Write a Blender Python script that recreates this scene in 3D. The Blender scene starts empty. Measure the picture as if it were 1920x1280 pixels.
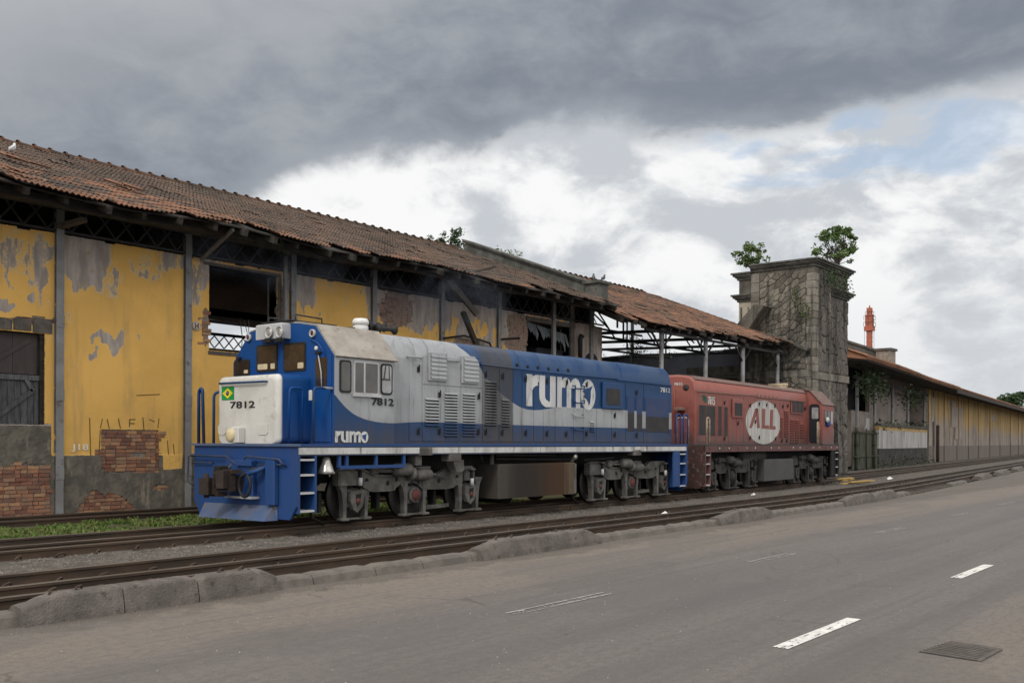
import bpy, bmesh, math, random
from mathutils import Vector, Matrix, noise as mnoise
R = random.Random(7)
SC = bpy.context.scene
COL = SC.collection
# ------------------------------------------------------------------ camera
F = 1836.0; TH = math.atan2(1460, F); ROLL = math.radians(0.2); CX, CY, CAMH = 960.0, 828.0, 1.75
cam = bpy.data.cameras.new('camera'); camo = bpy.data.objects.new('camera', cam); COL.objects.link(camo)
cam.sensor_width = 36.0; cam.lens = 36.0 * F / 1920.0; cam.shift_y = (CY - 640.0) / 1920.0
cam.clip_start = 0.1; cam.clip_end = 3000
camo.matrix_world = (Matrix.Translation((0, 0, CAMH)) @ Matrix.Rotation(TH - math.pi / 2, 4, 'Z')
                     @ Matrix.Rotation(math.pi / 2, 4, 'X') @ Matrix.Rotation(ROLL, 4, 'Z'))
SC.camera = camo
# ------------------------------------------------------------------ exposure
SC.view_settings.view_transform = 'Standard'; SC.view_settings.look = 'None'
SC.view_settings.gamma = 1; SC.view_settings.exposure = 0.0; SC.view_settings.use_curve_mapping = False
SC.cycles.max_bounces = 6; SC.cycles.use_denoising = True
# ------------------------------------------------------------------ node helper
class NT:
    def __init__(s, nt): s.nt = nt
    def n(s, t, ins=None, **kw):
        nd = s.nt.nodes.new(t)
        for k, v in kw.items(): setattr(nd, k, v)
        for k, v in (ins or {}).items(): s.set(nd.inputs[k], v)
        return nd
    def set(s, sock, v):
        if isinstance(v, bpy.types.NodeSocket): s.nt.links.new(v, sock)
        elif isinstance(v, bpy.types.Node): s.nt.links.new(v.outputs[0], sock)
        elif v is not None:
            if sock.type == 'RGBA' and len(v) == 3: v = (*v, 1)
            sock.default_value = v
    def m(s, op, a, b=None, c=None, clamp=False):
        nd = s.n('ShaderNodeMath', operation=op, use_clamp=clamp)
        s.set(nd.inputs[0], a)
        if b is not None: s.set(nd.inputs[1], b)
        if c is not None: s.set(nd.inputs[2], c)
        return nd.outputs[0]
    def mix(s, f, a, b, mode='MIX'):
        nd = s.n('ShaderNodeMix', data_type='RGBA', blend_type=mode)
        s.set(nd.inputs[0], f); s.set(nd.inputs[6], a); s.set(nd.inputs[7], b)
        return nd.outputs[2]
    def ramp(s, v, lo, hi, a=0.0, b=1.0, smooth=True):
        nd = s.n('ShaderNodeMapRange', interpolation_type='SMOOTHSTEP' if smooth else 'LINEAR')
        for i, q in enumerate((v, lo, hi, a, b)): s.set(nd.inputs[i], q)
        return nd.outputs[0]
    def noise(s, vec, scale, detail=6, rough=.55, dist=0.0):
        nd = s.n('ShaderNodeTexNoise', {'Scale': scale, 'Detail': detail, 'Roughness': rough, 'Distortion': dist})
        if vec is not None: s.set(nd.inputs['Vector'], vec)
        return nd.outputs[0]
    def mapv(s, vec, scale=(1, 1, 1), loc=(0, 0, 0)):
        nd = s.n('ShaderNodeMapping'); s.set(nd.inputs[0], vec); nd.inputs[3].default_value = scale; nd.inputs[1].default_value = loc
        return nd.outputs[0]
    def curve(s, v, pts):
        nd = s.n('ShaderNodeFloatCurve'); s.set(nd.inputs[1], v)
        c = nd.mapping.curves[0]
        for i, (x, y) in enumerate(pts):
            if i < 2: c.points[i].location = (x, y)
            else: c.points.new(x, y)
        nd.mapping.update()
        for p in c.points: p.handle_type = 'AUTO_CLAMPED'
        nd.mapping.update()
        return nd.outputs[0]
# ------------------------------------------------------------------ world: broken cloud over a Nishita sky
SUN_EL, SUN_AZ = math.radians(42), math.radians(200)      # azimuth measured from +X towards +Y
W = bpy.data.worlds.new('World'); SC.world = W; W.use_nodes = True
W.node_tree.nodes.clear(); w = NT(W.node_tree)
tc = w.n('ShaderNodeTexCoord').outputs['Generated']
sep = w.n('ShaderNodeSeparateXYZ', {0: tc})
dx, dy, dz = sep.outputs
az = w.m('SUBTRACT', w.m('ARCTAN2', dy, dx), TH)          # + to the left of the view direction
el = w.m('DIVIDE', dz, w.m('SQRT', w.m('ADD', w.m('ADD', w.m('MULTIPLY', dx, dx), w.m('MULTIPLY', dy, dy)), 1e-4)))
skyn = w.n('ShaderNodeTexSky', sky_type='NISHITA', sun_disc=False, sun_elevation=SUN_EL, sun_rotation=math.pi / 2 - SUN_AZ)
skyn.dust_density = 1.5
bg_sky = w.n('ShaderNodeBackground', {0: skyn.outputs[0], 1: 0.1})
def dirv(sc, loc=(0, 0, 0)):
    v = w.n('ShaderNodeCombineXYZ', {0: az, 1: el, 2: w.m('MULTIPLY', dz, .25)}).outputs[0]
    return w.mapv(v, sc, loc)
n_big = w.noise(dirv((2.2, 5.5, 1), (3.1, 1.7, 0)), 1.0, 8, .55, .3)
n_cum = w.noise(dirv((6.2, 10.5, 1), (.4, 2.2, 0)), 1.0, 12, .55, .45)
n_fine = w.noise(dirv((13, 21, 1), (7, 4, 0)), 1.0, 10, .62, .3)
# lower edge of the dark deck over azimuth: domain -0.6..0.6 rad mapped to 0..1
a01 = w.ramp(az, 0.75, -0.75, 0, 1, False)
edge = w.curve(a01, [(0, .10), (.18, .12), (.28, .165), (.335, .245), (.40, .272), (.46, .285), (.515, .302), (.615, .300), (.71, .304), (.82, .315), (1, .34)])
wob = w.m('ADD', w.m('MULTIPLY', w.m('SUBTRACT', n_cum, .5), .10), w.m('MULTIPLY', w.m('SUBTRACT', n_fine, .5), .055))
dd = w.m('ADD', w.m('SUBTRACT', el, edge), wob)
dark = w.ramp(dd, -.010, .026)
# high overhead the deck breaks up again
up = w.ramp(w.m('ADD', el, w.m('MULTIPLY', w.m('SUBTRACT', n_big, .5), 1.0)), .62, 1.2)
# away from the view the deck gives way to bright veiled cloud round the sun
side = w.ramp(w.m('ADD', w.m('COSINE', az), w.m('MULTIPLY', w.m('SUBTRACT', n_big, .5), .5)), .45, .05)
up = w.m('MAXIMUM', up, side)
# deck colour
dcol = w.mix(w.ramp(w.m('ADD', w.m('MULTIPLY', n_big, .6), w.m('MULTIPLY', n_fine, .4)), .36, .64), (.215, .245, .295), (.37, .395, .43))
dcol = w.mix(w.ramp(w.m('ADD', w.m('MULTIPLY', az, .5), el), .43, .70), dcol, (.46, .475, .50))
dcol = w.mix(w.ramp(el, .25, .13, 0, .7), dcol, (.40, .425, .455))
dcol = w.mix(w.ramp(dd, .05, -.015), dcol, (.42, .45, .49))
# bright cumulus colour
tow = w.m('MULTIPLY', w.m('MULTIPLY', w.ramp(az, .02, .12), w.ramp(az, .30, .24)), w.ramp(el, .16, .23))
cshade = w.ramp(w.m('ADD', w.m('ADD', w.m('MULTIPLY', n_cum, .7), w.m('MULTIPLY', n_fine, .3)), w.m('MULTIPLY', tow, .12)), .425, .565)
ccol = w.mix(cshade, (.57, .60, .64), (.95, .953, .95))
ccol = w.mix(w.ramp(el, .20, .04, 0, .5), ccol, (.68, .705, .74))
ocol = w.mix(w.ramp(n_big, .35, .65), (1.12, 1.14, 1.17), (1.85, 1.81, 1.74))
cloud = w.mix(dark, ccol, dcol)
cloud = w.mix(up, cloud, ocol)
# blue gaps, mostly to the right between deck and cumulus
gapn = w.noise(dirv((5.5, 13, 1), (2.0, .3, 0)), 1.0, 7, .55, .4)
gapw = w.m('MULTIPLY', w.m('MULTIPLY', w.ramp(az, -.12, -.24), w.ramp(az, -.55, -.42)), w.m('MULTIPLY', w.m('MULTIPLY', w.ramp(el, .225, .265), w.ramp(el, .36, .31)), w.m('SUBTRACT', 1.0, dark)))
gap = w.ramp(w.m('ADD', gapn, w.m('MULTIPLY', gapw, .16)), .58, .68)
gap = w.m('MULTIPLY', w.m('MULTIPLY', gap, gapw), .55)
cloud = w.mix(w.m('MULTIPLY', gap, .85), cloud, (.49, .65, .87))
below = w.ramp(el, -.02, -.10)
cloud = w.mix(below, cloud, (.2, .2, .19))
bg_cloud = w.n('ShaderNodeBackground', {0: cloud, 1: 1.0})
clear = w.m('MULTIPLY', gap, .35)
mixs = w.n('ShaderNodeMixShader', {0: w.m('SUBTRACT', 1.0, clear), 1: bg_sky.outputs[0], 2: bg_cloud.outputs[0]})
w.n('ShaderNodeOutputWorld', {0: mixs.outputs[0]})
# ------------------------------------------------------------------ sun (veiled)
sun = bpy.data.lights.new('sun', 'SUN'); sun.energy = 1.5; sun.angle = math.radians(11); sun.color = (1, .95, .87)
suno = bpy.data.objects.new('sun', sun); COL.objects.link(suno)
sdir = Vector((math.cos(SUN_AZ) * math.cos(SUN_EL), math.sin(SUN_AZ) * math.cos(SUN_EL), math.sin(SUN_EL)))
suno.rotation_euler = sdir.to_track_quat('Z', 'Y').to_euler(); suno.location = sdir * 60
# ------------------------------------------------------------------ survey helpers (points measured on real planes)
_c, _s = math.cos(TH), math.sin(TH); _cr, _sr = math.cos(ROLL), math.sin(ROLL)
def ray(u, v):
    a = (u - CX) / F; b = -(v - CY) / F
    A = a * _cr - b * _sr; B = a * _sr + b * _cr
    return (_c + A * _s, _s - A * _c, B)
def onY(u, v, Y):
    r = ray(u, v); k = Y / r[1]; return (r[0] * k, CAMH + r[2] * k)
def onZ(u, v, z=0.0):
    r = ray(u, v); k = (z - CAMH) / r[2]; return (r[0] * k, r[1] * k)
def onX(u, v, X):
    r = ray(u, v); k = X / r[0]; return (r[1] * k, CAMH + r[2] * k)
def onV(u, v, p0, p1):
    r = ray(u, v); ex, ey = p1[0] - p0[0], p1[1] - p0[1]
    k = (p0[0] * ey - p0[1] * ex) / (r[0] * ey - r[1] * ex)
    return (r[0] * k, r[1] * k, CAMH + r[2] * k)
def bend(x):
    q = (x - 31.0) / 4.0
    return .105 * 4.0 * (q if q > 30 else math.log1p(math.exp(q)))
def nz(x, y, z=0.0): return mnoise.noise(Vector((x, y, z)))
def fbm(x, y, z=0.0, o=4):
    return mnoise.fractal(Vector((x, y, z)), 1.0, 2.0, o)
# ------------------------------------------------------------------ materials
MATS = {}
def new_mat(name):
    m = bpy.data.materials.new(name); m.use_nodes = True; m.node_tree.nodes.clear(); MATS[name] = m
    return m, NT(m.node_tree)
def finish(t, col, rough=.8, metal=0.0, bump=None, bstr=.3, bdist=.02, spec=.35, extra=None):
    ins = {'Base Color': col, 'Roughness': rough, 'Metallic': metal, 'Specular IOR Level': spec}
    ins.update(extra or {})
    p = t.n('ShaderNodeBsdfPrincipled', ins)
    if bump is not None:
        b = t.n('ShaderNodeBump', {'Strength': bstr, 'Distance': bdist, 'Height': bump}); t.set(p.inputs['Normal'], b.outputs[0])
    t.n('ShaderNodeOutputMaterial', {0: p.outputs[0]})
def simple(name, c1, c2=None, sc=2.0, rough=.8, metal=0.0, bstr=.25, bsc=30.0, spec=.3, st=(1, 1, 1), lo=.38, hi=.62, bdist=.01, c3=None, rnd=0.0):
    m, t = new_mat(name)
    pos = t.mapv(t.n('ShaderNodeNewGeometry').outputs['Position'], st)
    c2 = c2 or tuple(q * .7 for q in c1)
    col = t.mix(t.ramp(t.noise(pos, sc, 8, .6), lo, hi), c1, c2)
    if c3: col = t.mix(t.ramp(t.noise(t.mapv(pos, (1, 1, 1), (9, 4, 2)), sc * 2.3, 6, .65), .55, .70), col, c3)
    fine = t.noise(pos, bsc, 5, .6)
    col = t.mix(t.ramp(fine, .2, .8, 0, .35), col, tuple(q * .55 for q in c1))
    if rnd:
        oi = t.n('ShaderNodeObjectInfo').outputs['Random']
        hs = t.n('ShaderNodeHueSaturation', {'Hue': t.ramp(oi, 0, 1, .5 - .02 * rnd, .5 + .02 * rnd, False), 'Saturation': 1.0, 'Value': t.ramp(oi, 0, 1, 1 - .45 * rnd, 1 + .35 * rnd, False), 'Color': col})
        col = hs.outputs[0]
    finish(t, col, rough, metal, fine, bstr, bdist, spec)
    return m
# ------------------------------------------------------------------ mesh builder
class MB:
    def __init__(s): s.v = []; s.f = []; s.sm = []
    def add(s, vs, fs, smooth=False):
        o = len(s.v); s.v += [tuple(q) for q in vs]
        for f in fs: s.f.append(tuple(i + o for i in f)); s.sm.append(smooth)
        return s
    def box(s, x0, x1, y0, y1, z0, z1):
        return s.add([(x0, y0, z0), (x1, y0, z0), (x1, y1, z0), (x0, y1, z0), (x0, y0, z1), (x1, y0, z1), (x1, y1, z1), (x0, y1, z1)],
                     [(0, 3, 2, 1), (4, 5, 6, 7), (0, 1, 5, 4), (1, 2, 6, 5), (2, 3, 7, 6), (3, 0, 4, 7)])
    def bevbox(s, x0, x1, y0, y1, z0, z1, b=.02):
        """box with its four vertical and top edges chamfered"""
        vs = []
        for z, k in ((z0, 0), (z1 - b, 0), (z1, b)):
            xa, xb, ya, yb = x0 + k, x1 - k, y0 + k, y1 - k
            vs += [(xa + b, ya, z), (xb - b, ya, z), (xb, ya + b, z), (xb, yb - b, z), (xb - b, yb, z), (xa + b, yb, z), (xa, yb - b, z), (xa, ya + b, z)]
        fs = [tuple(range(7, -1, -1)), tuple(range(16, 24))]
        for l in (0, 8):
            for i in range(8): fs.append((l + i, l + (i + 1) % 8, l + 8 + (i + 1) % 8, l + 8 + i))
        return s.add(vs, fs)
    def bar(s, p, q, w, h=None, up=(0, 0, 1)):
        p, q = Vector(p), Vector(q); d = (q - p).normalized(); upv = Vector(up)
        if abs(d.dot(upv)) > .99: upv = Vector((0, 1, 0))
        r = d.cross(upv).normalized(); u2 = r.cross(d); h = h or w
        vs = [c + r * (a * w / 2) + u2 * (b * h / 2) for c in (p, q) for a, b in ((-1, -1), (1, -1), (1, 1), (-1, 1))]
        return s.add(vs, [(0, 3, 2, 1), (4, 5, 6, 7), (0, 1, 5, 4), (1, 2, 6, 5), (2, 3, 7, 6), (3, 0, 4, 7)])
    def tube(s, pts, r, n=8, cap=True):
        pts = [Vector(p) for p in pts]; rs = r if isinstance(r, (list, tuple)) else [r] * len(pts)
        prev = None; vs = []; fs = []
        for i, p in enumerate(pts):
            d = (pts[min(i + 1, len(pts) - 1)] - pts[max(i - 1, 0)]).normalized()
            if prev is None:
                a = d.cross(Vector((0, 0, 1)));
                if a.length < .05: a = d.cross(Vector((0, 1, 0)))
            else: a = prev - d * prev.dot(d)
            a.normalize(); prev = a; b = d.cross(a)
            for k in range(n):
                t = 2 * math.pi * k / n; vs.append(p + (a * math.cos(t) + b * math.sin(t)) * rs[i])
        for i in range(len(pts) - 1):
            for k in range(n): fs.append((i * n + k, i * n + (k + 1) % n, (i + 1) * n + (k + 1) % n, (i + 1) * n + k))
        if cap: fs.append(tuple(range(n - 1, -1, -1))); fs.append(tuple(range((len(pts) - 1) * n, len(pts) * n)))
        return s.add(vs, fs, True)
    def cyl(s, p, q, r0, r1=None, n=16, smooth=True):
        return s.tube([p, q], [r0, r0 if r1 is None else r1], n)
    def lathe(s, prof, c, axis='Z', n=20):
        vs = []; fs = []; c = Vector(c)
        for r, h in prof:
            for k in range(n):
                t = 2 * math.pi * k / n; a, b = r * math.cos(t), r * math.sin(t)
                vs.append(c + Vector({'Z': (a, b, h), 'Y': (a, h, b), 'X': (h, a, b)}[axis]))
        m = len(prof)
        for i in range(m - 1):
            for k in range(n): fs.append((i * n + k, i * n + (k + 1) % n, (i + 1) * n + (k + 1) % n, (i + 1) * n + k))
        fs.append(tuple(range(n))); fs.append(tuple(range((m - 1) * n, m * n)))
        return s.add(vs, fs, True)
    def prism(s, poly, a, b, plane='XZ', smooth=False):
        """extrude a 2D polygon between a and b along the third axis"""
        n = len(poly)
        def P(p, d): return {'XZ': (p[0], d, p[1]), 'YZ': (d, p[0], p[1]), 'XY': (p[0], p[1], d)}[plane]
        vs = [P(p, a) for p in poly] + [P(p, b) for p in poly]
        s.add(vs, [tuple(range(n)), tuple(range(2 * n - 1, n - 1, -1))])
        o = len(s.v) - 2 * n
        for i in range(n): s.f.append((o + i, o + (i + 1) % n, o + n + (i + 1) % n, o + n + i)); s.sm.append(smooth)
        return s
    def loft(s, secs, close=True, caps=True, smooth=False):
        n = len(secs[0]); vs = [p for q in secs for p in q]; fs = []
        for i in range(len(secs) - 1):
            for k in range(n if close else n - 1): fs.append((i * n + k, i * n + (k + 1) % n, (i + 1) * n + (k + 1) % n, (i + 1) * n + k))
        s.add(vs, fs, smooth)
        if caps: s.add(secs[0], [tuple(range(n))]); s.add(secs[-1], [tuple(range(n))])
        return s
    def mesh(s, name, mat, off=(0, 0, 0), recalc=True):
        me = bpy.data.meshes.new(name)
        me.from_pydata([(v[0] - off[0], v[1] - off[1], v[2] - off[2]) for v in s.v], [], s.f)
        me.polygons.foreach_set('use_smooth', s.sm)
        for m in (mat if isinstance(mat, (list, tuple)) else [mat]): me.materials.append(m)
        if recalc:
            bm = bmesh.new(); bm.from_mesh(me); bmesh.ops.remove_doubles(bm, verts=bm.verts, dist=1e-5)
            bmesh.ops.recalc_face_normals(bm, faces=bm.faces); bm.to_mesh(me); bm.free()
        me.update()
        return me
    def build(s, name, mat, parent=None, local=False, recalc=True, **kw):
        off = (0, 0, 0)
        if parent is not None and not local: off = root_loc(parent)
        o = bpy.data.objects.new(name, s.mesh(name, mat, off, recalc)); COL.objects.link(o)
        if parent is not None: o.parent = parent
        return tag(o, **kw)
def root_loc(o):
    l = Vector(o.location)
    while o.parent: o = o.parent; l += Vector(o.location)
    return l
def tag(o, label=None, cat=None, group=None, kind=None):
    for k, v in (('label', label), ('category', cat), ('group', group), ('kind', kind)):
        if v: o[k] = v
    return o
def thing(name, label, cat, loc=(0, 0, 0), rz=0.0, group=None):
    o = bpy.data.objects.new(name, None); COL.objects.link(o); o.location = loc; o.rotation_euler = (0, 0, rz); o.empty_display_size = .2
    return tag(o, label, cat, group)
def inst(name, me, parent, loc, rot=(0, 0, 0), scale=(1, 1, 1)):
    o = bpy.data.objects.new(name, me); COL.objects.link(o); o.parent = parent
    o.location = Vector(loc) - (root_loc(parent) if parent else Vector((0, 0, 0))); o.rotation_euler = rot; o.scale = scale
    return o
def text_mesh(name, body, size, mat, bold=0.0, depth=.004, shear=0.0):
    """flat lettering in the local XZ plane facing -Y, origin at its lower left corner"""
    cu = bpy.data.curves.new(name, 'FONT'); cu.body = body; cu.size = size; cu.extrude = depth; cu.offset = bold; cu.shear = shear; cu.resolution_u = 4
    ob = bpy.data.objects.new(name, cu); COL.objects.link(ob)
    dg = bpy.context.evaluated_depsgraph_get(); dg.update()
    me = bpy.data.meshes.new_from_object(ob.evaluated_get(dg)); bpy.data.objects.remove(ob)
    me.transform(Matrix.Rotation(math.pi / 2, 4, 'X')); me.materials.clear(); me.materials.append(mat); me.name = name
    return me
def fit_text(me, x0, x1, z0, z1, y):
    xs = [v.co.x for v in me.vertices]; zs = [v.co.z for v in me.vertices]
    ax, bx, az_, bz = min(xs), max(xs), min(zs), max(zs)
    for v in me.vertices:
        v.co.x = x0 + (v.co.x - ax) / (bx - ax) * (x1 - x0); v.co.z = z0 + (v.co.z - az_) / (bz - az_) * (z1 - z0); v.co.y += y
    return me
# ================================================================== materials
M_iron = simple('weathered_iron', (.22, .22, .23), (.14, .135, .13), 2, .6, .3, .2, 40, c3=(.12, .07, .045))
M_darkiron = simple('dark_iron', (.035, .034, .036), (.02, .02, .02), 2, .7, .2, .2, 40, c3=(.05, .03, .02))
M_wood_dark = simple('old_timber', (.03, .026, .023), (.055, .048, .042), 3, .9, 0, .4, 40, st=(1, 1, 4))
M_wood_grey = simple('grey_boards', (.13, .13, .14), (.07, .068, .07), 6, .85, 0, .5, 50, st=(4, 4, .6), rnd=.6)
M_conc = simple('weathered_concrete', (.15, .13, .115), (.10, .088, .078), 4, .95, 0, .9, 45, c3=(.055, .048, .042), bdist=.02)
M_kerb = simple('kerb_concrete', (.15, .132, .115), (.105, .093, .083), 4, .95, 0, .6, 60, c3=(.10, .09, .075))
M_railside = simple('rusty_rail', (.085, .056, .038), (.048, .035, .026), 5, .75, .2, .4, 60, st=(.2, 1, 1))
M_railtop = simple('worn_railhead', (.15, .13, .11), (.10, .08, .065), 6, .45, .55, .1, 50, st=(.1, 1, 1))
M_clip = simple('rusty_clip', (.085, .056, .040), (.055, .04, .03), 9, .85, .1, .3, 60, rnd=.5)
M_sleeper = simple('grimy_sleeper', (.08, .068, .058), (.05, .042, .036), 5, .95, 0, .5, 50)
M_ballast = simple('ballast_stone', (.15, .132, .115), (.085, .074, .064), 9, .95, 0, .3, 80, c3=(.30, .28, .26))
M_grass = simple('weed_green', (.07, .125, .022), (.13, .15, .045), 3, .8, 0, .1, 30, c3=(.12, .12, .05))
M_leaf = simple('leaf_green', (.062, .115, .026), (.11, .16, .042), 2.5, .6, 0, .1, 30, spec=.4)
M_leafd = simple('dark_leaf_green', (.025, .05, .018), (.045, .075, .025), 2.5, .65, 0, .1, 30)
M_bark = simple('bark', (.10, .085, .065), (.06, .05, .04), 8, .95, 0, .5, 40)
M_white = simple('white_road_paint', (.72, .70, .66), (.55, .53, .50), 9, .8, 0, .2, 120, c3=(.25, .235, .22))
M_dark = simple('near_black', (.013, .014, .018), (.022, .022, .026), 1, .95, 0, .1, 20)  # plain near-black; also paints the shade in pits, holes and openings
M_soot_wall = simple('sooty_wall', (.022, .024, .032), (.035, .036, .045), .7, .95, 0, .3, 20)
M_litter = simple('white_litter', (.7, .7, .68), (.6, .6, .58), 8, .8)
M_brick_pale = simple('faded_brick', (.31, .205, .165), (.24, .17, .14), 5, .95, 0, .6, 60, c3=(.34, .28, .24), rnd=.6)
M_brick = simple('brick', (.37, .175, .10), (.25, .155, .11), 5, .95, 0, .6, 60, c3=(.30, .235, .185), rnd=.9)
M_mortar = simple('lime_mortar', (.29, .245, .205), (.18, .155, .13), 6, .98, 0, .6, 50)
M_plaster_rough = simple('rough_render', (.20, .18, .17), (.14, .125, .12), 4, .98, 0, .9, 25, bdist=.03)
def stone_mat(name, a, b, joint):
    """weathered stone with black run-off streaks of its own"""
    m, t = new_mat(name)
    pos = t.n('ShaderNodeNewGeometry').outputs['Position']
    oi = t.n('ShaderNodeObjectInfo').outputs['Random']
    n = t.noise(pos, 2.6, 8, .65); st = t.noise(t.mapv(pos, (1.6, 1.6, .16)), 1.5, 8, .62); f = t.noise(pos, 18, 6, .65)
    c = t.mix(t.ramp(n, .35, .65), a, b)
    c = t.mix(t.ramp(f, .5, .75, 0, .5), c, tuple(q * 1.35 for q in a))
    hs = t.n('ShaderNodeHueSaturation', {'Hue': .5, 'Saturation': 1.0, 'Value': t.ramp(oi, 0, 1, 1 - joint, 1 + joint, False), 'Color': c})
    c = t.mix(t.ramp(st, .46, .62, 0, .85), hs.outputs[0], (.038, .036, .031))
    c = t.mix(t.ramp(t.m('MULTIPLY', n, t.ramp(f, .3, .7)), .42, .6, 0, .5), c, (.06, .065, .035))
    finish(t, c, .95, 0, t.m('ADD', t.m('MULTIPLY', f, .6), n), .7, .02, .2); return m
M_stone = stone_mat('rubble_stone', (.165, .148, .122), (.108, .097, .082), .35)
M_stone_dk = stone_mat('dark_rubble_stone', (.10, .09, .08), (.07, .063, .056), .3)  # darker rubble for the rail-side face and the low side wall
M_stonej = stone_mat('tower_mortar', (.12, .108, .09), (.075, .068, .058), 0)
M_stone_d = stone_mat('dressed_stone', (.195, .177, .15), (.13, .118, .102), .25)
M_cornice = simple('mossy_cornice', (.115, .112, .10), (.058, .058, .05), 2.5, .95, 0, .6, 25, c3=(.05, .052, .04))
M_orange = simple('crane_orange', (.36, .105, .06), (.30, .09, .055), .6, .6, 0, .1, 20)
# roof tiles: baked clay, lichen-darkened away from the broken eave
def tile_mat(name, c1, c2, c3):
    m, t = new_mat(name)
    pos = t.n('ShaderNodeNewGeometry').outputs['Position']; sp = t.n('ShaderNodeSeparateXYZ', {0: pos})
    big = t.noise(pos, .55, 6, .6); mid = t.noise(pos, 6.0, 5, .65); fine = t.noise(pos, 45, 4, .6)
    lich = t.ramp(t.m('ADD', t.m('MULTIPLY', big, .55), t.m('MULTIPLY', mid, .45)), .42, .58)
    col = t.mix(lich, c1, c2)
    col = t.mix(t.ramp(mid, .54, .72), col, c3)
    col = t.mix(t.ramp(fine, .3, .75, 0, .5), col, (.03, .026, .022))
    oi = t.n('ShaderNodeObjectInfo').outputs['Random']
    finish(t, col, .9, 0, fine, .3, .006, .2)
    return m
M_tile_new = tile_mat('clay_tile', (.30, .155, .10), (.185, .11, .08), (.35, .23, .165))
M_tile_old = tile_mat('lichened_clay_tile', (.165, .112, .085), (.088, .072, .062), (.25, .20, .165))
M_tile_far = tile_mat('worn_clay_tile', (.32, .15, .085), (.17, .09, .06), (.36, .22, .13))
# asphalt road
def road_mat():
    m, t = new_mat('dusty_asphalt')
    pos = t.n('ShaderNodeNewGeometry').outputs['Position']; sp = t.n('ShaderNodeSeparateXYZ', {0: pos})
    st = t.mapv(pos, (.10, 1, 1))
    n1 = t.noise(st, 1.3, 8, .6); n2 = t.noise(pos, 2.2, 8, .6); agg = t.noise(pos, 90, 3, .7); n3 = t.noise(t.mapv(pos, (.05, 1, 1), (3, 7, 0)), 4.0, 6, .6)
    y = t.m('ADD', sp.outputs[1], t.m('MULTIPLY', t.m('SUBTRACT', n2, .5), .9))
    col = t.mix(t.ramp(n1, .35, .65), (.128, .112, .103), (.158, .139, .129))
    # wheel tracks
    for yc, wd in ((7.0, .30), (5.15, .45), (4.05, .4), (2.7, .3)):
        col = t.mix(t.m('MULTIPLY', t.ramp(t.m('ABSOLUTE', t.m('SUBTRACT', y, yc)), wd, .05), t.ramp(n3, .3, .7, .1, .55)), col, (.085, .076, .071))
    dust = t.m('MULTIPLY', t.ramp(y, 6.6, 8.0), t.ramp(n1, .2, .7, .45, 1.0))
    col = t.mix(dust, col, (.21, .172, .135))
    grit = t.ramp(t.m('ADD', y, t.m('MULTIPLY', t.m('SUBTRACT', n2, .5), .6)), 8.78, 9.05)
    col = t.mix(grit, col, (.125, .103, .08))
    sh = t.m('MULTIPLY', t.ramp(y, 2.7, 2.0), t.ramp(n1, .35, .6))
    col = t.mix(sh, col, (.19, .158, .127))
    mot = t.noise(t.mapv(pos, (.7, 1, 1), (1, 8, 0)), 14, 7, .7)
    col = t.mix(t.ramp(mot, .42, .62, 0, .45), col, (.083, .074, .069))
    col = t.mix(t.ramp(t.noise(pos, 38, 5, .7), .5, .68, 0, .5), col, (.19, .172, .155))
    tyre = t.noise(t.mapv(pos, (.02, 1, 1), (2, 9, 0)), 7.0, 5, .6)
    col = t.mix(t.ramp(tyre, .52, .66, 0, .35), col, (.09, .08, .075))
    ck = t.n('ShaderNodeTexVoronoi', {'Scale': .55, 'Vector': t.mapv(t.n('ShaderNodeVectorMath', {0: pos, 1: t.n('ShaderNodeVectorMath', {0: t.n('ShaderNodeTexNoise', {'Scale': 2.5, 'Detail': 4, 'Vector': pos}).outputs['Color'], 1: (.45, .45, .45)}, operation='MULTIPLY').outputs[0]}, operation='ADD').outputs[0], (.45, 1, 1))}, feature='DISTANCE_TO_EDGE')
    col = t.mix(t.m('MULTIPLY', t.ramp(ck.outputs['Distance'], .010, .003), t.ramp(t.noise(pos, .45, 3, .5), .52, .62, 0, .55)), col, (.05, .045, .042))
    patch = t.ramp(t.noise(t.mapv(pos, (.35, 1, 1), (8, 2, 5)), .55, 4, .5), .56, .585, 0, .30)
    col = t.mix(patch, col, (.092, .084, .08))
    col = t.mix(t.ramp(agg, .36, .66, 0, .6), col, (.06, .054, .05))
    col = t.mix(t.ramp(t.noise(pos, 130, 2, .6), .70, .78), col, (.40, .37, .33))
    vor = t.n('ShaderNodeTexVoronoi', {'Scale': 9.0, 'Vector': t.mapv(pos, (1, 1.6, 1))}, feature='DISTANCE_TO_EDGE')
    crk = t.m('MULTIPLY', t.ramp(vor.outputs['Distance'], .035, .01), t.m('MULTIPLY', t.ramp(y, 2.6, 2.2), t.ramp(t.noise(pos, .9, 3), .54, .62)))
    col = t.mix(t.m('MULTIPLY', crk, .6), col, (.06, .055, .05))
    finish(t, col, t.ramp(n1, .3, .7, .72, .9), 0, t.m('ADD', t.m('MULTIPLY', agg, .6), t.m('MULTIPLY', n2, .4)), .35, .008, .35)
    return m
M_road = road_mat()
M_ground = simple('gravel_ground', (.125, .11, .094), (.078, .068, .058), 3, .98, 0, .9, 55, c3=(.21, .195, .175), bdist=.03)
M_dirtgreen = simple('mossy_ground', (.10, .095, .055), (.07, .085, .03), 2.5, .98, 0, .8, 40, bdist=.03)
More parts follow.
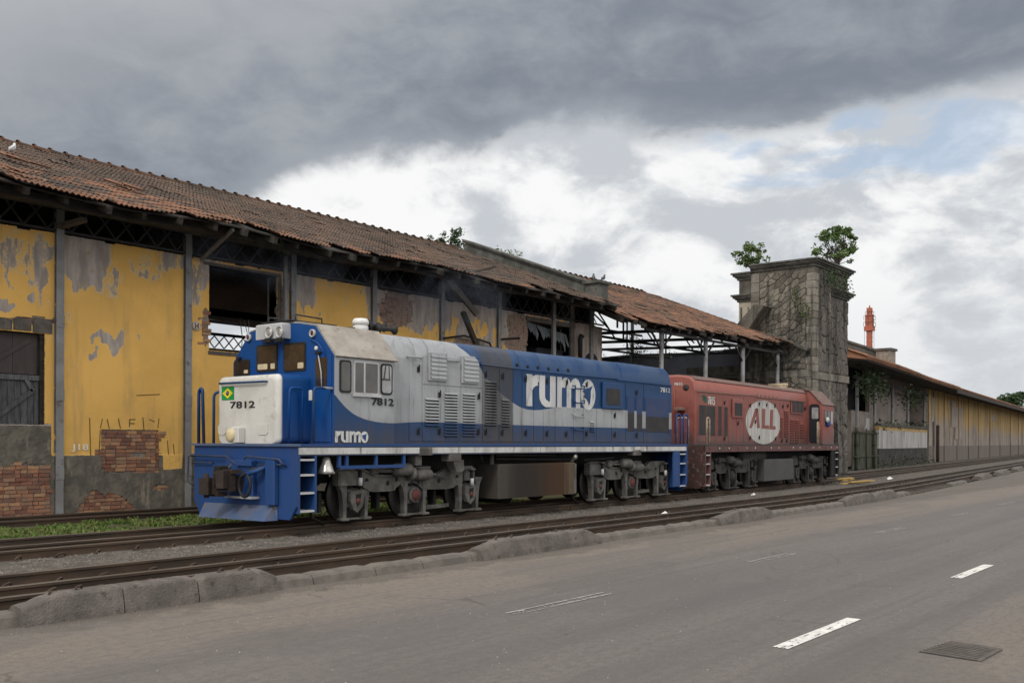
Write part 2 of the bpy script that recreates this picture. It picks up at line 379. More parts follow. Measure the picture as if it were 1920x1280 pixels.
# ================================================================== ground, road, kerb
def kerbY(x):
    return 9.40 + .012 * max(x - 10, 0) + bend(x) * .86 - .05
xs = [-120 + 10 * i for i in range(12)] + [-2 + 2 * i for i in range(40)] + [80 + 10 * i for i in range(45)]
xs = sorted(set(xs))
g = MB()
rows = [-600, -80, 9, 60, 300, 1500]
gx = [-600, -120, 0, 120, 400, 1800]
g.add([(x, y, -.02) for y in rows for x in gx], [(j * 6 + i, j * 6 + i + 1, (j + 1) * 6 + i + 1, (j + 1) * 6 + i) for j in range(5) for i in range(5)])
g.build('ground', M_ground, kind='structure')
road = MB()
for a, b in zip(xs, xs[1:]):
    ya, yb = kerbY(a), kerbY(b)
    cuts = (-30, 2.0, 9999)
    road.add([(a, -14, .0), (b, -14, .0), (b, yb, .0), (a, ya, .0)], [(0, 1, 2, 3)])
roado = road.build('road', M_road, kind='structure')
# ballast bed with a slightly uneven surface
bal = MB(); bx = [-20 + .5 * i for i in range(160)] + [60 + 4 * i for i in range(60)]; by = [9.7 + .3 * j for j in range(41)]
vs = []
for x in bx:
    k0 = kerbY(x)
    for j, y in enumerate(by):
        yy = k0 + .12 + (y - 9.7) * 1.0 + (bend(x) - (k0 - 9.40)) * min(1, (y - 9.7) / 2)
        vs.append((x, yy, .012 + .03 * nz(x * 2.3, yy * 2.3) + (.03 if j else 0)))
nb = len(by)
nbf = len(bal.f)
bal.add(vs, [(i * nb + j, (i + 1) * nb + j, (i + 1) * nb + j + 1, i * nb + j + 1) for i in range(len(bx) - 1) for j in range(nb - 1)], True)
M_bed = simple('oily_track_dirt', (.044, .033, .025), (.026, .021, .017), 3, .98, 0, .9, 50, c3=(.085, .075, .062), bdist=.03)
bo = bal.build('ballast_bed', [M_ground, M_bed], kind='structure', recalc=True)
for p in bo.data.polygons:
    yy = p.center.y - bend(p.center.x)
    if yy < 11.6 or 14.25 < yy < 16.15: p.material_index = 1
moss = MB()
for i in range(-10, 64):
    x0, x1 = i * .5, i * .5 + .5
    moss.add([(x0, 16.25, .055), (x1, 16.25, .055), (x1, 19.3, .07), (x0, 19.3, .07)], [(0, 1, 2, 3)])
moss.build('mossy_strip', M_dirtgreen, kind='structure')
M_faded = simple('faded_road_paint', (.40, .375, .35), (.24, .22, .205), 14, .9, 0, .2, 120)
# lane markings: worn dashes
def dash(x0, x1, yc, wdt, wear):
    mb = MB(); n = int((x1 - x0) / .02); rr = random.Random(int(x0 * 100))
    m = 10
    for i in range(n):
        for j in range(m):
            q = fbm((x0 + i * .02) * 3.0, yc * 7 + j * 1.0, wear * 9) + .5 * nz(i * .45, j * .5, yc) + .15 * nz(i * 1.7, j * 1.9, yc)
            mid = 1 - abs(j - 4.5) / 4.5
            endf = max(0, 1 - i / (n * .45)) * mid
            if wear > .3 and (1 < j < 8 and q < .5 or j >= 8 and q < -.45 or j <= 1 and q < 0): continue
            if wear < .3 and q < wear + .55 * endf * (wear + 1.1) - .28: continue
            xa = x0 + i * .02; ya = yc - wdt / 2 + wdt * j / m
            mb.add([(xa, ya, .006), (xa + .0205, ya, .006), (xa + .0205, ya + wdt / m, .006), (xa, ya + wdt / m, .006)], [(0, 1, 2, 3)])
    return mb
for x0, x1, yc, wr in ((7.96, 9.78, 3.40, -.25), (13.55, 15.35, 3.40, -.3), (19.2, 21, 3.40, -.3), (24.8, 26.6, 3.4, -.3),
                       (7.78, 9.6, 6.2, .62), (13.4, 14.9, 6.17, .58), (19.3, 20.9, 6.28, .5), (25, 26.6, 6.35, .45), (2.3, 4.1, 3.4, -.2), (30.5, 32.2, 6.5, .45)):
    mb = dash(x0, x1, yc, .14 if yc < 5 else .15, wr)
    if mb.f: mb.build('lane_marking', M_white if wr < .3 else M_faded, roado, recalc=False)
# kerb stones
kr = random.Random(3)
kerb = bpy.data.objects.new('kerb', None); COL.objects.link(kerb); tag(kerb, kind='structure')
x = -6.0
while x < 60:
    L = kr.uniform(.85, 1.15) if x < 40 else 2.0
    if 33.5 < x < 41 or 46 < x: 
        x += L; continue
    mb = MB(); n = 7; secs = []
    for i in range(n + 1):
        xx = x + (L - .015) * i / n; k = kerbY(xx); w_ = .26
        h = .125 + .018 * nz(xx * 3, 1) + .012 * nz(xx * 9, 2) - (.02 if i in (0, n) else 0); e = .012 * nz(xx * 6, 5)
        secs.append([(xx, k - .02 + e, -.01), (xx, k + .005 + e, h - .035), (xx, k + .04 + e * 2, h), (xx, k + w_ - .03, h + .005), (xx, k + w_, h - .03), (xx, k + w_, -.01)])
    mb.loft(secs, True, True).build('kerb_stone', M_kerb, kerb)
    x += L
# concrete barrier blocks standing on the kerb line
def block(x0, x1, h0, h1, name, label, group, lugs=True, dep=.36, seed=0):
    rr = random.Random(seed); L = x1 - x0; xm = (x0 + x1) / 2; k = kerbY(xm) - .10
    t = thing(name, label, 'concrete block', (xm, k + dep / 2, 0), 0, group)
    n = 44; secs = []
    for i in range(n + 1):
        u = i / n; xx = x0 + L * u; kk = kerbY(xx) - .10
        e = min(1, u / .38) if h0 < .8 else min(1, u / .06); e2 = min(1, (1 - u) / .2) if h1 < .8 else min(1, (1 - u) / .06)
        hh = (.268 - .07 * max(0, nz(xx * 5.5, seed + 9) - .22) + .016 * nz(xx * 1.7, seed) + .010 * nz(xx * 7, seed + 3) + .004 * nz(xx * 23, seed + 4)) * (h0 + (1 - h0) * e if h0 < 1 else 1) * (h1 + (1 - h1) * e2 if h1 < 1 else 1)
        j = lambda a, s_=.012: a + s_ * nz(xx * 5, a * 9, seed) + .004 * nz(xx * 19, a * 60, seed)
        bat = .07
        secs.append([(xx, kk + j(.0) + .03 * max(0, nz(xx * 4, seed + 7)), -.02), (xx, kk + j(.012), hh * .30), (xx, kk + j(.05), hh - .022), (xx, kk + j(.068), hh), (xx, kk + dep * .55, hh + .012 + .012 * nz(xx * 8, seed + 1)), (xx, kk + dep - .07 - j(.03), hh + .004), (xx, kk + dep - .05 + j(.0), hh - .03), (xx, kk + dep + j(0), .0), ])
    MB().loft(secs, True, True).build('block_body', M_conc, t)
    if lugs:
        for q in (.36, .62):
            xx = x0 + L * q; kk = kerbY(xx) - .10 + dep * .5; z = .275 + .016 * nz(xx * 1.7, seed)
            MB().tube([(xx - .05, kk - .03, z - .02), (xx - .04, kk - .02, z + .025), (xx + .03, kk + .02, z + .035), (xx + .05, kk + .03, z - .02)], .013, 6).build('lifting_lug', M_clip, t)
    return t
GB = 'concrete barrier blocks along the kerb'
B = lambda u, v: onZ(u, v)[0]
block(4.32, 5.33, .62, 1, 'barrier_block', 'concrete barrier block with a sloping left end, nearest to the camera', GB, seed=11)
block(5.345, 6.2, .93, .9, 'barrier_block', 'concrete barrier block without lugs, in the middle of the nearest row of three', GB, False, seed=12)
block(6.215, 7.27, .8, .62, 'barrier_block', 'concrete barrier block with a dark bitten foot, right end of the nearest row', GB, seed=13)
block(10.98, 12.45, .6, .95, 'barrier_block', 'concrete barrier block with rounded left end below the blue locomotive fuel tank', GB, seed=14)
block(12.46, 14.2, .85, .5, 'barrier_block', 'long concrete barrier block joined to the rounded one beside the blue locomotive', GB, seed=15)
block(18.9, 21.75, .6, .6, 'barrier_block', 'lone sagging concrete barrier block beside the red locomotive tail', GB, seed=16)
block(26.9, 29.6, .6, .85, 'barrier_block', 'concrete barrier block beside the red locomotive cab with a second one touching it', GB, seed=17)
block(29.65, 32.4, .7, .4, 'barrier_block', 'low broken concrete barrier block at the end of the kerb', GB, seed=18)
block(50.6, 54.4, .6, .6, 'barrier_block', 'first of the small far concrete blocks past the gap in the kerb', GB, False, .5, seed=19)
block(58.5, 62.8, .6, .6, 'barrier_block', 'second of the small far concrete blocks past the gap in the kerb', GB, False, .5, seed=20)
block(67, 71, .6, .6, 'barrier_block', 'third of the small far concrete blocks past the gap in the kerb', GB, False, .5, seed=21)
block(77, 84, .6, .6, 'barrier_block', 'farthest concrete block at the right edge beside the road', GB, False, .5, seed=22)
# storm drain sunk in the road
M_grate = simple('dirt_caked_iron', (.12, .105, .092), (.085, .075, .067), 6, .95, 0, .6, 60, c3=(.16, .14, .12))
dr = thing('storm_drain', 'sunken iron storm drain grate in the asphalt', 'drain', (9.0, 2.2, 0))
d0 = [onZ(*p) for p in ((1722, 1222), (1782, 1203), (1876, 1218), (1835, 1240))]
cxd = sum(p[0] for p in d0) / 4; cyd = sum(p[1] for p in d0) / 4
def lerp(a, b, t): return (a[0] + (b[0] - a[0]) * t, a[1] + (b[1] - a[1]) * t)
MB().add([(p[0], p[1], .003) for p in d0], [(0, 1, 2, 3)]).build('pit_shade', M_dark, dr)  # flat black sheet paints the shade under the grate bars
for i in range(9):
    t_ = (i + .5) / 9; a = lerp(d0[0], d0[1], t_); b = lerp(d0[3], d0[2], t_)
    MB().bar((a[0], a[1], .006), (b[0], b[1], .006), .030 + .012 * nz(i * 1.3, 2), .010).build('grate_bar', M_grate, dr)
for a, b in ((1, 2), (2, 3)):
    MB().bar((*d0[a], .007), (*d0[b], .007), .035, .014).build('grate_frame', M_grate, dr)
# ================================================================== railway tracks
RP = [(-.07, 0), (-.07, .012), (-.012, .03), (-.012, .118), (-.035, .130), (-.035, .16), (-.028, .166), (.028, .166), (.035, .16), (.035, .130), (.012, .118), (.012, .03), (.07, .012), (.07, 0)]
rx = [-30 + 3 * i for i in range(18)] + [24 + 2 * i for i in range(20)] + [64 + 8 * i for i in range(25)]
def rail(parent, Y0, x0=-30, x1=260):
    xs_ = [q for q in rx if x0 <= q <= x1]
    secs = [[(q, Y0 + bend(q) + p[0], .02 + p[1]) for p in RP] for q in xs_]
    mb = MB(); mb.loft(secs, True, True)
    o = mb.build('rail', [M_railside, M_railtop], parent)
    for p in o.data.polygons:
        if p.normal.z > .35 and p.center.z + parent.location.z > .17: p.material_index = 1
    return o
clip_me = MB().tube([(-.09, -.02, 0), (-.04, -.03, .045), (.03, -.01, .06), (.07, .02, .02)], .014, 5).box(-.06, .06, -.05, .05, -.02, .008).mesh('rail_clip', M_clip)
sl_me = MB().bevbox(-.11, .11, -1.35, 1.35, -.1, 0, .015).mesh('sleeper', M_sleeper)
def track(label, Y, rails, clips, x1=46):
    t = thing('railway_track', label, 'railway track', (0, Y, 0))
    for r in rails: rail(t, r)
    k = 0; q = 1.5
    while q < x1:
        sl = inst('sleeper', sl_me, t, (q, Y + bend(q), .038 + .006 * R.random()), (0, 0, R.uniform(-.02, .02)))
        for c in clips:
            inst('rail_clip', clip_me, t, (q + R.uniform(-.03, .03), c + bend(q) + R.uniform(-.01, .01), .045), (0, 0, R.uniform(-.5, .5)), (1, 1, R.uniform(.7, 1.2)))
        q += .62
    return t
track('rusty three-rail track nearest to the road, sunk in gravel', 10.9, (11.75, 10.75, 10.05), (11.62, 10.66))
track('three-rail track carrying the two locomotives', 15.07, (15.95, 14.84, 14.2), (14.07,))
tr3 = thing('railway_track', 'mossy siding track close to the yellow warehouse wall', 'railway track', (0, 19.6, 0))
rail(tr3, 19.45); rail(tr3, 20.5)
# loose ballast stones, one mass
bm_ = MB(); rb = random.Random(5)
def stone(mb, x, y, z, s, rr):
    a = rr.random() * 6.28; ca, sa = math.cos(a), math.sin(a)
    pts = []
    for p in ((1, 0, 0), (0, 1, 0), (-1, 0, 0), (0, -1, 0), (0, 0, 1)):
        q = (p[0] * rr.uniform(.6, 1.2), p[1] * rr.uniform(.6, 1.2), p[2] * rr.uniform(.4, .9))
        pts.append((x + s * (q[0] * ca - q[1] * sa), y + s * (q[0] * sa + q[1] * ca), z + s * q[2]))
    mb.add(pts, [(0, 1, 4), (1, 2, 4), (2, 3, 4), (3, 0, 4)])
for i in range(30000):
    q = 2.5 + 44 * rb.random() ** 1.5
    band = rb.random()
    y = rb.uniform(11.85, 14.1) if band < .86 else (rb.uniform(9.75, 11.7) if band < .90 else rb.uniform(16.0, 19.3))
    stone(bm_, q, y + bend(q), .035 + .03 * nz(q * 2.3, y * 2.3), rb.uniform(.012, .034), rb)
for i in range(7000):
    q = 40 + 60 * rb.random()
    stone(bm_, q, rb.uniform(10.0, 19) + bend(q), .03, rb.uniform(.02, .06), rb)
bm_.build('ballast_gravel', M_ballast, kind='stuff', recalc=False)
gv = MB()
for i in range(5000):   # grit in the gutter
    q = 3 + 30 * rb.random() ** 1.4; stone(gv, q, kerbY(q) - rb.random() ** 2 * .5, 0, rb.uniform(.004, .012), rb)
gv.build('gutter_grit', M_ballast, kind='stuff', recalc=False)
# low weeds between the tracks
gr = MB(); rg = random.Random(9)
for i in range(26000):
    q = rg.uniform(3, 22); y = rg.uniform(16.3, 19.3)
    if fbm(q * 1.3, y * 1.6, 3) < -.10 + .12 * (q > 16) + .25 * (abs(y - 17.8) > 1.2): continue
    h = rg.uniform(.02, .075); a = rg.random() * 6.28; wd = rg.uniform(.012, .03); dx_, dy_ = math.cos(a) * wd, math.sin(a) * wd; lx, ly = rg.uniform(-.04, .04), rg.uniform(-.04, .04)
    z = .055 + (y - 16.25) * .005
    gr.add([(q - dx_, y - dy_, z), (q + dx_, y + dy_, z), (q + lx + dx_ * .7, y + ly + dy_ * .7, z + h), (q + lx - dx_ * .7, y + ly - dy_ * .7, z + h * .9)], [(0, 1, 2, 3)])
gr.build('grass', M_grass, kind='stuff', recalc=False)
rgm = MB()
for i in range(1500):
    q = 2 + 40 * rg.random() ** 1.6; stone(rgm, q, rg.uniform(1, 9.0), .001, rg.uniform(.003, .009), rg)
M_grit = simple('pale_grit', (.42, .39, .35), (.2, .18, .16), 40, .95)
rgm.build('road_grit', M_grit, kind='stuff', recalc=False)
# litter on the track bed
for u, v, s, lab in ((1247, 961, .085, 'crumpled white paper on the near track beside the blue locomotive tail'), (1413, 926, .09, 'white scrap on the gravel below the red locomotive'),
                     (1171, 972, .05, 'small white scrap between the near rails left of the crumpled paper'), (1668, 897, .14, 'white scrap on the gravel right of the red locomotive')):
    X, Y = onZ(u, v, .1); mb = MB(); rr = random.Random(u)
    pts = [(X + s * math.cos(a) * rr.uniform(.6, 1.2), Y + s * math.sin(a) * rr.uniform(.6, 1.2), .05 + s * rr.uniform(0, .5)) for a in [i * .785 for i in range(8)]]
    pts.append((X, Y, .05 + s * 1.1)); mb.add(pts, [(i, (i + 1) % 8, 8) for i in range(8)])
    tag(mb.build('paper_litter', M_litter), lab, 'litter', 'white litter on the tracks')
# ================================================================== the yellow warehouse
def proj(X, Y, Z):
    d = X * _c + Y * _s; a = (X * _s - Y * _c) / d; b = (Z - CAMH) / d
    return (CX + F * (a * _cr + b * _sr), CY - F * (-a * _sr + b * _cr))
def plaster_mat(name, yellow=(.80, .475, .135)):
    m, t = new_mat(name)
    pos = t.n('ShaderNodeNewGeometry').outputs['Position']; sp = t.n('ShaderNodeSeparateXYZ', {0: pos})
    st = t.mapv(pos, (1, 1, .22)); st2 = t.mapv(pos, (1, 1, .12), (5, 0, 3))
    pe = t.n('ShaderNodeAttribute', attribute_name='peel').outputs['Fac']; da = t.n('ShaderNodeAttribute', attribute_name='dado').outputs['Fac']
    n1 = t.noise(pos, 3.0, 9, .65); n2 = t.noise(st, 5.0, 8, .62); n3 = t.noise(pos, 22, 5, .6); n4 = t.noise(pos, .8, 6, .6)
    yel = t.mix(t.ramp(n4, .35, .65), yellow, tuple(q * .86 for q in yellow))
    yel = t.mix(t.ramp(t.noise(st2, 3.5, 7, .6), .52, .72, 0, .45), yel, (.40, .26, .12))
    yel = t.mix(t.ramp(n2, .58, .75, 0, .5), yel, (.50, .36, .15))
    gry = t.mix(t.ramp(n2, .35, .65), (.46, .40, .36), (.29, .25, .225))
    gry = t.mix(t.ramp(n1, .55, .68), gry, (.36, .29, .19))
    e = t.m('ADD', t.m('ADD', pe, t.m('MULTIPLY', t.m('SUBTRACT', n3, .5), .35)), t.m('ADD', t.m('MULTIPLY', t.m('SUBTRACT', n1, .5), 1.1), t.m('MULTIPLY', t.m('SUBTRACT', n2, .5), 1.2)))
    pk = t.ramp(e, .48, .545); soft = t.ramp(e, .26, .50); crm = t.m('MULTIPLY', t.ramp(e, .40, .47), t.ramp(n3, .35, .6))
    col = t.mix(t.m('MULTIPLY', soft, t.ramp(t.noise(st2, 9, 6, .6), .35, .65, .1, .6)), yel, (.55, .43, .25))
    col = t.mix(t.m('MULTIPLY', crm, .75), col, (.66, .53, .33))
    col = t.mix(pk, col, gry)
    dad = t.mix(t.ramp(n1, .35, .62), (.17, .15, .12), (.10, .092, .078))
    dad = t.mix(t.ramp(n2, .55, .7), dad, (.25, .215, .17))
    dk = t.ramp(t.m('ADD', da, t.m('MULTIPLY', t.m('SUBTRACT', n1, .5), .25)), .48, .52)
    col = t.mix(dk, col, dad)
    mossy = t.ramp(t.m('ADD', sp.outputs[2], t.m('MULTIPLY', n1, .5)), .5, .2, 0, .6)
    col = t.mix(mossy, col, (.085, .085, .05))
    h = t.m('SUBTRACT', t.m('ADD', t.m('MULTIPLY', n3, .35), t.m('MULTIPLY', n1, .4)), t.m('ADD', t.m('MULTIPLY', pk, .35), t.m('MULTIPLY', dk, t.m('MULTIPLY', n2, -.9))))
    finish(t, col, .92, 0, h, .5, .02, .2)
    return m
M_plaster = plaster_mat('peeling_yellow_plaster')
WY = 21.0
wh = thing('warehouse', 'long derelict yellow warehouse with peeling plaster and a sagging tiled roof behind the blue locomotive', 'warehouse', (18, 21, 0))
W1 = (onY(392, 560, WY)[0], onY(520, 560, WY)[0], onY(392, 657, WY)[1], onY(392, 497, WY)[1])
W2 = (onY(988, 620, WY)[0], onY(1068, 620, WY)[0], 3.2, 6.16)
DR = (8.0, 10.26, 2.07, 4.04)
OPEN = [W1, W2, DR]
WX0, WX1, WZ1 = 3.0, onY(1130, 620, WY)[0], 6.25
def ell(u, v, cx, cy, rx, ry): return ((u - cx) / rx) ** 2 + ((v - cy) / ry) ** 2
def is_hole(X, z):
    """where the render has fallen off and bricks show"""
    u, v = proj(X, WY, z); n = .55 * fbm(X * 2.1, z * 2.1, 1) + .25 * nz(X * 9, z * 9, 2)
    if 190 < u < 298 and 805 + 4 * n < v < 886 + 5 * n: return True
    if X < 10.36 and z < 1.22 + .12 * n: return True
    if ell(u, v, 197, 972, 50, 50) < 1 + n: return True
    if ell(u, v, 742, 578, 33, 40) < 1 + n and u > 712: return True
    if ell(u, v, 300, 912, 14, 7) < 1 + n: return True
    if ell(u, v, 873, 652, 26, 16) < 1 + n or ell(u, v, 972, 630, 24, 48) < 1 + n: return True
    if ell(u, v, 527, 590, 7, 60) < 1 + n: return True
    if ell(u, v, 386, 610, 9, 34) < 1 + 1.2 * n: return True
    if ell(u, v, 60, 602, 50, 9) < 1 + n and v < 612: return True
    return False
BLOB = [(50, 480, 60, 50, .5), (80, 505, 16, 70, .6), (58, 545, 14, 18, .5), (7, 572, 12, 10, .8), (52, 570, 7, 7, .9), (14, 525, 6, 26, .5), (140, 480, 24, 60, .7), (175, 480, 30, 64, .8), (200, 525, 22, 18, .5), (262, 505, 26, 18, .5),
        (300, 490, 30, 26, .45), (330, 480, 22, 30, .6), (120, 560, 8, 130, .35), (212, 640, 22, 17, .85), (188, 630, 16, 5, .8), (174, 650, 6, 6, .9), (263, 635, 5, 5, .8), (370, 520, 16, 40, .5), (384, 500, 14, 40, .7), (400, 478, 40, 14, .5),
        (578, 540, 22, 34, .9), (560, 520, 14, 40, .6), (597, 560, 10, 30, .5), (540, 560, 14, 60, .5), (640, 560, 30, 10, .25), (735, 560, 50, 50, .8), (800, 575, 36, 46, .95), (790, 590, 24, 30, .6), (815, 640, 10, 14, .4),
        (845, 590, 20, 45, .8), (875, 600, 16, 80, .9), (910, 600, 22, 60, .8), (858, 575, 30, 25, .6), (925, 560, 30, 40, .7), (965, 600, 26, 60, 1), (1100, 630, 40, 60, .9), (225, 835, 46, 42, .3), (110, 600, 10, 60, .3)]
def peel_at(X, z):
    u, v = proj(X, WY, z)
    u += 16 * fbm(X * 1.7, z * 1.1, 3) + 7 * nz(X * 6, z * 3, 4); v += 26 * fbm(X * 2.6, z * .9, 6) + 8 * nz(X * 8, z * 4, 9)
    p = .06 + .12 * (z > 4.6) * (z - 4.6) + .10 * fbm(X * .8, z * .5, 7)
    if X > 20.5: p += .12
    if X > 22.6: p += .16
    if X < 10.4 and z < 2.1: p = 1
    for cx, cy, rx, ry, wgt in BLOB:
        q = ell(u, v, cx, cy, rx * 1.25, ry * 1.25)
        if q < 1: p = max(p, wgt * min(1, 1.9 * (1 - q)))
    for cx, cy, rx, ry in ((850, 618, 9, 26), (897, 622, 8, 24), (820, 625, 30, 10), (720, 625, 14, 40), (600, 600, 20, 18)):
        if ell(u, v, cx, cy, rx, ry) < 1: p = min(p, .05)
    return p
def dado_at(X, z):
    if X < 10.4 and z < 2.08: return 1.0
    lvl = 1.42 + .03 * nz(X * 1.5, 1) - .35 * (X > 13.05) * (X < 13.6)
    if X > 24: lvl += .4 * nz(X, 4)
    return max(0, min(1, .5 + (lvl - z) * 6))
def plaster():
    st = .04; nx = int((WX1 - WX0) / st); nzv = int(WZ1 / st)
    keep = {}
    for i in range(nx):
        X = WX0 + (i + .5) * st
        for j in range(nzv):
            z = (j + .5) * st
            if any(a < X < b and c < z < d for a, b, c, d in OPEN): continue
            if X > WX1 - .25 and nz(z * 2.2, 3) * .3 + .1 > (WX1 - X): continue
            if z > WZ1 - .12 and nz(X * 2, 8) * .14 > (WZ1 - z): continue
            if is_hole(X, z): continue
            keep[(i, j)] = 1
    vid = {}; vs = []; fs = []; pe = []; da = []
    def V(i, j, back=0):
        k = (i, j, back)
        if k not in vid:
            X = WX0 + i * st; z = j * st
            rough = .018 if X < 10.4 and z < 2.1 else (.010 if z < 1.45 else .004)
            y = WY + rough * (fbm(X * 3, z * 3, 1) + .6 * nz(X * 14, z * 14, 2))
            if z < 1.42 and X > 10.4: y -= .015
            xx = X + .014 * nz(X * 31, z * 31, 3); zz = z + .014 * nz(X * 31, z * 31, 4)
            if j == 0: zz = z
            vid[k] = len(vs); vs.append((xx - 18, (y if not back else WY + .031) - 21, zz)); pe.append(peel_at(X, z)); da.append(dado_at(X, z))
        return vid[k]
    for (i, j) in keep:
        a, b, c, d = V(i, j), V(i + 1, j), V(i + 1, j + 1), V(i, j + 1); fs.append((a, b, c, d))
        for (di, dj, p, q) in ((-1, 0, (i, j + 1), (i, j)), (1, 0, (i + 1, j), (i + 1, j + 1)), (0, -1, (i, j), (i + 1, j)), (0, 1, (i + 1, j + 1), (i, j + 1))):
            if (i + di, j + dj) not in keep: fs.append((V(*q), V(*p), V(*p, 1), V(*q, 1)))
    me = bpy.data.meshes.new('plaster'); me.from_pydata(vs, [], fs); me.materials.append(M_plaster)
    for nme, dat in (('peel', pe), ('dado', da)):
        at = me.attributes.new(nme, 'FLOAT', 'POINT'); at.data.foreach_set('value', dat)
    o = bpy.data.objects.new('plaster', me); COL.objects.link(o); o.parent = wh
    return o
plaster()
# brick core behind the plaster, pierced by the openings
core = MB(); xsw = sorted([WX0, WX1] + [q for o in OPEN for q in o[:2]])
for a, b in zip(xsw, xsw[1:]):
    xm = (a + b) / 2; op = [o for o in OPEN if o[0] < xm < o[1]]
    if op:
        o = op[0]; core.box(a, b, WY + .03, WY + .42, -.05, o[2])
        if o[3] < 6.2: core.box(a, b, WY + .03, WY + .42, o[3], 6.22)
    else: core.box(a, b, WY + .03, WY + .42, -.05, 6.22)
core.build('wall', M_mortar, wh)
# individual bricks where they show
bricks = []; row = 0; z = .03
while z < 6.1:
    pitch = .085; x = WX0 + (.125 if row % 2 else 0)
    while x < WX1:
        Lb = R.choice((.235, .235, .235, .115)); xm = x + Lb / 2
        if not any(a - .02 < xm < b + .02 and c < z + .03 < d for a, b, c, d in OPEN):
            if is_hole(xm, z + .035) or is_hole(xm - Lb * .4, z + .035) or is_hole(xm + Lb * .4, z + .035): bricks.append((x, z, Lb))
        x += Lb + .014
    z += pitch; row += 1
bv = {}
for L in (.235, .115):
    for k in range(4):
        mb = MB(); j = lambda: R.uniform(-.006, .006)
        y0, y1 = -.03, .06; h = .07
        v8 = [(0 + j(), y0 + j(), 0 + j()), (L + j(), y0 + j(), 0 + j()), (L, y1, 0), (0, y1, 0), (0 + j(), y0 + j(), h + j()), (L + j(), y0 + j(), h + j()), (L, y1, h), (0, y1, h)]
        mb.add(v8, [(0, 3, 2, 1), (4, 5, 6, 7), (0, 1, 5, 4), (1, 2, 6, 5), (2, 3, 7, 6), (3, 0, 4, 7)]); bv[(L, k)] = mb.mesh('brick', M_brick)
bricks.sort(key=lambda b: b[0] if b[0] > 9.0 else 40 - b[0])
rest = MB()
for n, (x, z, L) in enumerate(bricks):
    dy = R.uniform(-.004, .022) + (.05 if R.random() < .05 else 0)
    if n < 298:
        b_ = inst('brick', bv[(L, R.randrange(4))], wh, (x, WY + .025 + dy, z), (0, 0, R.uniform(-.02, .02)))
        if x > 16: b_.material_slots[0].link = 'OBJECT'; b_.material_slots[0].material = M_brick_pale
    else: rest.box(x, x + L, WY + dy, WY + .08, z, z + .07)
if rest.f: rest.build('bricks', M_brick_pale, wh, kind='stuff')
# reveals of the big window: rendered jambs and sill
for o in (W1, W2):
    MB().box(o[0] - .02, o[1] + .02, WY - .03, WY + .40, o[2] - .09, o[2]).build('window_sill', M_conc, wh)
MB().box(W1[0] - .16, W1[1] + .1, WY - .035, WY + .42, W1[3], W1[3] + .07).build('window_lintel', M_conc, wh)
MB().box(W2[0] - .05, W2[1] + .3, WY - .05, WY + .42, W2[3] - .16, W2[3]).build('window_lintel', M_conc, wh)
MB().box(W1[1], W1[1] + .12, WY - .02, WY + .35, W1[2], W1[3]).build('window_jamb', M_conc, wh)
MB().box(W2[1], W2[1] + .24, WY - .06, WY + .38, 3.0, 6.9).build('window_jamb', M_conc, wh)
# iron posts
M_post = simple('grey_painted_steel', (.27, .27, .275), (.21, .205, .2), 2, .6, .1, .15, 40, c3=(.12, .09, .07))
for u in (112, 353, 550, 702, 830, 937):
    X = onY(u, 700, WY - .08)[0]
    mb = MB(); mb.box(X - .085, X + .085, WY - .10, WY - .078, 0, 6.95); mb.box(X - .085, X + .085, WY - .002, WY + .02, 0, 6.95); mb.box(X - .012, X + .012, WY - .078, WY - .002, 0, 6.95)
    for z in (.9, 2.6, 4.2): mb.box(X - .092, X + .092, WY - .112, WY - .10, z, z + .25)
    mb.build('iron_post', M_post, wh)
for X in (7.45, 4.4, 28.75, 31.2):
    MB().box(X - .085, X + .085, WY - .10, WY - .01, 3.2 if X > 28 and X < 30 else 0, 6.95).build('iron_post', M_post, wh)
# lattice girder above the wall
M_lat = simple('sooty_lattice', (.06, .059, .062), (.04, .04, .041), 3, .7, .1, .1, 30)
for z in (6.27, 6.95): MB().box(3, WX1, WY - .06, WY + .02, z, z + .05).build('girder_chord', M_lat, wh)
x = 3.0
while x < WX1 - .5:
    MB().bar((x, WY - .03, 6.32), (x + .52, WY - .03, 6.95), .045, .012, (0, 1, 0)).build('lattice_bar', M_lat, wh)
    MB().bar((x + .52, WY - .012, 6.32), (x, WY - .012, 6.95), .045, .012, (0, 1, 0)).build('lattice_bar', M_lat, wh)
    x += .52
# roof geometry ---------------------------------------------------------------
EY, EZ, RY, RZ = 18.5, 6.56, 26.0, 9.42
SL = math.hypot(RY - EY, RZ - EZ); sy, sz = (RY - EY) / SL, (RZ - EZ) / SL
def roof_pt(X, d, lift=0.0):
    drop = (.46 - .02 * (X - 30)) * (1 - d / SL) if X > 30 else 0
    sag = .07 * fbm(X * .22, d * .35, 5, 3) + .05 * math.sin(X * 1.03 + .6) * (1 - d / SL) * .8
    if d > SL - .7: sag *= max(0, (SL - d) / .7) * .8 + .2
    return Vector((X, EY + d * sy - lift * sz, EZ + d * sz + lift * sy + sag - drop))
TW, TL, EXP = .225, .43, .37
def tile_verts(amp=.02):
    vs = []; n = 8
    for row, (d, l) in enumerate(((0, .028), (TL, .0))):
        for i in range(n + 1):
            vs.append((-TW / 2 + TW * i / n, d, l + amp * math.cos(i / n * 4 * math.pi)))
    for i in range(n + 1): vs.append((-TW / 2 + TW * i / n, 0.004, .028 - .016 + amp * math.cos(i / n * 4 * math.pi)))
    fs = [(i, i + 1, n + 2 + i, n + 1 + i) for i in range(n)] + [(i + 1, i, 2 * n + 2 + i, 2 * n + 3 + i) for i in range(n)]
    return vs, fs
TV, TF = tile_verts()
tmesh = {}
